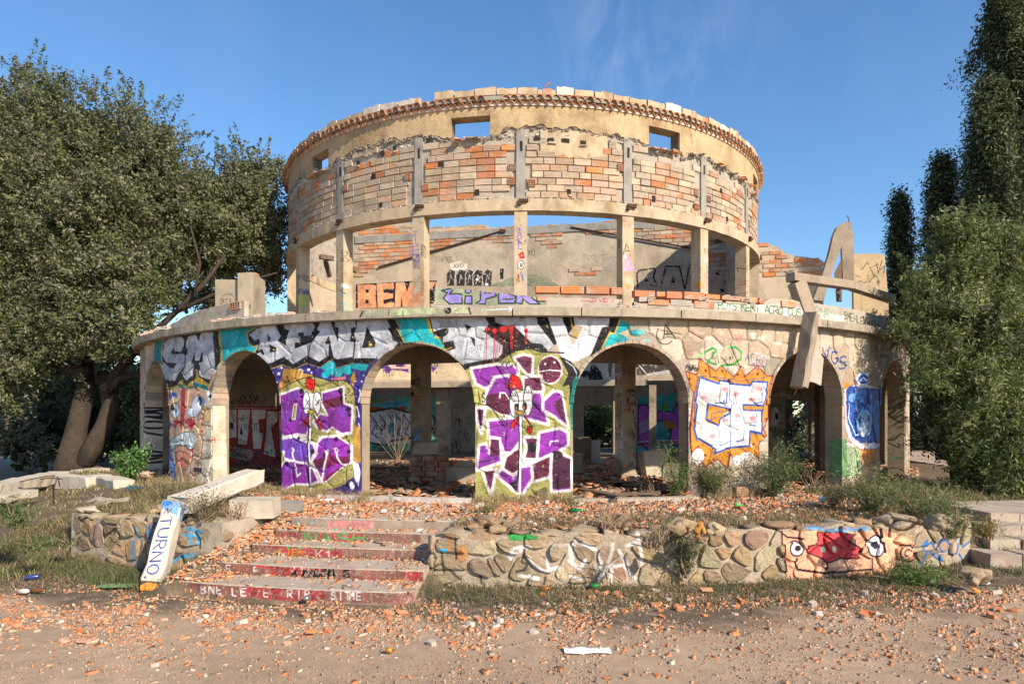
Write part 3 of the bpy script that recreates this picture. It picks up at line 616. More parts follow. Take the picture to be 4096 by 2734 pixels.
f.text('DT', 570, 810, 40, 50, '15121a', 5); f.scrib(150, 1020, 80, 60, '15121a', 6, 5, 1, 5); f.line([(130, 1160), (300, 1130)], '15121a', 6)
# --- right hand pier: white G F with blue outline on an orange burst
f = P.frame(2720, 1340, 1.4925)
for i in range(40): f.blob(random.uniform(60, 560), random.uniform(140, 780), random.uniform(10, 30), random.uniform(10, 30), 'e0d8d0', .5)
ORG, BLU = 'd08a2c', '1f4fae'
burst = [(35, 215), (100, 235), (120, 140), (215, 215), (245, 180), (325, 250), (365, 185), (390, 245), (465, 180), (520, 245), (555, 240), (535, 330), (530, 440), (530, 490), (500, 560), (520, 600), (470, 650), (470, 735), (420, 700), (390, 690), (340, 760), (300, 710), (285, 800), (225, 740), (145, 790), (110, 660), (70, 700), (60, 560), (85, 340), (70, 320)]
f.poly(burst, ORG, 1, '8a2430', 7)
f.line([(110, 245), (90, 350), (85, 600), (110, 640)], '2a3a90', 4); f.line([(110, 240), (320, 262), (350, 275), (520, 250)], '2a3a90', 3)
for x, y, rx, ry in ((110, 720, 35, 45), (345, 745, 30, 30), (400, 720, 40, 24)): f.blob(x, y, rx, ry, 'e4e0dc')
gf = [(120, 250), (235, 290), (240, 270), (300, 275), (300, 290), (420, 300), (435, 275), (525, 280), (500, 440), (380, 445), (378, 415), (495, 420), (490, 585), (420, 570), (415, 660), (300, 670), (205, 705), (215, 680), (100, 610), (85, 560), (105, 420), (95, 400)]
f.poly(gf, 'e6e3e2'); f.line(gf + [gf[0]], BLU, 11)
for k in range(70):
    x, y = random.uniform(110, 500), random.uniform(290, 660); f.scrib(x, y, 22, 16, random.choice(['c8c4c2', 'f4f2f0', 'b0acaa']), 5, 4, .5, k)
f.line(gf + [gf[0]], BLU, 10)
f.line([(300, 280), (292, 380), (320, 405), (300, 450), (302, 668)], BLU, 5)
f.poly([(170, 410), (300, 440), (275, 460), (240, 500), (235, 540), (165, 520), (155, 490)], ORG); f.line([(300, 440), (170, 410), (155, 500), (235, 540), (240, 500), (300, 462)], BLU, 10); f.line([(265, 455), (190, 465), (185, 505), (215, 485)], BLU, 4)
f.poly([(380, 420), (500, 425), (495, 445), (385, 445)], ORG); f.line([(378, 415), (500, 420)], BLU, 9); f.line([(380, 447), (500, 450)], BLU, 9)
f.line([(280, 340), (278, 405), (215, 405)], BLU, 7); f.line([(490, 345), (488, 400), (440, 408)], BLU, 6); f.line([(460, 460), (455, 540), (420, 535)], BLU, 6); f.line([(385, 570), (380, 625), (335, 635)], BLU, 6); f.line([(240, 660), (300, 630)], BLU, 6)
f.line([(420, 575), (490, 590), (492, 450)], BLU, 11)
for x, y in ((268, 322), (335, 350), (142, 372), (430, 385), (475, 320), (270, 507), (345, 480), (195, 600), (435, 495)): f.blob(x, y, 18, 12, 'd8909a', .9)
for x, y in ((155, 210), (255, 212), (345, 235), (465, 230), (60, 260), (150, 715), (290, 700), (440, 650), (500, 600), (90, 520), (520, 500), (200, 740)): f.blob(x, y, 7, 7, '6a2a1c')
f.line([(262, 392), (262, 392)], BLU, 12); f.line([(445, 520), (445, 520)], BLU, 10); f.blob(292, 272, 9, 9, '10182a'); f.blob(297, 448, 9, 9, '10182a')
f.line([(75, 128), (125, 118), (195, 75), (215, 90), (170, 160), (220, 175)], '2fae3a', 13); f.line([(290, 75), (330, 70), (365, 100), (362, 140), (320, 175), (250, 180)], '2fae3a', 13); f.blob(300, 135, 8, 8, '2fae3a')
f.text('slieek', 200, 100, 18, 75, '171419', 3, dx=2, slant=-.2)
f.text('ACRO', 388, 95, 28, 60, '20418c', 4.5, dy=12); f.scrib(430, 170, 60, 40, '2a4a94', 3.5, 4)
f.scrib(40, 165, 60, 50, '1a181c', 4, 8, 1, 2); f.scrib(60, 190, 60, 30, '1a181c', 4, 8, 1, 3)
f = P.frame(2200, 1200, 1.96)
f.text('A', 890, 190, 95, 110, '1c1a1c', 10, slant=-.3); f.line(_A(905, 270, 68, 75, -140, -320, 14), '1c1a1c', 8); f.line([(870, 235), (1030, 265)], '1c1a1c', 7)
f.text('ETOJOLE', 1110, 232, 42, 76, '9a86a8', 6, .5, dy=12); f.poly([(1095, 225), (1160, 225), (1170, 330), (1110, 310)], 'd8a890', .5); f.poly([(1450, 270), (1520, 260), (1500, 340), (1450, 330)], 'b87a70', .5)
for a, b in (((1040, 370), (1110, 430)), ((1060, 400), (1030, 460)), ((1100, 440), (1180, 420))): f.line([a, b], 'c06038', 9, .7)
f.scrib(1060, 490, 90, 60, '201d20', 7, 7, 1, 6); f.scrib(1080, 520, 90, 50, '201d20', 7, 6, 1, 9)
f.line([(1080, 680), (1075, 900), (1085, 1200)], '3c3a42', 26, .5); f.line([(1050, 700), (1060, 860)], '9a3a34', 12, .6); f.line([(1090, 860), (1070, 1100)], '35507c', 12, .5)
for i in range(10): f.scrib(1052, 620 + i * 60, 50, 50, ['b03a30', '2f4a80', '26242a', '57806a'][i % 4], 6, 5, .7, i)
# pale wash over the upper right stones
for i in range(60): f.blob(random.uniform(1050, 1900), random.uniform(240, 560), random.uniform(14, 40), random.uniform(10, 24), random.choice(['e2d6c6', 'e8dcd2', 'd8b8a8']), .28)
# --- arch reveal and the blue jelly piece on the last pier
f = P.frame(3000, 850, 1.363)
f.text('VGS', 395, 730, 38, 70, '1e3f8c', 9, dy=26); f.scrib(500, 800, 60, 50, '3a8a92', 6, 6, .8, 2)
f.line([(410, 845), (480, 890), (470, 960), (500, 1000)], '3c8a2c', 14); f.line([(440, 880), (520, 985)], '3c8a2c', 12)
f.poly([(470, 1240), (530, 1235), (535, 1440), (470, 1450)], '5f8a5c', .95); f.poly([(530, 1260), (600, 1270), (625, 1360), (590, 1450), (535, 1440)], '9db48a', .95)
f.poly([(600, 1290), (720, 1290), (730, 1440), (610, 1440)], 'd09a68', .9); f.poly([(610, 1295), (690, 1290), (680, 1340), (640, 1350)], 'd8821c')
f.scrib(540, 1290, 70, 60, '2c3a28', 4, 9, .9, 1); f.scrib(545, 1340, 70, 60, '2c3a28', 4, 9, .9, 2)
f.poly([(515, 960), (600, 925), (735, 960), (742, 1260), (690, 1290), (600, 1290), (540, 1240), (520, 1150)], 'd4cdd8', 1, '9a3a2c', 5)
f.poly([(525, 970), (550, 945), (600, 950), (730, 965), (738, 1240), (690, 1262), (620, 1265), (560, 1220), (530, 1120)], '184a9c')
for i in range(6): f.line([(575 + i * 27, 960), (580 + i * 27, 1060), (600 + i * 24, 1130)], ['c8d4ea', '6a9ad8'][i % 2], 5, .8)
f.line([(545, 1040), (540, 1120), (580, 1215), (600, 1200)], 'd8deee', 8)
f.blob(625, 1150, 42, 75, '9cc0e8', .85); f.blob(560, 1010, 22, 26, '8ab4e4', .7); f.blob(700, 1120, 25, 90, '2a78c8', .8); f.blob(620, 1180, 22, 40, 'dbe8f6', .7)
for i in range(14): f.blob(random.uniform(560, 730), random.uniform(980, 1240), 8, 18, random.choice(['2f8ad0', '12387c', '5aa4e0']), .7)
for i in range(9): f.blob(545 + i * 22, 1262 + (i % 2) * 6, 14, 11, 'd8cfd2')
f.blob(615, 905, 36, 34, 'cfd8e4'); f.blob(617, 907, 27, 26, '163f88'); f.line([(600, 915), (617, 900), (634, 915)], 'c8d6ec', 6)
f.text('220', 592, 800, 12, 34, '6a2030', 4); f.scrib(660, 870, 50, 60, 'b05a2c', 6, 7, .8, 3); f.scrib(570, 850, 40, 30, '3a7a3a', 6, 5, .7, 4); f.poly([(515, 930), (545, 920), (540, 950), (515, 960)], 'd8821c')
for i in range(16): f.scrib(random.uniform(740, 880), 880 + i * 36, 60, 50, random.choice(['16141a', '16141a', '2f8a4c', '6a2a24']), 7, 6, .9, i + 60)
# --- ledge face and parapet
PL = Canvas('paint_ledge', TH0, TH1, 3.45, 4.3, 120, lambda X, Y: on_cyl(X, Y, RL), RL * PI / 180)
f = PL.frame(1400, 1240, 4.195)
f.poly([(230, -60), (1900, -100), (2040, 50), (200, 110)], 'a9b088', .95)
f.text('SIMON', 260, 25, 60, 70, '8a84a8', 8, .6); f.line([(240, -20), (170, 110)], '2a282c', 30); f.line([(660, -20), (640, 100)], '2a282c', 16); f.blob(1640, 5, 62, 60, '1c1a1e'); f.line([(1990, -60), (2020, 60)], '2a282c', 34)
f = PL.frame(1400, 1200, 1.96)
f.line([(1030, 78), (1265, 68)], 'c8e8e6', 9, .9); f.line([(1240, 50), (1275, 68), (1245, 88)], 'c8e8e6', 8, .9)
for i in range(12): f.blob(random.uniform(1300, 1600), random.uniform(40, 100), 7, 3, 'c06a58', .4)
f.blob(-105, 40, 7, 7, '201e20')
RP = 12.62
PP = Canvas('paint_parapet', TH0, TH1, 3.6, 4.35, 130, lambda X, Y: on_cyl(X, Y, RP), RP * PI / 180)
f = PP.frame(1100, 800, 2.349)
f.poly([(1470, 815), (2262, 800), (2480, 815), (2560, 985), (1530, 985)], '8c9078', .85)
LV, DG = '8f7cc4', '1c3a2a'
def bub(pts, w=14): f.poly(pts, LV); f.line(list(pts) + [pts[0]], DG, w)
bub([(1565, 850), (1690, 820), (1640, 880), (1750, 880), (1760, 970), (1640, 975), (1580, 920), (1620, 870)])
bub([(1790, 900), (1850, 900), (1850, 975), (1780, 970)]); f.blob(1815, 850, 26, 24, LV); f.line(_A(1815, 850, 30, 26, 0, 360), DG, 12)
bub([(1930, 820), (2060, 830), (2080, 900), (1980, 930), (1980, 975), (1890, 970), (1930, 940)]); f.line([(1970, 870), (2030, 870)], DG, 12)
bub([(2100, 820), (2250, 815), (2250, 860), (2190, 875), (2260, 900), (2250, 970), (2100, 970)]); f.line([(2150, 860), (2230, 860)], DG, 10); f.line([(2150, 930), (2240, 930)], DG, 10)
bub([(2280, 820), (2430, 820), (2480, 880), (2400, 910), (2490, 975), (2390, 975), (2330, 930), (2320, 975), (2260, 965)])
f = PP.frame(2100, 800, 2.349)
f.text("=Skei!", 530, 880, 52, 78, 'b81c62', 11, dx=2)
f.poly([(1790, 945), (2349, 960), (3000, 1090), (2990, 1150), (1790, 1010)], 'c9c8bc', .7)
f.text('ROYS KENi ACRO CUS', 1815, 945, 42, 72, '245a38', 9, dy=4.5, dx=-9)
f = PP.frame(3100, 1050, 3.915)
f.text('RNRO', 640, 700, 60, 150, '2c7048', 11, dy=12, dx=4); f.text('SMEHLEANTTA', 1080, 770, 40, 110, '1c3a2c', 16, dy=17, dx=2)
f.text('25', 450, 330, 60, 200, 'c23a40', 14, dy=0, dx=-20)
f = PP.frame(500, 1200, 1.96)
f.text('DEND', 440, 95, 16, 50, '3c3a3c', 4); f.line([(640, 110), (660, 95), (680, 130), (720, 100)], '5fa05c', 8, .7)
IMG_A, IMG_L, IMG_P = P.image(.10, 1), PL.image(.2, 2), PP.image(.14, 3)

# ------------------------------------------------------------------ drum columns, beam
RD = 8.45
PD = Canvas('paint_drum', -80, 80, 3.4, 9.7, 90, lambda X, Y: on_cyl(X, Y, RD + .05), RD * PI / 180)
f = PD.frame(1100, 800, 2.349)
f.vtext('ziPEZ', 1285, 290, 60, 48, '6a48a8', 8); f.vtext('XX', 1300, 690, 50, 90, 'c8ccd0', 5); f.poly([(1280, 500), (1360, 500), (1360, 650), (1280, 640)], '54506c', .6)
f.vtext('BEN', 1370, 420, 40, 34, '1c1a1c', 6); f.vtext('SAKOP', 1365, 765, 34, 34, 'b0284c', 5)
f.poly([(1275, 880), (1365, 870), (1380, 990), (1280, 990)], 'c86a38', .6)
f.text('BENV', 610, 470, 15, 50, '1a181a', 5); f.text('BDV', 608, 535, 20, 36, '1a181a', 5); f.vtext('SACRB', 560, 600, 28, 44, '2a262a', 5); f.vtext('PLOY', 600, 870, 56, 42, '5ab4ac', 6)
f.line([(550, 800), (600, 770)], 'c05a30', 8); f.blob(635, 800, 26, 20, 'dcdcdc', .8); f.line([(600, 840), (640, 870)], '222022', 9)
f.text('BEN', 190, 700, 22, 40, '1a181a', 5); f.poly([(190, 880), (250, 870), (245, 980), (200, 985)], 'a8b84c', .7); f.poly([(205, 830), (245, 820), (240, 870), (205, 880)], '24508a', .8)
f.poly([(130, 940), (165, 940), (170, 1010), (130, 1000)], 'b01c20', .9); f.line([(118, 1040), (175, 1000), (170, 1055)], '1c1a1c', 6)
f = PD.frame(2040, 840, 2.2)
f.text('VSOAL', 60, 130, 36, 42, '7a4ac0', 8, dx=-42, dy=42)
f.poly([(45, 400), (150, 380), (150, 660), (45, 640)], 'b8b0b0', .5); f.blob(105, 410, 26, 14, 'c02020'); f.poly([(70, 380), (120, 360), (125, 420), (80, 420)], 'c81c1c'); f.blob(95, 480, 28, 40, 'ece8e4'); f.line(_A(95, 480, 28, 40, 0, 360, 12), '15121a', 6); f.blob(100, 480, 12, 18, '15121a')
f.line([(60, 260), (110, 300), (140, 260)], '3a4a6a', 12, .8); f.line([(70, 560), (80, 620)], 'c02020', 14); f.poly([(50, 580), (80, 600), (50, 660)], 'c8a030'); f.line([(100, 540), (120, 640)], '3a6a8a', 18, .6)
f = PD.frame(2100, 800, 2.349)
f.text('A', 930, 400, 70, 110, '1c1a1e', 9); f.poly([(935, 560), (1025, 560), (1025, 670), (930, 660)], 'd890c0', .9); f.poly([(960, 500), (1000, 520), (990, 560), (950, 560)], 'e0889a', .8); f.blob(950, 530, 20, 18, '9ab0c8', .7)
f.blob(978, 805, 22, 30, 'd08428', .9); f.text('S', 965, 735, 34, 44, 'dcdcdc', 6); f.vtext('VE', 880, 340, 30, 36, '1c1a1e', 5); f.line([(915, 800), (900, 870)], 'd08428', 8)
f.vtext('OVK', 1630, 520, 34, 56, 'd4d0cc', 7); f.blob(1660, 790, 24, 40, 'd08a38', .7)
f.vtext('SOUL', 1712, 620, 40, 50, '8a3a9c', 6); f.text('REIV', 1692, 450, 12, 46, '4a1c18', 4); f.blob(1720, 560, 24, 30, 'd8a0b0', .6)
f.text('BENE', 2035, 615, 16, 40, '1a181a', 5); f.text('E', 2065, 760, 50, 50, 'b03040', 6); f.line([(2070, 870), (2120, 865)], 'b03040', 6); f.line([(2095, 850), (2095, 885)], 'b03040', 6)
f.vtext('BENR', 2155, 760, 40, 28, '1a181a', 6)
IMG_D = PD.image(.2, 4)
PI_ = Canvas('paint_pillars', -80, 80, -.1, 3.1, 80, lambda X, Y: on_cyl(X, Y, 8.5), 8.5 * PI / 180)
f = PI_.frame(1400, 1200, 1.96)
f.text('10', 505, 585, 16, 40, '15121a', 6); f.text('9GZ', 480, 625, 22, 46, '15121a', 7); f.line([(515, 755), (565, 755), (565, 780), (515, 780), (515, 755)], 'b0302c', 7); f.blob(490, 735, 14, 22, '2a1a18')
f.vtext('CAP', 480, 830, 26, 44, '6a6470', 6); f.vtext('HO', 520, 850, 22, 44, '2f8a44', 6); f.scrib(480, 980, 80, 70, '3a7ab0', 12, 7, .9, 1); f.scrib(500, 1040, 60, 70, '4a9ad0', 10, 6, .9, 2)
f.vtext('EU', 470, 1080, 34, 56, '8a2030', 8); f.blob(490, 1270, 30, 34, 'c890b8', .8); f.blob(540, 1240, 7, 7, 'c05020')
for a in range(6): f.blob(522 + 17 * math.cos(a), 1332 + 17 * math.sin(a), 9, 9, '15121a')
f.blob(520, 1392, 46, 14, '15121a'); f.line([(525, 1350), (530, 1390)], '15121a', 4)
f.poly([(690, 480), (810, 480), (810, 1200), (690, 1200)], 'c8c0b8', .35); f.scrib(700, 690, 80, 60, 'b04a44', 9, 8, .8, 3); f.scrib(715, 770, 70, 40, '3a9ac0', 7, 7, .9, 4)
f.vtext('UYC', 720, 840, 44, 60, 'e0e0e0', 8); f.scrib(720, 1080, 60, 60, '26242a', 7, 6, .8, 5); f.poly([(790, 780), (810, 780), (808, 1060), (790, 1050)], '3a6a94', .7)
f = PI_.frame(2200, 1200, 1.96)
f.poly([(600, 700), (690, 690), (690, 830), (600, 830)], '15121a', .85); f.text('EO', 610, 725, 24, 34, 'd8d4d0', 6); f.blob(645, 780, 26, 26, 'b8a894', .8); f.blob(648, 835, 26, 28, 'a09488', .8)
f.scrib(585, 830, 60, 50, 'a03828', 8, 7, .9, 6); f.line([(650, 860), (660, 940), (680, 1040), (685, 1150)], '15121a', 12); f.scrib(640, 860, 50, 60, '5a8a84', 8, 6, .8, 7); f.scrib(630, 1010, 60, 90, '2a3a5a', 8, 7, .8, 8); f.scrib(640, 1120, 50, 60, '2f8a90', 7, 5, .8, 9)
f.text('O', 655, 1190, 26, 40, '15121a', 6); f.scrib(610, 1240, 70, 100, '3a3634', 10, 6, .7, 10)
f.poly([(512, 478), (570, 478), (570, 1250), (512, 1250)], 'd0ccc8', .75); f.text('CEL', 520, 528, 14, 28, '1f7ab0', 6); f.vtext('H', 525, 600, 34, 60, '8a3040', 5); f.text('TPR', 520, 730, 12, 26, '1f6a4c', 4); f.vtext('AHO', 525, 820, 24, 36, '8ac040', 5); f.vtext('UI', 535, 780, 20, 90, '6a5a9a', 4); f.vtext('I', 540, 970, 10, 60, '2a6ac0', 6)
f.poly([(765, 600), (830, 600), (830, 1150), (765, 1150)], 'b0a4a0', .4); f.line([(785, 750), (800, 790), (780, 800)], 'b0402c', 6); f.blob(795, 860, 18, 18, 'd08440', .8); f.text('B', 785, 815, 18, 18, 'e8e4e0', 3); f.scrib(780, 900, 40, 60, 'a8b8d0', 6, 5, .8, 11)
IMG_I = PI_.image(.2, 20)

# ------------------------------------------------------------------ gable wall
GL = 22.0
PG = Canvas('paint_gable', -3.0, GL, 2.6, 10.4, 70, lambda X, Y: on_plane(X, Y, GA, GD))
f = PG.frame(1100, 800, 2.349)
PEA = 'd8946c'
f.poly([(760, 790), (1290, 760), (1525, 755), (1500, 830), (1540, 990), (1290, 1000), (760, 1020)], BLK)
f.poly([(775, 795), (900, 790), (950, 800), (945, 900), (955, 1010), (780, 1015)], PEA); f.poly([(850, 840), (880, 838), (880, 868), (850, 868)], BLK); f.poly([(850, 935), (880, 935), (880, 970), (850, 970)], BLK)
f.poly([(955, 785), (1115, 775), (1120, 830), (1050, 840), (1050, 870), (1110, 880), (1110, 920), (1050, 930), (1060, 960), (1120, 960), (1115, 1005), (965, 1010)], PEA); f.poly([(1020, 835), (1060, 835), (1060, 868), (1020, 868)], BLK); f.poly([(1020, 935), (1060, 930), (1060, 970), (1020, 975)], BLK)
f.poly([(1135, 775), (1290, 770), (1330, 1000), (1200, 1000), (1190, 900), (1180, 1000), (1125, 1005)], PEA); f.poly([(1220, 770), (1240, 860), (1270, 770)], BLK)
f.poly([(1400, 770), (1510, 765), (1480, 830), (1400, 840)], PEA)
f.text('CIAPSOR.', 1510, 530, 18, 52, '4a443c', 4); f.poly([(1640, 600), (1740, 560), (1810, 600), (1800, 650), (1650, 660)], 'dccfc0'); f.text('ADOCK', 1680, 600, 17, 36, '5c5850', 4)
for x0, w in ((1610, 80), (1700, 90), (1790, 70), (1860, 90), (1950, 90)): f.poly([(x0, 700), (x0 + w * .4, 650), (x0 + w, 665), (x0 + w * .9, 805), (x0 + 5, 805)], '16141a', .95); f.line([(x0 + 5, 800), (x0 - 2, 700), (x0 + w * .4, 648), (x0 + w, 660)], 'd8d4d0', 5); f.line([(x0 + w * .35, 780), (x0 + w * .5, 700), (x0 + w * .7, 740)], 'd8d4d0', 5)
f.blob(1900, 745, 14, 12, 'e0dcd8'); f.blob(1990, 790, 18, 12, 'e0dcd8'); f.poly([(2110, 650), (2150, 640), (2145, 740), (2115, 740)], '26242a'); f.blob(2128, 765, 14, 12, 'dcd8d4')
f.poly([(2000, 810), (2349, 680), (2349, 810)], '7c8670', .9)
f = PG.frame(2100, 800, 2.349)
f.poly([(0, 700), (130, 700), (200, 740), (330, 805), (0, 810)], '7c8670', .9)
f.text('ALG -', 180, 262, 28, 36, 'a8a8a0', 4, .7); f.text('XO', 25, 460, 30, 60, '2a2626', 5); f.text('TOO TEAM', 540, 515, 34, 46, '5a544c', 4, .7); f.text('NAE', 720, 620, 50, 80, '8a857c', 4, .5)
f.poly([(1050, 640), (1210, 640), (1260, 810), (1500, 830), (1530, 590), (1960, 600), (2040, 880), (1100, 860)], '8c867c', .35)
K = '100e12'
f.line([(1060, 815), (1050, 690), (1075, 660), (1210, 640), (1225, 660), (1205, 720), (1220, 760), (1240, 790), (1230, 805), (1180, 800)], K, 15); f.poly([(1130, 720), (1160, 760), (1120, 770)], K)
f.line([(1275, 825), (1325, 620), (1450, 625), (1500, 830)], K, 15); f.poly([(1390, 715), (1415, 775), (1370, 775)], K)
f.line([(1505, 830), (1545, 610), (1640, 610)], K, 15); f.poly([(1570, 830), (1620, 720), (1630, 830)], K); f.poly([(1590, 640), (1620, 680), (1630, 620)], K)
f.line([(1790, 590), (1850, 590), (1840, 640), (1800, 690), (1820, 700)], K, 16); f.line([(1830, 650), (1950, 640), (1930, 700), (1880, 770), (1960, 830), (2040, 880)], K, 16); f.poly([(1830, 830), (1860, 830), (1880, 870), (1840, 860)], K)
# lower part of the gable wall, seen through the arches
f = PG.frame(1400, 1240, 4.195)
f.poly([(200, 850), (2000, 850), (2000, 1170), (200, 1170)], 'd8c0a0', .55)
f.poly([(380, 860), (590, 860), (660, 960), (980, 990), (980, 1050), (900, 1020), (700, 1000), (650, 1060), (590, 1040), (560, 980), (380, 980)], '5c2f98'); f.poly([(400, 880), (580, 890), (580, 960), (400, 960)], '2a2830'); f.poly([(670, 880), (980, 880), (980, 985), (680, 985)], 'd0aca8'); f.poly([(790, 890), (920, 890), (920, 940), (770, 940)], '5c2f98', 1, '1c1a20', 12)
f.line([(400, 960), (670, 965), (680, 990), (980, 992)], '1c1a20', 12); f.line([(1290, 870), (1300, 920), (1380, 950), (1470, 930), (1475, 870)], '1c1a20', 10)
for a in (900, 925): f.line([(1290, a), (1470, a)], '1c1a20', 5)
for x in (1330, 1370, 1420): f.line([(x, 870), (x, 945)], '1c1a20', 5)
f.poly([(1340, 960), (1470, 955), (1400, 1030)], '5c2f98')
for x, y in ((1280, 1010), (1390, 1030), (1450, 1045), (1305, 1115)): f.poly([(x, y - 20), (x + 16, y), (x, y + 20), (x - 16, y)], '1c3c50')
for x, y in ((560, 1020), (610, 1050), (660, 1090)): f.poly([(x - 10, y - 20), (x + 14, y - 20), (x, y + 40)], '1f6a74')
f = PG.frame(2200, 1200, 1.96)
f.poly([(220, 470), (520, 470), (520, 640), (220, 640)], 'b8aca4', .6); f.poly([(300, 640), (320, 520), (340, 500), (400, 560), (420, 630)], '16141a'); f.blob(280, 580, 40, 30, '16141a', .9); f.poly([(455, 500), (490, 490), (480, 600), (460, 600)], '5a4440')
f.poly([(680, 470), (900, 470), (1000, 560), (680, 590)], '26262c', .9); f.line([(690, 500), (760, 580), (1000, 540)], 'e0dcdc', 8); f.line([(760, 590), (960, 560)], 'e0dcdc', 8); f.blob(800, 480, 60, 20, '94a468', .8)
IMG_G = PG.image(.16, 5)
# flat walls in the shade of the ground floor
def wall_canvas(name, pa, pb, z0, z1, ppm=70):
    d = (pb - pa).normalized(); return Canvas(name, 0, (pb - pa).length, z0, z1, ppm, lambda X, Y: on_plane(X, Y, pa, d)), d
# back room wall behind the second arch and beyond, one long wall
BA, BB = Vector((-9.0, 31.6)), Vector((16.0, 29.0))
PB, BD = wall_canvas('paint_back_room', BA, BB, -0.2, 3.4)
f = PB.frame(1400, 1200, 1.96)
f.poly([(60, 750), (700, 750), (700, 1160), (60, 1200)], '5cb8a4', .9)
f.poly([(80, 780), (240, 770), (300, 800), (450, 780), (450, 850), (80, 860)], '4ab0c8'); f.poly([(85, 860), (160, 830), (300, 850), (440, 830), (440, 870), (90, 880)], 'b04a24')
f.poly([(95, 790), (150, 770), (260, 765), (330, 775), (250, 800), (160, 820)], '74a040', 1, 'b87ab8', 8)
f.poly([(85, 880), (200, 870), (330, 845), (460, 880), (560, 860), (640, 900), (680, 1060), (480, 1110), (300, 1130), (85, 1100)], 'd4d8e0'); f.line([(85, 880), (200, 870), (330, 845), (460, 880), (560, 860)], BLK, 12); f.line([(85, 1100), (270, 1140), (330, 1100), (480, 1080)], BLK, 12)
for i, x in enumerate((95, 160, 230, 300, 360, 420, 520, 580, 640)): f.line([(x, 900), (x + 50, 960), (x + 10, 1040), (x + 60, 1080)], BLK, 8)
f.poly([(330, 900), (380, 900), (330, 1060), (290, 1050)], '4ab0c8')
f.line([(580, 880), (620, 980), (600, 1060)], '8a2a6a', 8); f.line([(600, 870), (640, 1020), (680, 900)], '8a2a6a', 7); f.poly([(560, 770), (640, 780), (600, 860)], '5c2a5c')
for i in range(16): f.scrib(random.uniform(60, 960), random.uniform(900, 1180), 80, 90, random.choice(['1a181c', '6c2a2a', '1a181c', '2a5a6a']), 7, 6, .8, i + 90)
f = PB.frame(2200, 1200, 1.96)
f.poly([(690, 760), (1060, 720), (1060, 1240), (690, 1240)], '3ca4a8'); f.poly([(690, 960), (1060, 940), (1060, 1010), (690, 1000)], '58b8c0')
f.poly([(690, 820), (760, 820), (800, 900), (880, 860), (960, 880), (1000, 800), (1040, 830), (1010, 960), (1040, 1140), (930, 1130), (960, 980), (880, 940), (780, 960), (820, 1060), (820, 1200), (690, 1120)], 'b058c4', 1, '17141a', 8)
f.poly([(700, 960), (760, 930), (810, 960), (780, 1020), (700, 1050)], 'c89ad8'); f.poly([(880, 940), (960, 950), (990, 1010), (900, 1000)], 'c8883c'); f.blob(895, 840, 28, 28, '58a03c'); f.blob(1000, 770, 18, 18, 'd08428'); f.blob(985, 1190, 30, 26, 'c8762c'); f.blob(940, 1020, 16, 16, '101418')
f.line([(690, 1130), (800, 1120), (1060, 1110)], 'b0242c', 12); f.line([(690, 1110), (800, 1100), (1060, 1095)], 'e0dcdc', 6); f.poly([(770, 1180), (860, 1150), (850, 1220), (780, 1240)], 'b064b8')
f.poly([(1730, 780), (2060, 780), (2060, 1300), (1730, 1300)], '55685c', .9); f.blob(1880, 830, 30, 24, '58a03c'); f.line(_A(1900, 940, 40, 60, 0, 360, 14), 'b0242c', 12); f.blob(1900, 940, 30, 45, 'c4d2cc', .8); f.blob(1898, 1045, 22, 22, '0e0e10'); f.poly([(1860, 1100), (1930, 1080), (1920, 1160), (1870, 1170)], '8ac0c8')
IMG_B = PB.image(.15, 6)
# wall behind the first arch with the white and red letters
CA, CB = Vector((-10.8, 20.4)), Vector((-6.6, 21.6))
PC, CD = wall_canvas('paint_first_arch', CA, CB, -0.3, 3.3, 90)
f = PC.frame(500, 1200, 1.96)
f.poly([(640, 830), (1330, 830), (1330, 1360), (640, 1360)], 'a03030', .85); f.poly([(640, 560), (1330, 560), (1330, 830), (640, 830)], 'a08a70', .4)
LT, RD_ = 'eadcd6', 'b0202c'
def blk(pts): f.poly(pts, LT); f.line(list(pts) + [pts[0]], RD_, 10)
blk([(770, 850), (880, 850), (880, 1080), (750, 1090), (760, 1000)]); blk([(880, 850), (990, 850), (960, 1140), (880, 1130)]); blk([(985, 850), (1120, 855), (1120, 930), (1050, 940), (1060, 1030), (1090, 1040), (1070, 1170), (1000, 1170)]); blk([(1110, 860), (1200, 870), (1200, 950), (1150, 1000), (1190, 1240), (1080, 1210), (1100, 1050)]); blk([(1200, 860), (1320, 860), (1320, 1200), (1210, 1200)])
f.poly([(820, 960), (850, 960), (850, 1010), (815, 1000)], '2a3458'); f.poly([(900, 1050), (925, 1050), (910, 980)], '2a3458'); f.line([(745, 840), (880, 845), (1190, 850)], 'c8b8b4', 6); f.line(_A(940, 820, 45, 18, 0, 360, 14), RD_, 8)
f.poly([(800, 1140), (1000, 1180), (990, 1265), (900, 1240), (800, 1220)], 'a89490', 1, 'c8b8b8', 6); f.text('RIP KING', 815, 1160, 15, 34, RD_, 4, dy=7)
f.scrib(780, 760, 330, 60, '241f20', 7, 14, .8, 1); f.scrib(900, 730, 160, 60, '241f20', 7, 9, .8, 2); f.text('deaf', 850, 905, 20, 40, '6c5f5c', 4); f.text('BATTLE', 940, 970, 18, 42, '6c5f5c', 4)
for i in range(12): f.scrib(random.uniform(650, 1200), random.uniform(1120, 1300), 80, 50, random.choice(['2c6a5c', '4a3a6a', '7c2424', '1c1a1c']), 7, 5, .8, i + 5)
IMG_C = PC.image(.12, 7)
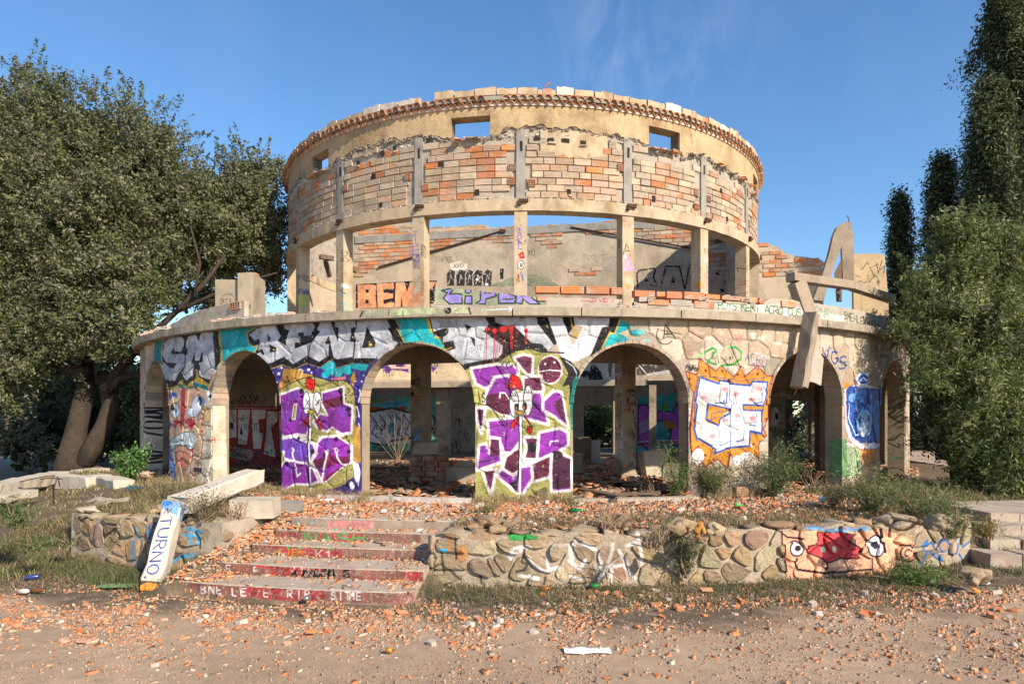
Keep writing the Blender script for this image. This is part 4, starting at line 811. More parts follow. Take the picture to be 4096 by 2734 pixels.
# stair risers
RS = 17.2
PS = Canvas('paint_steps', -17.5, -2.0, -0.85, 0.1, 190, None, RS * PI / 180)
def steps_uv(X, Y): return on_cyl(X, Y, PS.R)
PS.to_uv = steps_uv
STEPS = [(15.36, 0.0, -.153), (15.62, -.153, -.306), (16.08, -.306, -.459), (16.68, -.459, -.60), (17.26, -.60, -.76)]   # radius of the riser, top, bottom
f = PS.frame(700, 1850, 2.1355)
PS.R = 17.26
f.poly([(60, 1000), (2060, 1090), (2060, 1220), (60, 1130)], '80443c', .8); f.poly([(560, 1050), (1280, 1090), (1280, 1200), (560, 1150)], 'a42c32', .7)
for ch, x, y in (('B', 225, 1045), ('N', 290, 1048), ('E', 355, 1052), ('L', 490, 1065), ('E', 565, 1068), ('E', 755, 1075), ('R', 965, 1080), ('I', 1040, 1084), ('P', 1110, 1086), ('S', 1335, 1098), ('I', 1395, 1100), ('T', 1455, 1100), ('M', 1490, 1100), ('E', 1550, 1102)): f.text(ch, x, y, 38, 66, 'd8d0cc', 13)
PS.R = 16.68
f.poly([(270, 840), (2120, 900), (2120, 1020), (270, 960)], '7e433a', .8); f.poly([(830, 880), (1100, 890), (1100, 1000), (830, 990)], 'a42c32', .7); f.poly([(1950, 915), (2110, 915), (2110, 1000), (1950, 1010)], 'b02a2e', .7)
f.text('E', 440, 870, 34, 72, 'd8d0cc', 12); f.text('E', 672, 885, 34, 70, 'd8d0cc', 12); f.text('1 RSC I', 985, 905, 40, 70, 'c8b8a0', 9, .7); f.text('672QON S', 1005, 910, 44, 68, '0c080a', 22, dx=7)
PS.R = 16.08
f.poly([(550, 700), (2120, 745), (2120, 850), (550, 790)], '7a4a40', .75); f.poly([(900, 725), (1200, 735), (1200, 835), (900, 820)], 'a83034', .8); f.poly([(1200, 740), (1430, 745), (1430, 840), (1200, 835)], 'a03238', .8)
f.text('aLiEn', 845, 735, 42, 50, 'c88424', 9); f.text('K1', 1205, 745, 60, 80, 'd8b8b8', 12, .9); f.text('LAU', 1568, 775, 24, 44, '3c4a3c', 6, .8)
PS.R = 15.62
f.poly([(790, 580), (2100, 610), (2100, 700), (790, 680)], '7c4a40', .8); f.poly([(900, 590), (1060, 595), (1060, 690), (900, 680)], '8e3a38', .8); f.poly([(1200, 600), (1640, 600), (1640, 690), (1200, 690)], 'a03a3c', .7)
f.text('NASH', 1110, 602, 100, 78, '1f9a44', 16, dx=12); f.line([(1660, 620), (1700, 660), (1740, 640)], '5a8a50', 14, .6)
PS.R = 15.36
f.poly([(1300, 488), (1700, 495), (1700, 575), (1300, 572)], 'cc7c7c', .8); f.blob(1050, 510, 10, 12, '7cc4b8'); f.blob(1160, 512, 30, 10, '7cc4b8', .6)
IMG_S = PS.image(.2, 8)
# retaining wall faces
RR = 16.35
PR = Canvas('paint_retaining', -29, 26, -0.85, 0.35, 90, lambda X, Y: on_cyl(X, Y, RR), RR * PI / 180)
f = PR.frame(1600, 1900, 1.807)
f.poly([(760, 420), (800, 400), (900, 410), (1000, 440), (980, 465), (800, 470)], '2f9a44', .95)
for st in ([(790, 580), (900, 540), (870, 510), (810, 530), (800, 600)], [(930, 600), (970, 650), (1040, 690), (1150, 665)], [(1060, 600), (1070, 660)], [(1240, 600), (1230, 520), (1270, 480)], [(1220, 610), (1300, 680), (1340, 610)], [(1330, 490), (1420, 540), (1460, 640)], [(1440, 640), (1470, 690), (1440, 740)], [(1540, 500), (1500, 660), (1640, 640), (1580, 540)], [(1720, 410), (1740, 560), (1750, 640)], [(1640, 510), (1720, 480)], [(1530, 680), (1520, 780)], [(1620, 660), (1700, 740)], [(1230, 730), (1300, 740)], [(860, 720), (1000, 740)]): f.line(st, 'e8e4e0', 25, .8, .9)
f.blob(1200, 500, 180, 16, 'e0dcd8', .3); f.blob(900, 520, 60, 22, 'dcd6d0', .5)
for st in ([(900, 540), (880, 620), (920, 640), (900, 680), (840, 690)], [(200, 620), (260, 590), (240, 560), (190, 600), (220, 680), (280, 640)], [(300, 560), (320, 700)], [(300, 640), (370, 690), (440, 750)], [(180, 740), (260, 680)], [(580, 720), (590, 780)], [(400, 450), (410, 600)], [(1050, 730), (1040, 780)]): f.line(st, '242022', 17, .85, .8)
f.blob(320, 540, 26, 20, '3aa4cc'); f.line([(360, 440), (360, 540)], 'c8762c', 30, .6); f.blob(600, 440, 110, 30, 'b8741c', .4); f.blob(450, 560, 40, 60, 'b8742c', .6)
f.poly([(2120, 240), (2170, 235), (2205, 300), (2200, 360), (2130, 350)], 'd0802c', .95); f.blob(2150, 270, 24, 12, 'c8b8a8'); f.blob(2160, 320, 24, 12, 'c8b8a8')
f = PR.frame(2800, 1850, 1.8125)
f.poly([(590, 500), (760, 490), (1300, 480), (1430, 510), (1560, 590), (1550, 700), (1440, 770), (1240, 840), (830, 850), (640, 840), (590, 700)], 'e0a484', .95)
f.poly([(840, 500), (1020, 500), (1100, 520), (1080, 570), (1170, 620), (1140, 690), (1000, 690), (920, 720), (850, 680), (780, 650), (780, 600), (850, 590)], 'cc484c', 1, '2a1218', 10)
for x, y, rx, ry in ((690, 620, 52, 52), (1265, 600, 62, 80)): f.blob(x, y, rx, ry, 'dcd8dc'); f.line(_A(x, y, rx, ry, 0, 360, 14), '1c1418', 10); f.blob(x + 6, y - 5, rx * .45, ry * .4, '2c2838')
f.line(_A(1495, 650, 60, 60, 0, 330, 14), '1c1418', 11); f.line(_A(1495, 650, 28, 28, 0, 330, 10), '1c1418', 10)
f.line([(690, 690), (700, 770), (900, 795), (1250, 770)], '1c1418', 15); f.line([(910, 720), (920, 790)], '1c1418', 11); f.line([(1250, 680), (1255, 820)], '1c1418', 11); f.line([(600, 500), (600, 700), (620, 800)], '1c1418', 13); f.line([(560, 480), (640, 540), (750, 550)], '1c1418', 11); f.line([(1300, 480), (1330, 640)], '1c1418', 23); f.line([(500, 600), (560, 490)], '1c1418', 13)
f.blob(875, 622, 16, 22, 'c8dcb0'); f.blob(960, 622, 16, 22, 'c8dcb0')
for i in range(14): f.blob(770 + i * 32, random.uniform(470, 496), 26, 14, '5a94c4', .75)
f.line([(1600, 600), (1640, 560), (1600, 730)], '2468a8', 18); f.line([(1640, 640), (1750, 710), (1680, 570), (1620, 600)], '2468a8', 16); f.line(_A(1765, 600, 36, 44, 0, 360, 12), '2468a8', 15); f.line([(1870, 530), (1815, 730)], '2468a8', 17); f.line([(1960, 570), (1870, 640), (1910, 710)], '2468a8', 16); f.blob(1990, 620, 20, 20, '2468a8', .8)
f.blob(1700, 755, 50, 36, 'd8d0d0', .6); f.poly([(1875, 740), (1905, 745), (1895, 800), (1880, 790)], 'cc4a4c')
f = PR.frame(0, 1800, 2.1355)
for st, c in (([(1170, 660), (1180, 740)], '3a9cd0'), ([(1270, 650), (1275, 700)], '3a9cd0'), ([(1340, 620), (1290, 760)], '1f5a9c'), ([(1160, 780), (1150, 940)], '3a9cd0'), ([(1590, 670), (1740, 690)], '3a9cd0'), ([(1580, 720), (1700, 730), (1690, 800)], '49b0dc'), ([(1480, 950), (1560, 900), (1680, 890)], '49b0dc'), ([(1620, 740), (1640, 800)], '49b0dc')): f.line(st, c, 34, .8, .9)
for st in ([(740, 620), (770, 720)], [(830, 640), (800, 820)], [(920, 640), (960, 760), (1040, 820)], [(1840, 640), (1850, 800), (1880, 760)], [(1820, 740), (1880, 720)]): f.line(st, '1f1c1e', 14, .8, .7)
IMG_R = PR.image(.06, 9)
# ================================================================== materials of the ruin
CONC = (0.34, 0.29, 0.225); CONC2 = (0.17, 0.155, 0.135)
m_stone = rough_mat('arcade_stone', None, .28, 2.5, (0.10, 0.085, 0.065), .45, .9, .88, 1.0, 30, IMG_A, .36, bdist=.05)
m_reveal = rough_mat('arch_reveal', (0.40, 0.31, 0.21), .28, 3, (0.13, 0.10, 0.07), .6, 1.6, .92, .8, 24, None)
m_ledge = rough_mat('ledge_concrete', (0.36, 0.30, 0.22), .25, 3, (0.09, 0.08, 0.065), .75, 1.3, .9, .5, 30, IMG_L, .6, streak=.6)
m_par = rough_mat('parapet_plaster', None, .2, 3, (0.12, 0.10, 0.08), .6, 1.6, .9, .6, 30, IMG_P, .6)
m_drum = rough_mat('drum_concrete', (0.49, 0.38, 0.245), .22, 2.4, (0.22, 0.145, 0.07), .75, 1.8, .9, .6, 26, IMG_D, .6, streak=.5, second=(0.37, 0.31, 0.24), second_amt=.5, second_scale=1.4)
m_plast = rough_mat('drum_render_coat', (0.50, 0.36, 0.205), .28, 1.6, (0.20, 0.125, 0.06), .75, 1.1, .92, 1.0, 30, None, streak=.3, bdist=.04, second=(0.33, 0.24, 0.13), second_amt=.45, second_scale=.8)
m_mortar = rough_mat('mortar', (0.42, 0.36, 0.29), .3, 5, (0.12, 0.10, 0.08), .6, 3.0, .95, 1.0, 24, None, bdist=.05)
m_brick = rough_mat('hollow_brick', None, .24, 5, (0.24, 0.185, 0.13), .65, 1.3, .88, .7, 30, None, ridges=9, second=(0.44, 0.37, 0.29), second_amt=.7, second_scale=2.2)
m_tile = rough_mat('terracotta_tile', None, .25, 6, (0.12, 0.08, 0.06), .5, 4, .85, .4, 40, None)
m_grey = rough_mat('grey_concrete', (0.30, 0.275, 0.235), .22, 4, (0.10, 0.09, 0.08), .5, 2, .9, .6, 30, None, streak=.4)
m_conc = rough_mat('old_concrete', (0.40, 0.335, 0.26), .22, 3, (0.12, 0.10, 0.075), .6, 1.5, .9, .6, 28, None, streak=.4)
m_gable = rough_mat('gable_plaster', (0.50, 0.41, 0.30), .18, 1.2, (0.25, 0.20, 0.145), .75, .8, .92, .9, 20, IMG_G, .7, second=(0.36, 0.31, 0.25), second_amt=.6, second_scale=.7, bdist=.04)
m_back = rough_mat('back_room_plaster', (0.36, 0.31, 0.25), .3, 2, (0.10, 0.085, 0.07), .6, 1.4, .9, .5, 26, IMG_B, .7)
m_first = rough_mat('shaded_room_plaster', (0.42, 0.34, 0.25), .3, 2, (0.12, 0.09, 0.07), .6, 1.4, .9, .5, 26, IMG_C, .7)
m_hole = rough_mat('painted_hole_shade', (0.03, 0.022, 0.016), .3, 9, None, 0, 1, .95, .3, 40, None)  # near-black colour paints in the shade inside the sockets and holes
m_vous = rough_mat('voussoir_stone', None, .25, 6, (0.13, 0.11, 0.085), .6, 3, .92, .8, 30, None)
m_iron = rough_mat('rusty_iron', (0.07, 0.035, 0.02), .4, 12, None, 0, 1, .8, .3, 60, None)
m_wood = rough_mat('weathered_wood', (0.16, 0.115, 0.075), .35, 7, (0.05, 0.04, 0.03), .6, 4, .85, .5, 50, None, streak=.2)

BRICKS = [(0.54, 0.27, 0.14), (0.56, 0.22, 0.10), (0.56, 0.40, 0.27), (0.52, 0.39, 0.26), (0.56, 0.34, 0.20), (0.60, 0.46, 0.32), (0.48, 0.36, 0.25), (0.62, 0.47, 0.33), (0.58, 0.38, 0.25), (0.55, 0.42, 0.30)]
ORANGE = [(0.66, 0.19, 0.05), (0.62, 0.22, 0.08), (0.70, 0.25, 0.08), (0.56, 0.20, 0.09)]
def jitc(c, a=.1):
    k = 1 + random.uniform(-a, a); return tuple(min(.95, v * k * (1 + random.uniform(-a, a) * .3)) for v in c)

# ================================================================== the rotunda
ROT = thing('ruined_rotunda', (CX, CY, 0), 'roofless round concrete and brick building with graffiti painted arcade and tiled rim', 'building')
ZC = 3.49         # underside of the ledge
ARCHES = [-105, -86, -67.0, -48.1, -28.9, -10.15, 8.9, 28.1, 46.9, 66, 85, 104]
AH = 5.30         # half width in degrees
ARR = AH * PI / 180 * RW
SPR = 3.02 - ARR  # spring height
def arch_half(c): return 4.9 if c in (-28.9, -48.1) else AH
def arch_z(th):
    for c in ARCHES:
        h = arch_half(c); d = abs(th - c)
        if d < h: return SPR + ARR * math.sqrt(max(0, 1 - (d / h) ** 2))
    return None
def arcade_core():
    mb = MB(cyl_uv(TH0, TH1, ZA0, ZA1)); ri, ro = 12.28, RW - .022
    mcol = (0.40, 0.33, 0.25); rev = (0.36, 0.29, 0.20)
    ths = set()
    t = -116.0
    while t <= 116: ths.add(round(t, 3)); t += 1.0
    for c in ARCHES:
        h = arch_half(c)
        ths = {q for q in ths if not (c - h - .3 < q < c + h + .3)}
        for i in range(25): ths.add(round(c - h * math.cos(PI * i / 24), 4))
    ths = sorted(ths); zb = -0.3
    for a, b in zip(ths, ths[1:]):
        m = (a + b) / 2; zm = arch_z(m)
        if zm is None: za_, zb_ = zb, zb
        else: za_, zb_ = arch_z(a) or SPR, arch_z(b) or SPR
        n = 2 if zm is None else 1
        mb.poly([cyl(a, ro, za_), cyl(b, ro, zb_), cyl(b, ro, ZC), cyl(a, ro, ZC)], mcol)
        mb.poly([cyl(b, ri, zb_), cyl(a, ri, za_), cyl(a, ri, ZC), cyl(b, ri, ZC)], rev)
        if zm is not None: mb.poly([cyl(a, ri, za_), cyl(b, ri, zb_), cyl(b, ro, zb_), cyl(a, ro, za_)], rev, 1)
    for c in ARCHES:
        h = arch_half(c)
        for s in (-1, 1):
            e = c + s * h
            q = [cyl(e, ri, zb), cyl(e, ro, zb), cyl(e, ro, SPR), cyl(e, ri, SPR)]; n0 = len(mb.v)
            for p in q: mb.vert(p)
            for i in (0, 3): u_, v_ = mb.uvf(*q[i]); mb.uo[n0 + i] = (u_ - s * 1.5 / (TH1 - TH0), v_)   # the paint folds round the corner onto the jamb
            mb.face([n0, n0 + 1, n0 + 2, n0 + 3] if s < 0 else [n0 + 3, n0 + 2, n0 + 1, n0], rev)
    return mb.build('arcade_wall', [m_stone, m_reveal], ROT)
ARC = arcade_core()

# irregular facing stones: a Voronoi pattern laid out on the wall, each cell a stone a little proud of the mortar
def clip_half(poly, nx, ny, d):
    out = []
    for i in range(len(poly)):
        p, q = poly[i], poly[(i + 1) % len(poly)]
        a = p[0] * nx + p[1] * ny - d; b = q[0] * nx + q[1] * ny - d
        if a <= 0: out.append(p)
        if (a < 0) != (b < 0) and a != b:
            t = a / (a - b); out.append((p[0] + (q[0] - p[0]) * t, p[1] + (q[1] - p[1]) * t))
    return out
def voronoi(x0, x1, y0, y1, step, jit, gap, asp=1.0, rr=random):
    pts = []; ny = max(1, round((y1 - y0) / (step / asp))); nx = round((x1 - x0) / step)
    for j in range(-1, ny + 1):
        for i in range(-1, nx + 1):
            pts.append((x0 + (i + .5 + (j % 2) * .5 + rr.uniform(-jit, jit)) * (x1 - x0) / nx, y0 + (j + .5 + rr.uniform(-jit, jit)) * (y1 - y0) / ny))
    A = np.array(pts); cells = []
    for i, (px, py) in enumerate(pts):
        if not (x0 < px < x1 and y0 < py < y1): continue
        d2 = ((A - (px, py)) ** 2).sum(1); nb = np.argsort(d2)[1:16]
        poly = [(x0, y0), (x1, y0), (x1, y1), (x0, y1)]
        for k in nb:
            dx, dy = A[k] - (px, py); L_ = math.hypot(dx, dy); mx_, my_ = (A[k] + (px, py)) / 2
            poly = clip_half(poly, dx / L_, dy / L_, (mx_ * dx + my_ * dy) / L_ - gap / 2)
            if len(poly) < 3: break
        if len(poly) >= 3: cells.append(((px, py), poly))
    return cells
def in_arch(s, z, m=0.0):
    th = s / (RW * PI / 180)
    for c in ARCHES:
        h = arch_half(c); dx = (th - c) * RW * PI / 180; hw = h * RW * PI / 180 + m
        if abs(dx) < hw and (z < SPR or math.hypot(dx / hw, (z - SPR) / (ARR + m)) < 1): return c
    return None
def push_out(s, z, m):
    c = in_arch(s, z, m)
    if c is None: return s, z
    cs = c * RW * PI / 180; hw = arch_half(c) * RW * PI / 180 + m; dx = s - cs
    if z < SPR: return cs + math.copysign(hw, dx), z
    r = math.hypot(dx / hw, (z - SPR) / (ARR + m)); r = max(r, 1e-3)
    return cs + dx / r, SPR + (z - SPR) / r
def area(p): return abs(sum(p[i][0] * p[(i + 1) % len(p)][1] - p[(i + 1) % len(p)][0] * p[i][1] for i in range(len(p)))) / 2
def facing(cells, r0, proud, uvf, colf, to3, keep=lambda c: True):
    out = []
    for (px, py), poly in cells:
        if area(poly) < .004: continue
        n = len(poly); cx_ = sum(p[0] for p in poly) / n; cy_ = sum(p[1] for p in poly) / n
        dpt = proud * random.uniform(.6, 1.4); col = colf(cx_, cy_)
        mb = MB(uvf)
        base = [mb.vert(to3(p[0], p[1], r0)) for p in poly]
        mid = [mb.vert(to3(cx_ + (p[0] - cx_) * .97, cy_ + (p[1] - cy_) * .97, r0 + dpt * .7)) for p in poly]
        top = [mb.vert(to3(cx_ + (p[0] - cx_) * .82, cy_ + (p[1] - cy_) * .82, r0 + dpt * random.uniform(.9, 1.15))) for p in poly]
        ctr = mb.vert(to3(cx_, cy_, r0 + dpt * random.uniform(.95, 1.2)))
        for i in range(n):
            j = (i + 1) % n
            mb.face((base[i], base[j], mid[j], mid[i]), col); mb.face((mid[i], mid[j], top[j], top[i]), col); mb.face((top[i], top[j], ctr), col)
        out.append((px, py, area(poly), mb))
    return out
def join(mbs, uvf=None):
    r = MB(uvf)
    for m in mbs:
        o = len(r.v); r.v += m.v; r.f += [tuple(i + o for i in f) for f in m.f]; r.c += m.c; r.mi += m.mi
    return r
K = RW * PI / 180
cells = voronoi(-62 * K, 60 * K, -0.25, ZC - .005, .42, .34, .03, 1.05)
good = []
for c, poly in cells:
    cc = (sum(p[0] for p in poly) / len(poly), sum(p[1] for p in poly) / len(poly))
    if in_arch(cc[0], cc[1], .02) is not None: continue
    poly = [push_out(p[0], p[1], .03) for p in poly]
    # drop doubled corners
    q = [p for i, p in enumerate(poly) if math.hypot(p[0] - poly[i - 1][0], p[1] - poly[i - 1][1]) > .01]
    if len(q) >= 3: good.append((c, q))
STONES = [(0.50, 0.39, 0.27), (0.44, 0.35, 0.25), (0.54, 0.43, 0.31), (0.40, 0.30, 0.21), (0.55, 0.44, 0.35), (0.52, 0.38, 0.26)]
def to3_arc(s, z, r): return cyl(s / K, r, z)
uvA = cyl_uv(TH0, TH1, ZA0, ZA1)
fs = facing(good, RW - .023, .021, uvA, lambda a, b: jitc(random.choice(STONES), .12), to3_arc)
fs.sort(key=lambda q: abs(q[0]) - 3 * q[2])
for px, py, ar, mb in fs[:290]: mb.build('stone', m_stone, ARC)
if fs[290:]: tag(join([q[3] for q in fs[290:]], uvA).build('stonework', m_stone, ARC), kind='stuff')
# thin brick voussoirs round every arch
nv = 0
for c in ARCHES:
    if abs(c) > 60: continue
    h = arch_half(c); n = 26 if abs(c) < 40 else 18
    for i in range(n):
        a0, a1 = PI * i / n, PI * (i + .93) / n
        mb = MB(uvA)
        col = jitc(random.choice([(0.42, 0.34, 0.25), (0.36, 0.30, 0.23), (0.48, 0.36, 0.26)]), .15)
        pr = RW + .003 + random.uniform(0, .010)
        R = []
        for rr_, e in ((12.30, .0), (pr, .0)):
            for a in (a0, a1):
                for k in (0.985, 1.0 + .055 / ARR):
                    R.append(cyl(c - h * math.cos(a) * k, rr_, SPR + ARR * math.sin(a) * k))
        i0, o0, i1, o1, I0, O0, I1, O1 = [mb.vert(p) for p in R]
        mb.face((I0, O0, O1, I1), col); mb.face((i0, I0, I1, i1), col, 1); mb.face((o0, o1, O1, O0), col); mb.face((i0, o0, O0, I0), col, 1); mb.face((i1, I1, O1, o1), col, 1)
        mb.build('voussoir', [m_stone, m_vous], ARC)

# ------------------------------------------------------------------ ledge slab and terrace roof
def ring(name, r0, r1, z0, z1, t0, t1, mat, parent, n=None, uvf=None, col=(1, 1, 1), rag=0.0, ragz=0.0):
    mb = MB(uvf); n = n or max(2, int((t1 - t0) / 1.0)); pr = None
    for i in range(n + 1):
        t = t0 + (t1 - t0) * i / n
        d = random.uniform(-rag, rag) if rag else 0; e = -abs(random.gauss(0, ragz)) if ragz else 0; g = abs(random.gauss(0, ragz)) * .5 if ragz else 0
        cur = [mb.vert(cyl(t, r0, z0)), mb.vert(cyl(t, r1 + d, z0 + g)), mb.vert(cyl(t, r1 + d, z1 + e)), mb.vert(cyl(t, r0, z1))]
        if pr:
            for k in range(4):
                l = (k + 1) % 4; mb.face((pr[k], cur[k], cur[l], pr[l]), col)
        else: mb.face(cur, col)
        pr = cur
    mb.face(pr[::-1], col)
    return mb.build(name, mat, parent)
random.seed(21)
uvL = cyl_uv(TH0, TH1, 3.45, 4.3)
TOPL = 3.654
LEDG = thing_led = ring('roof_slab', 8.62, 12.70, ZC + .002, TOPL - .012, -116, 116, m_conc, ROT, 116)
jt = [-116, -80, -58, -47, -37.5, -29, -20.5, -11, -1.6, 4.2, 13, 20.5, 29.5, 38, 47, 57, 80, 116]
for a, b in zip(jt, jt[1:]):
    ring('edge_band', 12.703, RL, ZC - .004, TOPL, a + .05, b - .05, m_ledge, LEDG, max(3, int((b - a) * 2)), uvL, rag=.006, ragz=.006)
# ------------------------------------------------------------------ drum
COLS = [-92, -74.5, -56, -38, -19.5, -1.0, 18.3, 36.1, 54.1, 72.5, 90]
DR0, DR1 = -116.0, 97.0
uvD = cyl_uv(-80, 80, 3.4, 9.7)
DRUM = None
def grid_wall(name, r0, r1, ts, zs, present, mat, parent, uvf=None, col=(1, 1, 1)):
    mb = MB(uvf); nt_, nz_ = len(ts) - 1, len(zs) - 1
    ok = [[present((ts[i] + ts[i + 1]) / 2, (zs[j] + zs[j + 1]) / 2) for j in range(nz_)] for i in range(nt_)]
    g = lambda i, j: 0 <= i < nt_ and 0 <= j < nz_ and ok[i][j]
    for i in range(nt_):
        for j in range(nz_):
            if not ok[i][j]: continue
            a, b, z, w = ts[i], ts[i + 1], zs[j], zs[j + 1]
            mb.poly([cyl(a, r1, z), cyl(b, r1, z), cyl(b, r1, w), cyl(a, r1, w)], col)
            mb.poly([cyl(b, r0, z), cyl(a, r0, z), cyl(a, r0, w), cyl(b, r0, w)], col)
            if not g(i - 1, j): mb.poly([cyl(a, r0, z), cyl(a, r1, z), cyl(a, r1, w), cyl(a, r0, w)], col)
            if not g(i + 1, j): mb.poly([cyl(b, r1, z), cyl(b, r0, z), cyl(b, r0, w), cyl(b, r1, w)], col)
            if not g(i, j - 1): mb.poly([cyl(a, r0, z), cyl(b, r0, z), cyl(b, r1, z), cyl(a, r1, z)], col)
            if not g(i, j + 1): mb.poly([cyl(a, r1, w), cyl(b, r1, w), cyl(b, r0, w), cyl(a, r0, w)], col)
    return mb.build(name, mat, parent)
WINS = [(-48.6, -41.8), (-13.3, -6.3), (22.6, 29.6), (59, 66)]
WZ0, WZ1 = 8.74, 9.27
def win(t, z, m=0): return any(a - m < t < b + m for a, b in WINS) and WZ0 - m * .15 < z < WZ1 + m * .15
tset = sorted({round(DR0 + i * 1.5, 2) for i in range(int((DR1 - DR0) / 1.5) + 1)} | {t for w in WINS for t in w})
zset = [7.10, 8.0, WZ0, 9.0, WZ1, 9.70]
DRUM = grid_wall('drum_wall', 8.10, 8.395, tset, zset, lambda t, z: not win(t, z), m_mortar, ROT)
# solid side walls of the drum below the beam
for a, b in ((DR0, -92), (90, DR1)):
    grid_wall('side_wall', 8.12, 8.42, [a + (b - a) * i / 12 for i in range(13)], [0, 3, 5, 6.83], lambda t, z: not (z < 3 and False), m_gable, ROT)
# beam over the columns
BEAM = ring('ring_beam', 8.10, 8.50, 6.815, 7.135, DR0, DR1, m_drum, ROT, 150, uvD, rag=.004, ragz=.012)
def radial_box(mb, th, r, w, d, z0, z1, col=(1, 1, 1), jit=0):
    t = rad(th); ax = (Vector((math.cos(t), math.sin(t), 0)), Vector((math.sin(t), -math.cos(t), 0)), Vector((0, 0, 1)))
    mb.box(cyl(th, r, (z0 + z1) / 2), (w, d, z1 - z0), col, ax, jit)
def painted_post(th, r, w, d, z0, z1, uvf, mat, span, name, parent):
    """square post whose front carries the paint layer; the layer folds round onto the sides"""
    mb = MB(uvf); radial_box(mb, th, r, w, d, z0, z1); front = r + d / 2
    for i, p in enumerate(mb.v):
        rr_ = math.hypot(p[0] - CX, p[1] - CY)
        if rr_ < front - .02:
            tt_ = math.degrees(math.atan2(p[0] - CX, CY - p[1])); u_, v_ = uvf(*p); mb.uo[i] = (u_ + (1 if tt_ > th else -1) * 1.1 / span, v_)
    return mb.build(name, mat, parent)
for t in COLS:
    c = painted_post(t, 8.30, .33, .33, TOPL - .01, 6.813, uvD, m_drum, 160, 'column', ROT)
    if abs(t) < 76:
        mb = MB()   # grey concrete post in the brick band, with a socket
        radial_box(mb, t, 8.40, .23, .10, 7.138, 8.88, jit=.004); p = mb.build('post', m_grey, ROT)
        mb = MB(); radial_box(mb, t + .1, 8.452, .06, .012, 8.34, 8.60, (.5, .5, .5), .004); mb.build('socket', m_hole, p)
        mb = MB(); radial_box(mb, t + .5, 8.50, .24, .14, 7.02, 7.10, (1, 1, 1), .015); radial_box(mb, t - .2, 8.52, .09, .12, 6.95, 7.01, (1, 1, 1), .01); mb.build('iron_bracket', m_iron, p)
# hollow bricks of the drum
random.seed(5)
def plaster_edge(t):   # ragged lower edge of the render coat
    z = 8.93 + .05 * math.sin(t * .21 + 1) + .035 * math.sin(t * .9) + .03 * math.sin(t * 2.3 + 2)
    if any(a - 2 < t < b + 2 for a, b in WINS): z = min(z, 8.78) if not any(a < t < b for a, b in WINS) else WZ0
    return z - (0.13 if 30 < t < 60 else 0) * 1
def brick_box(th0, th1, z0, z1, r0, r1, col):
    mb = MB(); b = .008; q = .12
    B = [mb.vert(cyl(t, r0, z)) for t, z in ((th0, z0), (th1, z0), (th1, z1), (th0, z1))]
    M_ = [mb.vert(cyl(t, r1 - b, z)) for t, z in ((th0, z0), (th1, z0), (th1, z1), (th0, z1))]
    j = lambda: random.uniform(-.004, .004)
    T_ = [mb.vert(cyl(t, r1 + j(), z + j())) for t, z in ((th0 + q * .4, z0 + b), (th1 - q * .4, z0 + b), (th1 - q * .4, z1 - b), (th0 + q * .4, z1 - b))]
    for i in range(4):
        k = (i + 1) % 4; mb.face((B[i], B[k], M_[k], M_[i]), col); mb.face((M_[i], M_[k], T_[k], T_[i]), col)
    mb.face(T_, col)
    if random.random() < .35:   # a broken corner
        k = random.choice([8, 9, 10, 11]); x, y, z = mb.v[k]; f_ = random.uniform(.010, .03) / 8.4; mb.v[k] = (x - (x - CX) * f_, y - (y - CY) * f_, z + random.uniform(-.03, .03) * (1 if k < 10 else -1))
    return mb
bricks = []; CH = .172; bw = 3.18
z = 7.16; row = 0
while z < 8.86:
    t = -76.0 + (row % 2) * bw / 2
    while t < 78:
        w = bw if random.random() > .12 else bw * random.choice([.5, .66])
        a, b = t + .08, t + w - .06; c = (a + b) / 2
        near = min(abs(c - q) for q in COLS)
        top = plaster_edge(c) - .06
        skip = near < 1.0 or z + CH > top + .02
        if near < 2.3:   # bricks stop raggedly at the posts
            q = min(COLS, key=lambda q: abs(c - q))
            if c > q: a = max(a, q + .85 + random.uniform(0, .35))
            else: b = min(b, q - .85 - random.uniform(0, .35))
        if b - a < .7: skip = True
        if z > top - .42 and random.random() < .30: skip = True
        if 2.5 < c < 14.2 and z > 8.22: skip = True      # smooth patch of old render
        if random.random() < .012: skip = True
        if not skip:
            lit = c > 18 or c < -50
            u = random.random()
            col = random.choice(ORANGE) if u < (.10 if abs(c + 9) < 12 else .04) else random.choice(BRICKS[1:]) if u > .30 else random.choice([(0.50, 0.39, 0.27), (0.54, 0.42, 0.30)])
            bricks.append((abs(c), brick_box(a, b, z + .006, z + CH - .009, 8.39, 8.428 + random.uniform(0, .022), jitc(tuple(v * .88 for v in col), .18))))
        t += w
    z += CH; row += 1
bricks.sort(key=lambda q: q[0])
for d, mb in bricks[:298]: mb.build('brick', m_brick, DRUM)
tag(join([q[1] for q in bricks[298:]]).build('brickwork', m_brick, DRUM), kind='stuff')
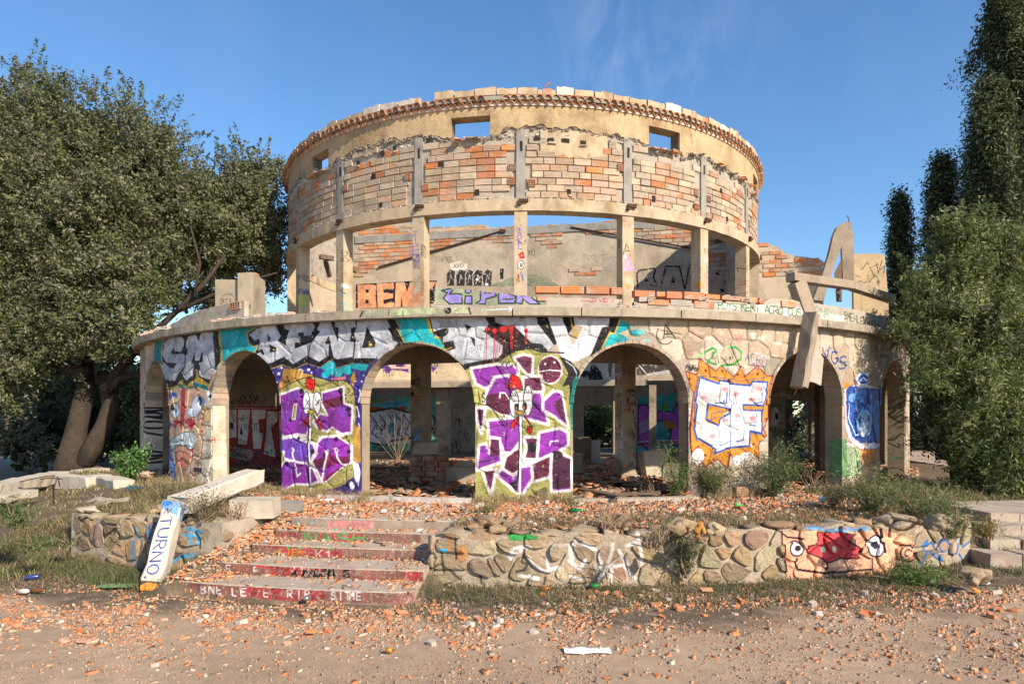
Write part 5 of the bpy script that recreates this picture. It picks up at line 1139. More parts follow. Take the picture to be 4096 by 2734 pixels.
# hollow brick ends (cells showing) beside the posts
def hollow_end(th, z, w=.17, h=.16, r=8.445, parent=None):
    mb = MB(); t = rad(th); ex = Vector((math.cos(t), math.sin(t), 0)); er = Vector((math.sin(t), -math.cos(t), 0)); o = Vector(cyl(th, r, z))
    col = jitc((0.50, 0.22, 0.11))
    for i in range(5): mb.box(o + ex * (w * (i / 4 - .5)) + Vector((0, 0, h / 2)), (.012, .05, h), col, (ex, er, Vector((0, 0, 1))))
    for j in range(4): mb.box(o + Vector((0, 0, h * j / 3)), (w + .012, .048, .012), col, (ex, er, Vector((0, 0, 1))))
    mb.box(o - er * .03 + Vector((0, 0, h / 2)), (w, .01, h), (.06, .03, .02), (ex, er, Vector((0, 0, 1))))
    return mb.build('hollow_brick_end', m_brick, parent)
for th, z in ((-21.6, 7.82), (-18.1, 7.48), (-2.6, 7.5), (-2.5, 7.85), (.9, 7.45), (16.9, 7.98), (33.9, 7.7), (37.5, 7.62), (34.0, 7.3), (-36.4, 7.9)): hollow_end(th, z, parent=DRUM)
# small dark sockets and broken holes with mortar lips
for i, (th, z, w, h) in enumerate(((-27.5, 7.18, .10, .16), (-8.6, 7.24, .12, .16), (7.4, 7.26, .10, .14), (23.7, 7.28, .09, .16), (44, 7.24, .1, .14), (1.8, 8.62, .16, .09), (4.2, 8.6, .16, .09), (6.8, 8.59, .2, .10), (10, 8.56, .14, .10), (-17.6, 8.72, .09, .12), (-24.4, 8.66, .09, .12), (-27.2, 8.6, .09, .13), (-33, 8.5, .09, .12), (-29.2, 8.0, .14, .15), (-15.2, 8.05, .16, .13), (41.8, 8.0, .1, .12))):
    mb = MB(); radial_box(mb, th, 8.434, w, .03, z, z + h, (1, 1, 1), .008); mb.build('socket', m_hole, DRUM)
    if i % 2 == 0: mb = MB(); radial_box(mb, th + random.uniform(-.4, .4), 8.44, w * random.uniform(.8, 1.6), .06, z - .05, z - .005, (1, 1, 1), .022); mb.build('mortar_lip', m_mortar, DRUM)
# lumpy mortar band on top of the beam and under the render coat
def lumps(name, t0, t1, zf, r, n, size, mat, parent, col=(1, 1, 1), seed=1):
    rr = random.Random(seed); mb = MB()
    for i in range(n):
        t = rr.uniform(t0, t1); c = Vector(cyl(t, r + rr.uniform(-.01, .02), zf(t) + rr.gauss(0, size * .6))); s = size * rr.uniform(.5, 1.5)
        ring_ = [mb.vert(c + Vector((math.cos(a) * s * rr.uniform(.7, 1.4), math.sin(a) * s * .7, rr.uniform(-.3, .3) * s))) for a in [k * PI / 3 for k in range(6)]]
        tp = mb.vert(c + Vector((0, 0, s * rr.uniform(.4, .8)))); bt = mb.vert(c - Vector((0, 0, s * rr.uniform(.4, .8))))
        for k in range(6): mb.face((ring_[k], ring_[(k + 1) % 6], tp), col); mb.face((ring_[(k + 1) % 6], ring_[k], bt), col)
    return tag(mb.build(name, mat, parent), kind='stuff')
m_white = rough_mat('pale_mortar', (0.60, 0.54, 0.46), .25, 5, (0.2, 0.17, 0.14), .5, 3, .95, .8, 40, None)
lumps('mortar_crumbs', -78, 78, lambda t: 7.14, 8.43, 800, .028, m_white, DRUM, seed=3)
lumps('render_edge_crumbs', -78, 78, lambda t: plaster_edge(t) - .05, 8.43, 1000, .036, m_mortar, DRUM, seed=4)
lumps('mortar_smears', -78, 78, lambda t: 8.72, 8.40, 500, .045, m_white, DRUM, seed=5)
mbp = MB()
for i in range(12): mbp.poly([cyl(2.4 + i, 8.43, 8.24 + .05 * math.sin(i * 2.1)), cyl(3.4 + i, 8.43, 8.24 + .05 * math.sin(i * 2.1 + 2.1)), cyl(3.4 + i, 8.43, 8.9), cyl(2.4 + i, 8.43, 8.9)])
mbp.build('old_render_patch', m_drum, DRUM)
# render coat with its broken lower edge and the window holes
mb = MB(); tt = sorted({round(-84 + i * .5, 2) for i in range(int(170 / .5) + 1)} | {t for w in WINS for t in w}); rr = random.Random(9)
ez = {t: plaster_edge(t) + rr.uniform(-.022, .022) for t in tt}
for a, b in zip(tt, tt[1:]):
    inw = win((a + b) / 2, 9.0)
    sp = [(WZ1, WZ1, 9.72)] if inw else [(ez[a], ez[b], 9.72)]
    for za, zb, zt in sp:
        ro = 8.452; ri = 8.39
        mb.poly([cyl(a, ro, za), cyl(b, ro, zb), cyl(b, ro, zt), cyl(a, ro, zt)]); mb.poly([cyl(a, ri, za), cyl(b, ri, zb), cyl(b, ro, zb), cyl(a, ro, za)])
for w in WINS:
    for t in w: mb.poly([cyl(t, 8.10, WZ0), cyl(t, 8.452, WZ0), cyl(t, 8.452, WZ1), cyl(t, 8.10, WZ1)][::(1 if t == w[1] else -1)])
    mb.poly([cyl(w[0], 8.10, WZ1 - .004), cyl(w[0], 8.45, WZ1 - .004), cyl(w[1], 8.45, WZ1 - .004), cyl(w[1], 8.10, WZ1 - .004)][::-1])
COAT = mb.build('render_coat', m_plast, DRUM)
# broken tiles lying along the sill of the drum band (under the windows, right)
for i in range(30):
    t = random.choice([random.uniform(22.5, 30), random.uniform(30, 60), random.uniform(-13, -7), random.uniform(-48, -42), random.uniform(30, 75)])
    mb = MB(); tt_ = rad(t + random.uniform(-15, 15)); ax = (Vector((math.cos(tt_), math.sin(tt_), random.uniform(-.15, .15))).normalized(), Vector((math.sin(tt_), -math.cos(tt_), -.15)).normalized(), Vector((0, 0, 1)))
    mb.box(cyl(t, 8.50 + random.uniform(-.02, .05), plaster_edge(t) - .06 + random.uniform(-.02, .03)), (random.uniform(.08, .26), random.uniform(.12, .2), .025), jitc(random.choice(ORANGE + [(0.3, .25, .2), (0.35, .3, .24)])), ax, .01)
    mb.build('broken_tile', m_tile, DRUM)
# rim: two rows of curved roof tiles bedded in mortar, stepped coping blocks above
def canal_tile(n=8, L_=.40, w=.112, th_=.016):
    mb = MB(); rings = []
    for k in range(n + 1):
        a = PI * k / n
        row_ = []
        for y, s in ((0, 1.0), (L_, .82)):
            for q in (w * s, (w - th_) * s): row_.append(mb.vert((math.cos(a) * q, -y, math.sin(a) * q * 1.15)))
        rings.append(row_)
    for a, b in zip(rings, rings[1:]):
        mb.face((a[0], b[0], b[2], a[2])); mb.face((a[1], a[3], b[3], b[1])); mb.face((a[0], a[1], b[1], b[0])); mb.face((a[2], b[2], b[3], a[3]))
    for r in (rings[0], rings[-1]): mb.face((r[0], r[2], r[3], r[1]))
    return mb
TCOL = [(0.54, 0.25, 0.11), (0.46, 0.20, 0.09), (0.58, 0.30, 0.15), (0.40, 0.21, 0.12)]
tile_meshes = []
for c in TCOL:
    mbt = canal_tile(); mbt.c = [jitc(c, .02)] * len(mbt.f); tile_meshes.append(mbt.mesh('roof_tile', m_tile))
mbf = MB()
for k in range(7): mbf.poly([(0, 0, 0), (math.cos(PI * k / 7) * .088, 0, math.sin(PI * k / 7) * .084), (math.cos(PI * (k + 1) / 7) * .088, 0, math.sin(PI * (k + 1) / 7) * .084)][::1], (1, 1, 1))
fill_mesh = mbf.mesh('tile_bedding', m_white)
from mathutils import Matrix
RIM = ring('rim_slab', 8.10, 8.50, 9.72, 9.755, -86, 88, m_white, ROT, 120)
STP = 1.43
for rowi, (rr_, zz, off) in enumerate(((8.53, 9.485, 0.0), (8.61, 9.60, STP / 2))):
    t = -80.0 + off; 
    while t < 80:
        if random.random() < .03: t += STP; continue
        me = random.choice(tile_meshes); o = link('roof_tile', me)
        M_ = Matrix.Translation(cyl(t + random.uniform(-.05, .05), rr_ + random.uniform(-.025, .02), zz + random.uniform(-.008, .008))) @ Matrix.Rotation(rad(t + random.uniform(-4, 4)), 4, 'Z') @ Matrix.Rotation(PI, 4, 'Z') @ Matrix.Rotation(rad(-6 + random.uniform(-3, 3)), 4, 'X') @ Matrix.Rotation(rad(random.uniform(-6, 6)), 4, 'Y')
        o.matrix_world = M_; o.location, o.rotation_euler = M_.to_translation(), M_.to_euler()
        o.parent = RIM; o.matrix_parent_inverse = parent_world(RIM).inverted()
        t += STP
# mortar filling between the tile rows, one scalloped band each
for zz, ro in ((9.485, 8.53), (9.60, 8.61)):
    ring('tile_fill', 8.44, ro - .05, zz + .012, zz + .098, -82, 82, m_grey if zz > 9.5 else m_white, RIM, 160)
# coping blocks
t = -84.0; zt = 0
while t < 84:
    w = 3.6 + random.uniform(-.5, .5)
    if not (-21 < t < -19):
        mb = MB(); n = 3
        h = random.uniform(.13, .215); r1 = 8.52 + random.uniform(-.01, .02)
        a = t + random.uniform(.10, .32); b = t + w - .05; z1 = 9.757 + h
        for i in range(n):
            p, q = a + (b - a) * i / n, a + (b - a) * (i + 1) / n; d0, d1 = random.uniform(-.028, .012), random.uniform(-.028, .012)
            B = [cyl(p, 8.12, 9.757), cyl(q, 8.12, 9.757), cyl(q, r1, 9.757), cyl(p, r1, 9.757)]
            T_ = [cyl(p, 8.12, z1 + d0), cyl(q, 8.12, z1 + d1), cyl(q, r1, z1 + d1), cyl(p, r1, z1 + d0)]
            mb.prism(B[::-1], T_[::-1], (1, 1, 1))
        mb.build('coping_block', m_drum if random.random() < .65 else m_white, RIM)
    t += w
for th in (-19.8, 33, 36, 62, 3.5):
    mb = MB(); radial_box(mb, th, 8.47, .22, .12, 9.757, 9.757 + random.uniform(.1, .17), jitc(random.choice(ORANGE)), .01); mb.build('brick', m_brick, RIM)
mb = MB(); mb.tube([cyl(3.1, 8.5, 9.95), cyl(4.0, 8.52, 10.06)], .02, 6, (0.45, 0.2, 0.1)); mb.build('tile_stub', m_tile, RIM)
uvI = cyl_uv(-80, 80, -.1, 3.1)
m_pillar = rough_mat('pillar', (0.36, 0.28, 0.19), .3, 3, (0.07, 0.05, 0.035), .7, 1.6, .9, .5, 26, IMG_I, .7, second=(0.42, 0.36, 0.30), second_amt=.5, second_scale=1.8)
# ------------------------------------------------------------------ ground floor: pillars, beams under the slab
for t in COLS:
    if abs(t) > 92: continue
    pil = painted_post(t, 8.3, .40, .40, -.1, 3.0, uvI, m_pillar, 160, 'pillar', ROT)
    mb = MB(); radial_box(mb, t, 8.3, .46, .46, -.1, .14, jit=.01); mb.build('base', m_pillar, pil)
    mb = MB(); radial_box(mb, t, 10.39, .30, 3.75, 3.02, ZC - .001); mb.build('radial_beam', m_conc, ROT)
ring('inner_ring_beam', 8.10, 8.60, 3.0, TOPL - .015, DR0, DR1, m_conc, ROT, 110)
for r in (9.6, 10.9): ring('ceiling_rib', r, r + .16, 3.30, ZC - .0015, -100, 100, m_conc, ROT, 100)
# spray tags on the two front pillars are thin painted patches laid on the shaft
# ================================================================== gable wall behind the drum
GAB = thing('gable_wall', (GA.x, GA.y, 0), 'tall plastered brick wall rising behind the drum, its broken top showing orange bricks', 'wall')
D3 = Vector((GD.x, GD.y, 0)); N3 = Vector((GN.x, GN.y, 0)); G3 = Vector((GA.x, GA.y, 0))
def gp(s, z, o=0.0): return G3 + D3 * s + N3 * o + Vector((0, 0, z))
prof = []
def gtop(X, Y): s, z = on_plane(X, Y, GA, GD); prof.append((s, z))
for X, Y in ((1380, 900), (1560, 893), (1640, 890), (1700, 915), (1800, 912), (1870, 905), (1930, 902), (1960, 912), (2060, 912), (2110, 908), (2290, 900), (2470, 887), (2600, 888), (2700, 900), (2760, 906), (2960, 990), (3010, 975), (3050, 970), (3110, 985), (3140, 1010), (3175, 1022), (3230, 1028), (3290, 1040), (3296, 1290)): gtop(X, Y)
prof = [(-1.2, prof[0][1])] + prof
uvG = plane_uv(GA, GD, -3.0, GL, 2.6, 10.4)
mb = MB(uvG); zlow = 3.05
for (s0, z0), (s1, z1) in zip(prof, prof[1:]):
    if s1 <= s0: continue
    for o, fl in ((0, 1), (-.3, -1)):
        q = [gp(s0, zlow, o), gp(s1, zlow, o), gp(s1, z1, o), gp(s0, z0, o)]; mb.poly(q[::fl])
    mb.poly([gp(s0, z0, 0), gp(s1, z1, 0), gp(s1, z1, -.3), gp(s0, z0, -.3)]); mb.poly([gp(s0, zlow, -.3), gp(s1, zlow, -.3), gp(s1, zlow, 0), gp(s0, zlow, 0)])
s0, z0 = prof[-2]; mb.poly([gp(s0, zlow, 0), gp(s0, zlow, -.3), gp(s0, z0, -.3), gp(s0, z0, 0)])
GW = mb.build('plaster_wall', m_gable, GAB)
random.seed(12)
def gpx(X, Y): return on_plane(X, Y, GA, GD)
def gbrick(s0, s1, z0, z1, col, pr=.03):
    mb = MB(); b = .01
    mb.prism([gp(s0, z0, -.01), gp(s1, z0, -.01), gp(s1, z1, -.01), gp(s0, z1, -.01)], [gp(s0 + b, z0 + b, pr), gp(s1 - b, z0 + b, pr), gp(s1 - b, z1 - b, pr), gp(s0 + b, z1 - b, pr)], col)
    return mb
def ins(poly, x, y):
    r = False
    for (ax, ay), (bx, by) in zip(poly, poly[1:] + poly[:1]):
        if (ay > y) != (by > y) and x < (bx - ax) * (y - ay) / (by - ay) + ax: r = not r
    return r
def to_px(s, z):
    p = gp(s, z); return 2048 + F * p.x / p.y, HOR - F * (z - CZ) / p.y
regions = [([(1417, 880), (1660, 885), (1640, 925), (1990, 915), (2000, 935), (1700, 1010), (1530, 1065), (1480, 1075), (1420, 1110)], .35),
           ([(1960, 940), (2110, 945), (2110, 975), (1960, 968)], .5), ([(2110, 930), (2250, 930), (2250, 970), (2210, 1000), (2150, 980)], .6),
           ([(2320, 920), (2480, 915), (2480, 935), (2330, 928)], .2), ([(2537, 905), (2780, 905), (2960, 1000), (2960, 1090), (2850, 1090), (2780, 1000), (2540, 940)], .5),
           ([(2240, 1070), (2400, 1062), (2380, 1100), (2300, 1105)], .2), ([(3043, 960), (3290, 1035), (3290, 1105), (3043, 1105)], .35)]
gb = []
for poly, dull in regions:
    S_ = [gpx(*p) for p in poly]; s0, s1 = min(p[0] for p in S_), max(p[0] for p in S_); z0, z1 = min(p[1] for p in S_), max(p[1] for p in S_)
    z = 3 + .168 * math.floor((z0 - 3) / .168); row = round(z / .168)
    while z < z1:
        s = math.floor(s0 / .46) * .46 + (row % 2) * .23
        while s < s1:
            X, Y = to_px(s + .21, z + .08)
            tp = np.interp(s + .2, [p[0] for p in prof], [p[1] for p in prof])
            if ins(poly, X, Y) and z + .16 < tp + .03 and random.random() > .04:
                col = random.choice(ORANGE) if random.random() > dull + .25 else random.choice(BRICKS)
                gb.append(gbrick(s + .006, s + .45, z + .006, z + .158, jitc(col, .12), random.uniform(.015, .035)))
            s += .46
        z += .168; row += 1
for m_ in gb[:298]: m_.build('brick', m_brick, GW)
# concrete tie beam near the top
for pts in ([(1422, 947), (2062, 912)], [(2108, 908), (2466, 887)], [(2530, 884), (2620, 886)]):
    (sa, za), (sb, zb) = gpx(*pts[0]), gpx(*pts[1]); mb = MB()
    mb.prism([gp(sa, za - .30, -.02), gp(sb, zb - .30, -.02), gp(sb, zb, -.02), gp(sa, za, -.02)], [gp(sa, za - .30, .05), gp(sb, zb - .30, .05), gp(sb, zb, .05), gp(sa, za, .05)])
    mb.build('tie_beam', m_grey, GAB)
mb = MB(); rr = random.Random(3)
for i in range(60):
    s = rr.uniform(0, 12.3); z = np.interp(s, [p[0] for p in prof], [p[1] for p in prof]); mb.box(gp(s, z + .0, -.15), (rr.uniform(.1, .4), .28, rr.uniform(.04, .18)), jitc(rr.choice(ORANGE + BRICKS + [(0.35, .3, .25)] * 4)), (D3, N3, Vector((0, 0, 1))), .03)
tag(mb.build('broken_top_course', m_brick, GAB), kind='stuff')
# iron flashings of the vanished roof
for (a, b) in (((1515, 1070), (2005, 926)), ((2285, 910), (2790, 998))):
    pa, pb = gp(*gpx(*a), .07), gp(*gpx(*b), .07); mb = MB(); mb.tube([pa, pb], .035, 6); mb.build('roof_flashing', m_iron, GAB)
s, z = gpx(2003, 926); mb = MB(); mb.box(gp(s + .1, z, .07), (.25, .12, .12), (1, 1, 1), (D3, N3, Vector((0, 0, 1)))); mb.build('iron_bracket', m_iron, GAB)
# slab at its foot and the piers below it
for s0, s1 in ((-1.0, 5.6), (6.9, 12.6)):
    mb = MB(); mb.box(gp((s0 + s1) / 2, 2.93, .35), (s1 - s0, 1.3, .24), (1, 1, 1), (D3, N3, Vector((0, 0, 1)))); mb.build('floor_slab', m_conc, GAB)
for X in (1780, 2240, 2470, 2610, 3030, 3250):
    s, _ = gpx(X, 1700); mb = MB(); mb.box(gp(s, 1.35, .2), (.5 if X < 2300 else .28, .5, 3.0), (1, 1, 1), (D3, N3, Vector((0, 0, 1))), .01); mb.build('pier', m_drum if X in (2470,) else m_pillar, GAB)

# the back room wall and the wall behind the first arch
def flat_wall(name, pa, pb, z0, z1, mat, label, thick=.25, holes=(), uv=True):
    d = (pb - pa).normalized(); L_ = (pb - pa).length; n = Vector((d.y, -d.x, 0)); d3 = Vector((d.x, d.y, 0)); p3 = Vector((pa.x, pa.y, 0))
    w = thing(name, (pa.x, pa.y, 0), label, 'wall')
    uvf = plane_uv(pa, d, 0, L_, z0, z1)
    ss = sorted({0, L_} | {h[0] for h in holes} | {h[1] for h in holes}); zs = sorted({z0, z1} | {h[2] for h in holes} | {h[3] for h in holes})
    mb = MB(uvf)
    for a, b in zip(ss, ss[1:]):
        for c, e in zip(zs, zs[1:]):
            if any(h[0] <= (a + b) / 2 <= h[1] and h[2] <= (c + e) / 2 <= h[3] for h in holes): continue
            P4 = [p3 + d3 * a + Vector((0, 0, c)), p3 + d3 * b + Vector((0, 0, c)), p3 + d3 * b + Vector((0, 0, e)), p3 + d3 * a + Vector((0, 0, e))]
            mb.prism([q - n * thick for q in P4], P4)
    mb.build('wall', mat, w); return w, d3, n, p3
def sx(X, pa, d): return on_plane(X, 1668, pa, d)[0]
bholes = [(sx(2335, BA, BD), sx(2450, BA, BD), -.2, on_plane(2390, 1620, BA, BD)[1]), (sx(3170, BA, BD), sx(3300, BA, BD), -.2, 2.3), (sx(3330, BA, BD), sx(3370, BA, BD), -.2, 2.3)]
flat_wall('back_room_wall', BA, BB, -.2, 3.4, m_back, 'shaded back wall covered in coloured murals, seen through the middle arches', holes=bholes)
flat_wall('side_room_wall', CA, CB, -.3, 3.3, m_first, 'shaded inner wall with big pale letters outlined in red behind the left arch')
# right inner wall with a door opening
EA, EB = at(3085, 1668, 19.2).xy, at(3420, 1668, 20.0).xy
PE, ED = wall_canvas('paint_right_room', EA, EB, -.2, 3.3, 90)
f = PE.frame(3000, 850, 1.363)
f.poly([(100, 1000), (200, 1000), (200, 1300), (100, 1300)], '5f6a5a', .6); f.blob(135, 1110, 26, 52, 'c4bcb8'); f.blob(146, 1108, 10, 20, '141216'); f.text('9M', 200, 965, 34, 36, '2a1c18', 6); f.text('OR', 110, 955, 20, 34, '5c2020', 5)
f.scrib(100, 1030, 80, 50, '241c1c', 4, 6, .9); f.scrib(110, 1160, 60, 40, '241c1c', 4, 6, .9, 2); f.poly([(115, 1180), (200, 1180), (200, 1260), (130, 1260)], '5c6a4c', .9)
IMG_E = PE.image(.15, 11)
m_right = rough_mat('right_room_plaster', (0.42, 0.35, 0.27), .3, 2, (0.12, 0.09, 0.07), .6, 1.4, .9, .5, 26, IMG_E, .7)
eh = [(on_plane(3142, 1668, EA, ED)[0], on_plane(3300, 1668, EA, ED)[0], -.2, on_plane(3200, 1595, EA, ED)[1])]
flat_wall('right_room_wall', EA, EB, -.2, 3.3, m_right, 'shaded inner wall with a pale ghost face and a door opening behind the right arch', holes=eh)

# ================================================================== parapet on the ledge
def th_at(X, Y, R): return on_cyl(X, Y, R)[0]
uvP = cyl_uv(TH0, TH1, 3.6, 4.35)
PAR = thing('parapet_wall', cyl(8, RP, TOPL), 'low broken parapet of orange hollow bricks and sprayed plaster along the ledge', 'wall')
def par_top(X):
    return float(np.interp(X, [1730, 1745, 2145, 2500, 2560, 2960, 3040, 3090, 3600], [3.9, 4.10, 3.88, 3.86, 3.78, 3.90, 3.90, 4.05, 4.02]))
def par_mesh(X0, X1, n, topf, uvf, mat, parent, name='plaster_wall', gaps=()):
    mb = MB(uvf); prev = None
    for i in range(n + 1):
        X = X0 + (X1 - X0) * i / n; t = th_at(X, 1200, RP); zt = topf(X) + random.uniform(-.012, .012)
        cur = [cyl(t, RP - .12, TOPL), cyl(t, RP, TOPL), cyl(t, RP, zt), cyl(t, RP - .12, zt)]
        if prev and not any(a < X - 1 < b for a, b in gaps):
            for k in range(4):
                l = (k + 1) % 4; mb.poly([prev[k], cur[k], cur[l], prev[l]], (0.42, 0.36, 0.29))
        elif prev: pass
        if i in (0, n): mb.poly(cur if i == 0 else cur[::-1], (0.42, 0.36, 0.29))
        prev = cur
    return mb.build(name, mat, parent)
par_mesh(1738, 3610, 150, par_top, uvP, m_par, PAR, gaps=((2490, 2540),))
def pbrick(X0, X1, z0, z1, col, parent, pr=.0, name='brick'):
    t0, t1 = th_at(X0, 1200, RP), th_at(X1, 1200, RP); mb = MB()
    q = lambda t, r, z: cyl(t, r, z)
    mb.prism([q(t0, RP - .13, z0), q(t1, RP - .13, z0), q(t1, RP - .13, z1), q(t0, RP - .13, z1)], [q(t0 + .05, RP + .012 + pr, z0 + .01), q(t1 - .05, RP + .012 + pr, z0 + .008), q(t1 - .05, RP + .012 + pr, z1 - .01), q(t0 + .05, RP + .012 + pr, z1 - .008)], col)
    return mb.build(name, m_brick, parent)
random.seed(3)
for X0, X1, z0, z1 in ((2142, 2236, 3.96, 4.10), (2242, 2338, 3.95, 4.10), (2342, 2438, 3.95, 4.11), (2443, 2490, 3.95, 4.09), (2148, 2188, 3.80, 3.90), (2536, 2620, 3.92, 4.05), (2624, 2660, 3.93, 4.04), (2664, 2728, 3.90, 4.05), (2733, 2818, 3.90, 4.06), (2822, 2880, 3.93, 4.04), (2590, 2676, 3.76, 3.88), (2774, 2856, 3.74, 3.89), (2884, 2960, 3.93, 4.02), (2962, 3030, 3.92, 4.03), (3034, 3056, 3.90, 4.03), (3122, 3180, 3.88, 4.02)):
    pbrick(X0, X1, z0, z1, jitc(random.choice(ORANGE)), PAR, random.uniform(0, .02))
for X0, X1, z0, z1 in ((2680, 2768, 3.77, 3.90), (2556, 2586, 3.88, 3.95), (2548, 2588, 3.67, 3.80), (2820, 2890, 3.86, 3.93), (2900, 2990, 3.86, 3.92)): pbrick(X0, X1, z0, z1, jitc(random.choice([(0.5, .36, .25), (0.42, .38, .33)])), PAR)
mb = MB(); rr = random.Random(8)
for i in range(60):
    X = rr.choice([rr.uniform(2480, 2560), rr.uniform(1730, 1760), rr.uniform(2540, 3060)]); t = th_at(X, 1200, RP); c = Vector(cyl(t, RP - .03, rr.uniform(3.68, 3.76) if X < 2560 else rr.uniform(3.86, 4.02))); mb.box(c, (rr.uniform(.04, .16), .12, rr.uniform(.03, .09)), jitc(rr.choice([(0.5, .45, .38), (0.55, .3, .18), (0.45, .4, .33)])), None, .02)
tag(mb.build('mortar_rubble', m_brick, PAR), kind='stuff')
# left remnant of the parapet
PAL = thing('parapet_remnant', cyl(-38, RP, TOPL), 'broken stub of grey parapet on the left end of the ledge', 'wall')
def lt(X): return float(np.interp(X, [640, 700, 730, 760, 790, 900, 965, 978], [3.78, 3.86, 3.93, 3.98, 4.02, 4.07, 4.10, 4.08]))
mbx = par_mesh(640, 976, 34, lt, uvP, m_par, PAL)
hollow_end(th_at(945, 1200, RP), 3.93, .32, .13, RP + .02, PAL)
mb = MB(); rr = random.Random(18)
for i in range(70):
    X = rr.choice([rr.uniform(560, 660), rr.uniform(860, 1000), rr.uniform(980, 1300), rr.uniform(560, 650)]); t = th_at(X, 1250, 12.75); c = Vector(cyl(t, 12.74 + rr.uniform(-.15, .05), TOPL + rr.uniform(0, .05) + (.1 * rr.random() if X < 660 else 0))); mb.box(c, (rr.uniform(.04, .22), rr.uniform(.05, .12), rr.uniform(.03, .1)), jitc(rr.choice([(0.55, .5, .43), (0.6, .35, .25), (0.5, .42, .35)])), None, .025)
tag(mb.build('crumbled_edge', m_brick, PAL), kind='stuff')
# ================================================================== ground
def sstep(a, b, x): 
    t = min(1, max(0, (x - a) / (b - a))); return t * t * (3 - 2 * t)
GL_LOW = -0.75
def hgt(x, y):
    r = math.hypot(x - CX, y - CY); th = math.degrees(math.atan2(x - CX, CY - y))
    n = mnoise.noise(Vector((x * .35, y * .35, 0))) * .05 + mnoise.noise(Vector((x * 1.4, y * 1.4, 3))) * .02
    wl = 1 - sstep(-30.5, -28, th); wr = sstep(24.5, 28, th); w = max(wl, wr)
    a, b = 16.10 + (13.9 - 16.10) * w, 16.30 + (18.2 - 16.30) * w
    if -17.6 < th < -4.4 and r < 17.45:   # stair cut, filled with rubble at its edges
        e = min(sstep(-17.6, -16.6, th), 1 - sstep(-5.2, -4.4, th)); st = 0.0
        rs = [15.30, 15.62, 16.08, 16.68, 17.26, 17.5]; zs_ = [-.02, -.17, -.32, -.47, -.62, -.76]
        st = float(np.interp(r, rs, zs_)); 
        st += .05 if th < -16.4 else .05 - .17 * sstep(-16.4, -15.0, th)
        if r < 14.4: st = -.015
        base = GL_LOW * sstep(a, b, r); z = base * (1 - e) + (st - .015) * e
    else: z = GL_LOW * sstep(a, b, r)
    if r < 12.6: n = n * .8 - .015
    if r > 17.0: n *= .35
    if 17.0 < r < 17.5: n = min(n, .0)
    if 15.8 < r < 16.6 or (12.6 <= r < 13.4): n *= .3
    if th < -24 and 12.8 < r < 16: z += .12 * math.exp(-((r - 14.2) / .8) ** 2)
    if r > 60: n -= (r - 60) * .01
    return z + n
def ground():
    rs = [0, 2, 4, 6, 8, 10, 11, 12] + [12.4 + i * .1 for i in range(72)] + [19.6 + i * .25 for i in range(24)] + [26, 28, 31, 35, 40, 48, 60, 80, 120, 200, 400, 900]
    ths = [-180 + i * 6 for i in range(23)] + [-42 + i * .4 for i in range(211)] + [48 + i * 6 for i in range(22)]
    ths = sorted({round(t, 2) for t in ths if t < 180}); V = []; nT = len(ths)
    for r in rs:
        for t in ths:
            x, y = CX + r * math.sin(rad(t)), CY - r * math.cos(rad(t)); V.append((x, y, hgt(x, y)))
    Fq = []
    for i in range(len(rs) - 1):
        for j in range(nT):
            k = (j + 1) % nT; Fq.append((i * nT + j, i * nT + k, (i + 1) * nT + k, (i + 1) * nT + j))
    Fq = np.array(Fq)[:, ::-1]
    me = np_mesh('ground', np.array(V), Fq, m_ground, smooth=True); o = link('ground', me); return tag(o, 'bare pinkish grey dirt ground with darker weedy soil near the walls', None, None, 'structure')
def ground_mat():
    m, t, b = _mat('dirt'); tc_ = t.nodes.new('ShaderNodeTexCoord'); co = tc_.outputs['Object']
    n1 = noise_node(t, co, .5, 8, .6); n2 = noise_node(t, co, 5, 8, .7); n3 = noise_node(t, co, 60, 4, .7)
    c = mixc(t, ramp(t, n1, .35, .65), (0.38, 0.265, 0.175), (0.47, 0.335, 0.225))
    c = mixc(t, ramp(t, n2, .42, .7, 0, .55), c, (0.22, 0.155, 0.105))
    c = mixc(t, ramp(t, n3, .55, .75, 0, .5), c, (0.16, 0.12, 0.085))
    # darker humus in a belt along the walls: distance from the building's centre
    sub = N(t, 'ShaderNodeVectorMath'); sub.operation = 'SUBTRACT'; t.links.new(co, sub.inputs[0]); sub.inputs[1].default_value = (CX, CY, 0)
    sep = N(t, 'ShaderNodeSeparateXYZ'); t.links.new(sub.outputs[0], sep.inputs[0])
    cmb = N(t, 'ShaderNodeCombineXYZ'); t.links.new(sep.outputs[0], cmb.inputs[0]); t.links.new(sep.outputs[1], cmb.inputs[1])
    ln = N(t, 'ShaderNodeVectorMath'); ln.operation = 'LENGTH'; t.links.new(cmb.outputs[0], ln.inputs[0])
    ad = N(t, 'ShaderNodeMath'); ad.operation = 'MULTIPLY_ADD'; t.links.new(n1, ad.inputs[0]); ad.inputs[1].default_value = 2.4; t.links.new(ln.outputs['Value'], ad.inputs[2])
    belt = mul(t, ramp(t, ad.outputs[0], 18.9, 19.5, 1, 0), ramp(t, n2, .35, .5, .45, .95))
    c = mixc(t, belt, c, (0.115, 0.085, 0.055))
    t.links.new(c, b.inputs['Base Color']); b.inputs['Roughness'].default_value = .95; b.inputs['Specular IOR Level'].default_value = .2
    bp = N(t, 'ShaderNodeBump', Strength=.8, Distance=.03); kk = mixc(t, .4, None, None); nd = t.nodes[-1]; t.links.new(n2, nd.inputs[6]); t.links.new(n3, nd.inputs[7])
    t.links.new(kk, bp.inputs['Height']); t.links.new(bp.outputs[0], b.inputs['Normal']); return m
m_ground = ground_mat()
GRD = ground()

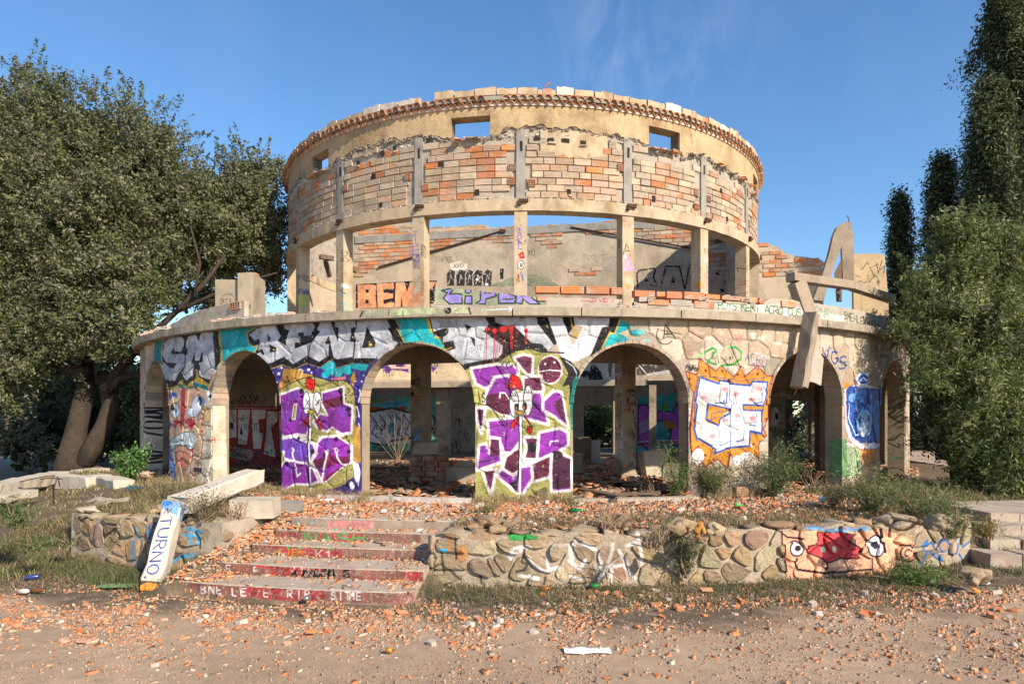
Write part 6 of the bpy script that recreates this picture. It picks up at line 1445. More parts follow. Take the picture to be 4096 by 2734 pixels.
# ------------------------------------------------------------------ stairs
m_steptop = rough_mat('worn_step_top', (0.40, 0.33, 0.255), .2, 4, (0.2, 0.15, 0.11), .5, 3, .92, .5, 30, None, second=(0.36, 0.24, 0.21), second_amt=.4, second_scale=3)
m_riser = rough_mat('painted_riser', (0.33, 0.26, 0.20), .25, 5, (0.13, 0.09, 0.07), .45, 3, .9, .6, 30, IMG_S, .7)
STAIR = thing('front_steps', cyl(-10, 16.3, -.4), 'five curved concrete steps with faded red painted risers and stencilled letters', 'steps')
random.seed(4)
EXT = [(-14.6, -3.6), (-15.0, -5.0), (-15.3, -5.3), (-15.7, -5.3), (-16.0, -5.35)]
uvS = cyl_uv(-17.5, -2.0, -0.85, 0.1)
for k, ((R, zt, zb), (a, b)) in enumerate(zip(STEPS, EXT)):
    r0 = STEPS[k - 1][0] - .06 if k else 14.5; mb = MB(uvS); n = 40; pr = None
    for i in range(n + 1):
        t = a + (b - a) * i / n; e = random.uniform(-.006, .006); rr_ = R
        if k == 4: rr_ = R - .12 * max(0, (t + 6.2)) ** 2
        cur = [mb.vert(cyl(t, r0, zb - .08)), mb.vert(cyl(t, rr_ + e, zb - .08)), mb.vert(cyl(t, rr_ + e, zt - .014)), mb.vert(cyl(t, rr_ + e - .012, zt)), mb.vert(cyl(t, r0, zt))]
        if pr:
            for q, mi in ((0, 1), (1, 0), (2, 1), (3, 1), (4, 1)): l = (q + 1) % 5; mb.face((pr[q], cur[q], cur[l], pr[l]), (1, 1, 1), mi)
        else: mb.face(cur[::-1], (1, 1, 1), 1)
        pr = cur
    mb.face(pr, (1, 1, 1), 1)
    mb.build('step', [m_riser, m_steptop], STAIR)

# ------------------------------------------------------------------ retaining walls
m_rock = rough_mat('retaining_stone', None, .34, 4, (0.20, 0.15, 0.10), .5, 2.6, .92, 1.0, 18, IMG_R, .75, bdist=.06)
ROCKS = [(0.36, 0.26, 0.16), (0.32, 0.235, 0.15), (0.39, 0.285, 0.18), (0.42, 0.33, 0.225), (0.28, 0.20, 0.13), (0.38, 0.27, 0.15), (0.36, 0.23, 0.13)]
uvR = cyl_uv(-29, 26, -0.85, 0.35); KR = RR * PI / 180
def rwall(name, t0, t1, label, seed, side):
    random.seed(seed)
    w = thing(name, cyl((t0 + t1) / 2, RR - .2, -.75), label, 'retaining wall')
    def top(t): return .0 + .03 * math.sin(t * 1.3) + .02 * math.sin(t * 4.1)
    mb = MB(uvR); pr = None; n = int((t1 - t0) * 2.5)
    for i in range(n + 1):
        t = t0 + (t1 - t0) * i / n; cur = [mb.vert(cyl(t, RR - .42, -.85)), mb.vert(cyl(t, RR, -.85)), mb.vert(cyl(t, RR - .02, top(t) - .02)), mb.vert(cyl(t, RR - .42, top(t) - .03))]
        if pr:
            for q in range(4): l = (q + 1) % 4; mb.face((pr[q], cur[q], cur[l], pr[l]), (0.44, 0.355, 0.26))
        else: mb.face(cur[::-1], (0.44, 0.355, 0.26))
        pr = cur
    mb.face(pr, (0.44, 0.355, 0.26)); body = mb.build('wall', m_rock, w)
    # stones: bulging, unequal, deep joints
    cl = voronoi(t0 * KR + .03, t1 * KR - .03, -.74, .0, .34, .62, .015, 1.45)
    for (px, py), poly in cl:
        if area(poly) < .008: continue
        n = len(poly); cx_ = sum(p[0] for p in poly) / n; cy_ = sum(p[1] for p in poly) / n; col = jitc(random.choice(ROCKS), .25)
        kx, ky = random.uniform(.82, 1.0), random.uniform(.74, .98); poly = [(cx_ + (p[0] - cx_) * kx, cy_ + (p[1] - cy_) * ky) for p in poly]
        # round the corners: two points per side
        P2 = []
        for i in range(n):
            a, b = poly[i], poly[(i + 1) % n]; q_ = random.uniform(.18, .3); P2 += [(a[0] * (1 - q_) + b[0] * q_, a[1] * (1 - q_) + b[1] * q_), (a[0] * q_ + b[0] * (1 - q_), a[1] * q_ + b[1] * (1 - q_))]
        pd = random.uniform(.01, .05); tlx, tly = random.uniform(-.06, .06), random.uniform(-.08, .08); sm = MB(uvR); rings = []
        for k, (s, d) in enumerate(((1.0, -.01), (.985, .55), (.93, .88), (.72, 1.0))):
            rings.append([sm.vert(cyl((cx_ + (p[0] - cx_) * s) / KR, RR + pd * d + (random.uniform(-.010, .010) + tlx * (p[0] - cx_) + tly * (p[1] - cy_) if k > 0 else 0), cy_ + (p[1] - cy_) * s)) for p in P2])
        for A_, B_ in zip(rings, rings[1:]):
            for i in range(len(P2)): j = (i + 1) % len(P2); sm.face((A_[i], A_[j], B_[j], B_[i]), col)
        c_ = sm.vert(cyl(cx_ / KR, RR + pd * 1.02, cy_))
        for i in range(len(P2)): sm.face((rings[-1][i], rings[-1][(i + 1) % len(P2)], c_), col)
        sm.build('stone', m_rock, body)
    # capping stones lying along the top
    t = t0 + .3
    while t < t1 - .4:
        dw = random.uniform(.9, 1.9); rock('capstone', cyl(t + dw / 2, RR - .16, top(t) - .0), (dw * KR * .50, .18, random.uniform(.035, .075)), jitc(random.choice(ROCKS)), m_rock2, -t, body); t += dw + .05
    # end face stones towards the stairs
    e = t1 if side > 0 else t0
    for z in (-.62, -.40, -.16): rock('stone', cyl(e, RR - .12, z), (.10, .16, .12), jitc(random.choice(ROCKS)), m_rock2, 0, body)
    for z in (-.55, -.25): rock('stone', cyl(e, RR - .36, z), (.08, .13, .13), jitc(random.choice(ROCKS)), m_rock2, 0, body)
    return w
def ico(sub=2):
    import bmesh
    bm = bmesh.new(); bmesh.ops.create_icosphere(bm, subdivisions=sub, radius=1); bm.verts.ensure_lookup_table()
    V = np.array([v.co[:] for v in bm.verts]); Fc = np.array([[v.index for v in f.verts] for f in bm.faces]); bm.free(); return V, Fc
ICO2, ICO3 = ico(2), ico(3)
m_rock2 = rough_mat('rough_rock', None, .34, 5, (0.13, 0.095, 0.06), .6, 3.5, .94, 1.0, 22, None, bdist=.05)
def hull_mesh(n, seed, pw=.75):
    """an angular broken stone: the convex hull of a few random points"""
    import bmesh
    rr = random.Random(seed); bm = bmesh.new()
    for _ in range(n):
        p = Vector((rr.gauss(0, 1), rr.gauss(0, 1), rr.gauss(0, 1))).normalized(); m = max(abs(p.x), abs(p.y), abs(p.z)); p = p.lerp(p / m * .9, pw) * rr.uniform(.86, 1.06); bm.verts.new(p)
    r = bmesh.ops.convex_hull(bm, input=bm.verts); bmesh.ops.delete(bm, geom=[v for v in bm.verts if not v.link_faces], context='VERTS')
    bmesh.ops.bevel(bm, geom=bm.edges[:], offset=.045, segments=1, affect='EDGES')
    bmesh.ops.triangulate(bm, faces=bm.faces[:]); bm.verts.index_update()
    V = np.array([v.co[:] for v in bm.verts]); Fc = np.array([[v.index for v in f.verts] for f in bm.faces]); bm.free(); return V, Fc
HULLS = [hull_mesh(13, k) for k in range(8)]; BIGH = []
for k in range(6):   # bigger rocks: several broken faces grown together
    rr0 = random.Random(70 + k); Vs, Fs, o0 = [], [], 0
    for q in range(5):
        V_, F_ = hull_mesh(12, 50 + k * 9 + q, .45); sc = 1 if q == 0 else rr0.uniform(.4, .65); off = np.array([0, 0, 0]) if q == 0 else np.array([rr0.uniform(-.75, .75), rr0.uniform(-.6, .1), rr0.uniform(-.55, .45)])
        Vs.append(V_ * sc * np.array([1, 1, rr0.uniform(.7, 1.1)]) + off); Fs.append(F_ + o0); o0 += len(V_)
    BIGH.append((np.concatenate(Vs) * .88, np.concatenate(Fs)))
def rock(name, loc, size, col, mat, rz=0, parent=None, rough_=.30, ic=None, box=.70):
    V, Fc = random.choice(BIGH) if ic is ICO3 else random.choice(HULLS)
    me = np_mesh(name, V * np.array(size), Fc, mat, np.tile(np.array(col), (len(Fc), 1)))
    o = bpy.data.objects.new(name, me); COL.objects.link(o); o.location = loc; o.rotation_euler = (random.uniform(-.12, .12), random.uniform(-.12, .12), rad(rz))
    if parent is not None: o.parent = parent; o.matrix_parent_inverse = parent_world(parent).inverted()
    return o
rwall('stone_retaining_wall', -5.2, 25.2, 'low rubble stone wall right of the steps, sprayed with a pink clown face', 31, -1)
rwall('stone_retaining_wall', -27.9, -16.4, 'short rubble stone wall left of the steps with blue paint and the leaning beam', 32, 1)
# smooth rendered end block beside the steps, left
mb = MB(); q = [cyl(-17.6, RR + .03, -.8), cyl(-16.3, RR + .02, -.8), cyl(-16.3, RR - 1.25, -.8), cyl(-17.6, RR - 1.25, -.8)]
mb.prism([Vector(p) for p in q], [Vector(p) + Vector((random.uniform(-.02, .02), 0, .82 + random.uniform(-.03, .02))) for p in q]); o = mb.build('rendered_wall_end', m_conc)
tag(o, 'smooth grey rendered wall end with a black cross, left beside the steps', 'wall end')
# larger rocks by name of place
def prock(X, Y, z, wpx, hpx, label, col=None, ic=None, dz=0.0):
    g = on_ground(X, Y, z); D = g.y; w, h = wpx / F * D / 2, hpx / F * D / 2 * .8
    o = rock('rock', (g.x, g.y, z + h * .7 + dz), (w, w * .8, h), col or jitc(random.choice(ROCKS)), m_rock2, random.uniform(-20, 20), None, .38, ic or ICO3); return tag(o, label, 'rock')
random.seed(77)
prock(1940, 2112, .0, 150, 90, 'rounded brown rock on the terrace edge just right of the steps')
prock(2035, 2110, .0, 130, 74, 'smaller rock beside the rounded one right of the steps')
prock(2720, 2140, -.02, 190, 150, 'big upright rock left of the orange painted stone on the wall', (0.40, 0.29, 0.17))
o = prock(2795, 2150, .05, 62, 110, 'narrow stone painted orange on top of the right wall', (0.55, 0.25, 0.06))
prock(2860, 2150, .02, 100, 110, 'tall split rock right of the orange painted stone', (0.42, 0.32, 0.2))
prock(2485, 2110, .02, 60, 100, 'dark pointed rock among twigs on the terrace', (0.22, 0.16, 0.11))
prock(3600, 2115, .05, 230, 120, 'broad pale boulder on the right end of the wall', (0.40, 0.31, 0.21))
prock(3760, 2125, .08, 150, 120, 'grey brown boulder beside the broad pale one', (0.32, 0.25, 0.18))
prock(3900, 2330, -.62, 150, 110, 'boulder at the foot of the far right wall end', (0.38, 0.28, 0.18))
prock(650, 2050, .05, 90, 62, 'yellowish stone just left of the leaning beam', (0.50, 0.36, 0.20))
prock(350, 2050, .0, 110, 55, 'pale stone at the left end of the left stone wall', (0.52, 0.42, 0.32))
prock(440, 2030, .0, 180, 80, 'grey lump of concrete on the weedy bank', (0.36, 0.30, 0.23))
prock(570, 1915, .05, 90, 74, 'pinkish stone at the foot of the far left pier', (0.48, 0.34, 0.24))

# ------------------------------------------------------------------ rubble
m_rub = rough_mat('rubble', None, .28, 9, (0.16, 0.12, 0.09), .45, 7, .9, .4, 60, None)
RCOL = [(0.58, 0.20, 0.07), (0.54, 0.22, 0.09), (0.58, 0.26, 0.12), (0.52, 0.29, 0.16), (0.46, 0.33, 0.22), (0.48, 0.37, 0.26), (0.34, 0.25, 0.175), (0.38, 0.28, 0.20), (0.58, 0.48, 0.37), (0.46, 0.16, 0.06)]
def ray_hgt(X, Y):   # where the pixel's ray meets the ground
    D = 5.0; u = (X - 2048) / F; k = (Y - HOR) / F
    if k <= 0: return None
    lo, hi = 3.0, 60.0
    for D in np.arange(4.5, 60, .12 if Y > 1950 else .4):
        if CZ - k * D <= hgt(u * D, D): return (u * D, D, hgt(u * D, D))
    return None
def frag_stuff(name, pts, label, seed, s0=.012, s1=.058, parent=None):
    r = np.random.default_rng(seed); n = len(pts); P_ = np.array(pts)
    s = s0 + (s1 - s0) * np.clip(r.exponential(.36, n), 0, 2.6); as_ = r.uniform(.45, 1, n); th_ = r.uniform(.004, .012, n) * (1 + 2 * (r.random(n) < .12))
    ang = r.uniform(0, 2 * PI, n); tl = r.normal(0, .22, (n, 2))
    base = np.array([(-1, -1), (1, -1), (1, 1), (-1, 1)], float)
    V = np.zeros((n, 8, 3))
    for k in range(4):
        bx = base[k, 0] * r.uniform(.55, 1.1, n) * s / 2; by = base[k, 1] * r.uniform(.55, 1.1, n) * s * as_ / 2
        x = bx * np.cos(ang) - by * np.sin(ang); y = bx * np.sin(ang) + by * np.cos(ang); z = x * tl[:, 0] + y * tl[:, 1]
        V[:, k] = np.stack([P_[:, 0] + x * 1.05, P_[:, 1] + y * 1.05, P_[:, 2] + z - .006], 1); V[:, k + 4] = np.stack([P_[:, 0] + x, P_[:, 1] + y, P_[:, 2] + z + th_], 1)
    Fb = np.array([(4, 5, 6, 7), (0, 1, 5, 4), (1, 2, 6, 5), (2, 3, 7, 6), (3, 0, 4, 7)])
    Fq = (Fb[None] + (np.arange(n) * 8)[:, None, None]).reshape(-1, 4)
    col = np.array(RCOL)[r.choice(len(RCOL), n, p=[.15, .13, .12, .11, .11, .10, .10, .08, .04, .06])] * r.uniform(.8, 1.15, (n, 1))
    me = np_mesh(name, V.reshape(-1, 3), Fq, m_rub, np.repeat(col, 5, 0)); o = link(name, me); return tag(o, label, None, None, 'stuff')
rg = np.random.default_rng(42)
def dens(X, Y):   # how thickly rubble lies, by place
    if Y > 2380: 
        edge = 2560 + 25 * math.sin(X * .004) - (60 if X > 2700 else 0)
        d = .9 if Y < edge - 50 else .9 * math.exp(-(Y - edge + 50) / 55)
        if X < 250: d *= .75
        if X > 2600: d = d * .75 + (.10 if X > 3400 else .03) * (Y < 2700)
        if X > 2350 and Y > 2560: d += .035
        return d + .008
    return .55
pts = []
for _ in range(60000):
    X, Y = rg.uniform(-60, 4150), rg.uniform(2335, 2760)
    nn = mnoise.noise(Vector((X * .005, Y * .014, 5)))
    if nn < -.12 and rg.random() < min(1, (-.12 - nn) * 5): continue
    if rg.random() > dens(X, Y) * (.45 + .5 * nn): continue
    k = (Y - HOR) / F; D = (CZ - GL_LOW) / k; x = (X - 2048) / F * D; z = hgt(x, D); 
    r_ = math.hypot(x - CX, D - CY)
    if r_ < 16.5: continue
    if z > GL_LOW + .16: continue
    pts.append((x, D, z))
frag_stuff('foreground_rubble', pts, 'carpet of small orange brick and pale plaster chips on the dirt', 1)
pts = []
for _ in range(19000):
    t = rg.uniform(-33, 32); r_ = rg.uniform(12.9, 16.2) if rg.random() < .8 else rg.uniform(13, 15)
    x, y, _z = cyl(t, r_, 0)
    dd = .95 if -24 < t < 6 else .5
    if t < -26 and r_ > 15: dd = .2
    if t > 6 and r_ > 14.6: dd = .35
    if rg.random() > dd: continue
    if -14.6 < t < -3.6 and 14.5 < r_ < 15.36 and rg.random() < .75: continue
    z = hgt(x, y)
    if -14.6 < t < -3.6 and 14.5 < r_ < 15.36: z = 0.0
    pts.append((x, y, z + .012 * rg.random()))
frag_stuff('terrace_rubble', pts, 'thick layer of orange and white brick rubble between the arcade and the steps', 2, .025, .10)
pts = []
for _ in range(2600):   # chips lying on the treads and heaped at their left end
    k = rg.integers(0, 5); R, zt, zb = STEPS[k]; r0 = STEPS[k - 1][0] if k else 14.6
    u = rg.random(); t = EXT[k][0] - .9 + 2.6 * rg.random() ** 1.4 if u < .6 else (EXT[k][1] - 1.5 * rg.random() if u < .75 else rg.uniform(*EXT[k]))
    r_ = r0 + (R - r0) * (rg.random() ** 2.2 if u > .6 else rg.random()) + .02
    if r_ > R - .02: r_ = R - .03
    x, y, _z = cyl(t, r_, 0); h = zt if t > EXT[k][0] else hgt(x, y)
    pts.append((x, y, max(h, hgt(x, y)) + (.03 * rg.random() if u < .6 else 0)))
frag_stuff('step_rubble', pts, 'brick chips gathered on the treads and at the left edge of the steps', 3, .02, .08)
pts = []
for _ in range(9000):
    t = rg.uniform(-70, 70); r_ = math.sqrt(rg.uniform(0, 1)) * 12.9; x, y, _z = cyl(t, r_, 0)
    if y > 29: continue
    pts.append((x, y, hgt(x, y) + .10 * rg.random() ** 2 + .06 * max(0, mnoise.noise(Vector((x * .6, y * .6, 9))))))
frag_stuff('indoor_rubble', pts, 'broken tiles and bricks covering the floor inside the arcade', 4, .06, .24)

pts = []
for _ in range(11000):   # grit and gravel
    X, Y = rg.uniform(-80, 4180), 2340 + 420 * rg.random() ** .8; D = (CZ - GL_LOW) / ((Y - HOR) / F); x = (X - 2048) / F * D
    if math.hypot(x - CX, D - CY) < 17.2 or mnoise.noise(Vector((x * 1.1, D * 1.1, 2))) < rg.uniform(-.4, .35): continue
    pts.append((x, D, hgt(x, D)))
RC0 = RCOL; RCOL = [(0.36, 0.26, 0.18), (0.42, 0.31, 0.22), (0.28, 0.20, 0.14), (0.22, 0.16, 0.11), (0.48, 0.37, 0.27), (0.34, 0.23, 0.15), (0.18, 0.13, 0.09), (0.30, 0.23, 0.17), (0.40, 0.32, 0.24), (0.45, 0.22, 0.12)]
frag_stuff('grit', pts, 'grit and small gravel on the bare dirt', 6, .005, .018); RCOL = RC0
# single fragments one can tell apart in the foreground
def frag(s, kind):
    mb = MB(); n = random.choice([5, 6, 7]); a0 = random.uniform(0, 6)
    pts_ = [(math.cos(a0 + 2 * PI * i / n) * s * random.uniform(.6, 1.1), math.sin(a0 + 2 * PI * i / n) * s * .65 * random.uniform(.6, 1.1)) for i in range(n)]
    th_ = s * random.uniform(.25, .5) if kind != 'stone' else s * .7; cv = s * .25 if kind == 'tile' else 0
    B = [(x, y, cv * (1 - (y / (s * .7)) ** 2)) for x, y in pts_]; T_ = [(x * .92, y * .92, b[2] + th_) for (x, y), b in zip(pts_, B)]
    mb.prism(B, T_, (1, 1, 1)); return mb
FR = {}
for kind, cols in (('tile', [(0.62, 0.21, 0.07), (0.58, 0.25, 0.12), (0.50, 0.20, 0.09)]), ('brick', [(0.64, 0.33, 0.2), (0.60, 0.42, 0.3)]), ('stone', [(0.62, 0.54, 0.45), (0.48, 0.41, 0.34)])):
    FR[kind] = []
    for c in cols:
        for k in range(4):
            mb = frag(1.0, kind); mb.c = [jitc(c, .08)] * len(mb.f); FR[kind].append(mb.mesh('fragment', m_rub))
INFO = {'tile': ('tile_shard', 'tile shard', 'broken orange clay shard'), 'brick': ('brick_fragment', 'brick fragment', 'pinkish piece of hollow brick'), 'stone': ('plaster_lump', 'plaster lump', 'pale lump of broken plaster')}
GRP = {('f', 'tile'): 'lying in the rubble in front of the steps', ('t', 'tile'): 'lying on the rubble of the terrace'}
random.seed(19); cnt = {}
def place_frag(x, y, z, s, kind, zone):
    me = random.choice(FR[kind]); nm, cat, lb = INFO[kind]; o = bpy.data.objects.new(nm, me); COL.objects.link(o)
    o.location = (x, y, z - s * .1); o.scale = (s, s, s); o.rotation_euler = (random.uniform(-.3, .3), random.uniform(-.3, .3), random.uniform(0, 6.28))
    w = {'f': 'among the chips on the front dirt', 't': 'on the rubble strewn terrace', 'b': 'on the dark soil below the right wall', 'n': 'on the bare dirt near the camera'}[zone]
    tag(o, f'{lb} {w}', cat, f'{cat}s {w}')
for _ in range(4000):
    if cnt.get('f', 0) >= 95: break
    X, Y = random.uniform(20, 2900), random.uniform(2400, 2580)
    if random.random() > dens(X, Y): continue
    D = (CZ - GL_LOW) / ((Y - HOR) / F); x = (X - 2048) / F * D
    if math.hypot(x - CX, D - CY) < 17.45: continue
    place_frag(x, D, hgt(x, D), random.uniform(.035, .08), random.choices(['tile', 'brick', 'stone'], [5, 3, 2])[0], 'f'); cnt['f'] = cnt.get('f', 0) + 1
for _ in range(60):
    X, Y = random.uniform(2100, 4090), random.uniform(2360, 2470); D = (CZ - GL_LOW) / ((Y - HOR) / F); x = (X - 2048) / F * D
    place_frag(x, D, hgt(x, D), random.uniform(.04, .10), random.choices(['tile', 'brick', 'stone'], [6, 2, 2])[0], 'b')
for _ in range(34):
    X, Y = random.uniform(40, 4080), random.uniform(2570, 2725); D = (CZ - GL_LOW) / ((Y - HOR) / F); x = (X - 2048) / F * D
    place_frag(x, D, hgt(x, D), random.uniform(.02, .05), random.choices(['tile', 'brick', 'stone'], [6, 2, 2])[0], 'n')
for _ in range(80):
    t = random.uniform(-30, 26); r_ = random.uniform(13.1, 16.0); x, y, _z = cyl(t, r_, 0); place_frag(x, y, max(hgt(x, y), 0 if 14.5 < r_ < 15.4 else -1) + .02, random.uniform(.05, .11), random.choices(['tile', 'brick', 'stone'], [4, 3, 4])[0], 't')
# ================================================================== single pieces of wreckage
def orient(a, b, up=Vector((0, 0, 1))):
    d = (Vector(b) - Vector(a)).normalized(); s = d.cross(up).normalized(); return d, s, s.cross(d)
def broken_beam(name, a, b, w, h, label, cat, mat, uvf=None, roll=0.0, jag=.05, col=(1, 1, 1), end=None):
    """a squared beam from a to b with ragged ends and slightly worn edges; w across, h deep"""
    a, b = Vector(a), Vector(b); d, s, u = orient(a, b)
    if roll: s, u = s * math.cos(roll) + u * math.sin(roll), u * math.cos(roll) - s * math.sin(roll)
    mb = MB(uvf); L_ = (b - a).length; n = max(3, int(L_ / .25)); pr = None
    prof_ = [(-.5, -.42), (-.42, -.5), (.42, -.5), (.5, -.42), (.5, .42), (.42, .5), (-.42, .5), (-.5, .42)]
    for i in range(n + 1):
        c = a + d * (L_ * i / n); jg = jag if i in (0, n) else 0
        cur = [mb.vert(c + s * (p * w + random.uniform(-.018, .018)) + u * (q * h + random.uniform(-.018, .018)) + d * random.uniform(-jg, jg)) for p, q in prof_]
        if pr:
            for k in range(8): l = (k + 1) % 8; mb.face((pr[k], pr[l], cur[l], cur[k]), col)
        else: mb.face(cur[::-1], col)
        pr = cur
    mb.face(pr, col); o = mb.build(name, mat); return tag(o, label, cat)
# the leaning painted beam, two lengths broken over the wall
BA0, BA1 = Vector((-4.95, 9.24, -.72)), Vector((-5.07, 10.06, .26))
def beam_uv(a, b, w):
    a, b = Vector(a), Vector(b); d = (b - a).normalized()
    sd = Vector((1, 0, 0)); sd = (sd - d * sd.dot(d)).normalized()
    return lambda x, y, z: (((Vector((x, y, z)) - a).dot(sd) / w) * .98 + .5, (Vector((x, y, z)) - a).dot(d) / (b - a).length)
PT = Canvas('paint_beam', 0, 1, 0, 1, 420, lambda X, Y: (X, Y), 1.0); PT.w, PT.h = 150, 420; PT.a = np.zeros((420, 150, 4), np.float32)
f = PT.frame(0, 0, 1); PT.to_uv = lambda X, Y: (X / 100, 1 - Y / 280)
f.poly([(0, -10), (100, -10), (100, 60), (70, 50), (40, 36), (0, 30)], '3c86c4', .8); f.blob(36, 8, 22, 14, '2c6cac'); f.scrib(20, 30, 60, 26, '1c2024', 6, 4, .8)
for i, ch in enumerate('TURNO'):
    gx, gy = 26, 62 + i * 42
    for st in GLYPH[ch]: f.line([(gx + (1 - b) * 52, gy + a * 30) for a, b in st], '1d3f8a', 5.5)
f.blob(28, 272, 5, 5, '1d3f8a')
m_beam = rough_mat('painted_beam', (0.62, 0.53, 0.43), .15, 3, (0.3, .24, .18), .5, 3, .9, .6, 30, PT.image(.12, 12), .6)
random.seed(8)
broken_beam('leaning_beam', BA0, BA1, .27, .24, 'broken white concrete beam sprayed TURNO in blue, leaning on the left wall', 'concrete beam', m_beam, beam_uv(BA0, BA1, .27))
m_beam2 = rough_mat('white_beam', (0.60, 0.52, 0.42), .15, 3, (0.3, .24, .18), .5, 3, .9, .7, 26, None)
broken_beam('fallen_beam', (-5.06, 10.15, .24), (-4.72, 12.30, .50), .38, .26, 'pale concrete beam lying on the terrace behind the leaning one', 'concrete beam', m_beam2)
def block(name, X, Y, z, wpx, hpx, depth, label, cat, mat, rz=0, jag=.015, col=(1, 1, 1), tilt=0):
    g = on_ground(X, Y, z); w, h = wpx / F * g.y, hpx / F * g.y
    a = rad(rz); ax = (Vector((math.cos(a), math.sin(a), tilt)).normalized(), Vector((-math.sin(a), math.cos(a), 0)), Vector((-tilt, 0, 1)).normalized())
    mb = MB(); mb.box((g.x, g.y + depth / 2, z + h / 2 - .01), (w, depth, h), col, ax, jag); o = mb.build(name, mat); return tag(o, label, cat)
random.seed(9)
m_whitew = rough_mat('whitewashed_block', (0.52, 0.45, 0.36), .2, 3, (0.34, .29, .22), .7, 2.2, .9, .7, 22, None)
block('concrete_block', 1000, 2070, .0, 172, 74, .42, 'whitewashed concrete block beside the top of the steps', 'concrete block', m_whitew, 4)
block('concrete_slab', 1140, 2043, .0, 104, 34, .3, 'small flat grey slab right of the whitewashed block', 'concrete slab', m_grey, -2)
# kerb strips at the arcade foot
m_kerb = rough_mat('painted_kerb', (0.52, 0.47, 0.42), .2, 3, (0.5, 0.22, 0.20), .85, .7, .85, .4, 30, None)
for (a, b, l, m_) in ((-18.6, -5.0, 'kerb strip painted red and white between the purple piers', m_kerb), (3.2, 14.0, 'pale kerb strip under the second middle arch', m_conc)):
    o = ring('kerb_strip', 12.95, 13.16, -.05, .065, a, b, m_, None, 40, rag=.008); tag(o, l, 'kerb')
# slabs and beams on the left bank
def flat_beam(X0, Y0, X1, Y1, z, w, h, label, name='concrete_beam', mat=None):
    a, b = on_ground(X0, Y0, z), on_ground(X1, Y1, z); return broken_beam(name, a, b, w, h, label, 'concrete beam', mat or m_whitew, jag=.04)
flat_beam(-60, 1965, 235, 1905, .10, .5, .26, 'long pale beam sprayed orange at the left edge of the photo')
flat_beam(-40, 2000, 120, 1970, .02, .3, .14, 'low beam in front of the orange sprayed one')
flat_beam(255, 1925, 385, 1935, .10, .42, .34, 'broken slab with cream and red paint on the left bank')
flat_beam(390, 1922, 495, 1945, .12, .4, .30, 'grey broken slab right of the cream one')
flat_beam(300, 1890, 420, 1880, .08, .3, .14, 'narrow broken slab lying behind the cream slab')
for i, (x0, y0, x1, y1) in enumerate(((80, 1925, 260, 1896), (160, 1915, 250, 1915), (230, 1905, 240, 1945))):
    mb = MB(); a, b = on_ground(x0, y0, .24), on_ground(x1, y1, .24); mb.tube([a, (a + b) / 2 + Vector((0, 0, .03)), b], .012, 5); o = mb.build('iron_rod', m_iron); tag(o, 'rusty reinforcing rod sticking out of the left beams', 'iron rod', 'rods in the left beams')
# orange letters on the long beam
# litter
def litter(name, X, Y, z, pts3, r, col, label, cat, rough_=.4, metal=0.0):
    g = on_ground(X, Y, z); m, t, b = _mat(name + '_material'); nz = noise_node(t, N(t, 'ShaderNodeTexCoord').outputs['Object'], 20, 4)
    c = mixc(t, ramp(t, nz, .4, .7, 0, .35), col, tuple(v * .5 for v in col)); t.links.new(c, b.inputs['Base Color']); b.inputs['Roughness'].default_value = rough_; b.inputs['Metallic'].default_value = metal
    mb = MB(); mb.tube([g + Vector(p) for p in pts3], r, 10); return tag(mb.build(name, m, None, True), label, cat)
litter('spray_can', 128, 2318, -.72, [(-.09, -.02, .035), (-.07, -.01, .035), (.05, .05, .04), (.06, .055, .04), (.07, .06, .04)], [.02, .032, .032, .026, .012], (0.05, 0.06, 0.25), 'blue spray can lying at the left edge of the dirt', 'spray can', .3, .3)
litter('brown_bottle', 150, 2368, -.73, [(-.1, 0, .03), (.02, 0, .03), (.06, .0, .03), (.11, .0, .03)], [.03, .032, .014, .012], (0.16, 0.06, 0.015), 'brown glass bottle lying left of the steps', 'bottle', .1)
litter('white_bottle', 90, 2372, -.73, [(-.05, 0, .03), (.06, 0, .03), (.09, 0, .03)], [.032, .032, .012], (0.6, 0.57, 0.5), 'crushed pale bottle beside the brown one', 'bottle', .4)
litter('green_bottle', 2380, 2350, -.72, [(-.05, 0, .03), (.03, .02, .03), (.06, .03, .03)], [.03, .03, .012], (0.01, 0.22, 0.04), 'bright green broken bottle at the foot of the right wall', 'bottle', .08)
litter('amber_bottle', 2180, 2362, -.72, [(-.06, 0, .03), (.03, .02, .03), (.08, .03, .03)], [.03, .03, .012], (0.25, 0.08, 0.01), 'amber bottle end at the foot of the right wall', 'bottle', .1)
litter('green_bottle', 2310, 2048, .02, [(-.12, 0, .03), (.05, 0, .03), (.09, 0, .03), (.14, 0, .03)], [.033, .033, .014, .012], (0.02, 0.16, 0.05), 'green bottle lying on the terrace rubble behind the right wall', 'bottle', .1)
litter('tin_can', 1224, 2402, -.73, [(-.03, 0, .03), (.03, .01, .03)], [.03, .03], (0.6, 0.6, 0.6), 'small silver can in front of the lowest step', 'can', .25, .9)
litter('plastic_cup', 3287, 2010, .05, [(0, -.05, .07), (0, .04, .07)], [.07, .055], (0.8, 0.8, 0.8), 'round white plastic cup lying among chips on the right', 'cup', .4)
litter('green_straw', 2955, 2025, .03, [(-.07, 0, .03), (.07, .03, .02)], [.02, .015], (0.05, 0.5, 0.05), 'bright green plastic tube on the right terrace', 'plastic tube', .4)
litter('orange_cup', 1555, 2606, -.73, [(-.03, 0, .02), (.03, 0, .02)], [.022, .03], (0.5, 0.2, 0.02), 'yellow glass cap on the bare dirt near the camera', 'cap', .2)
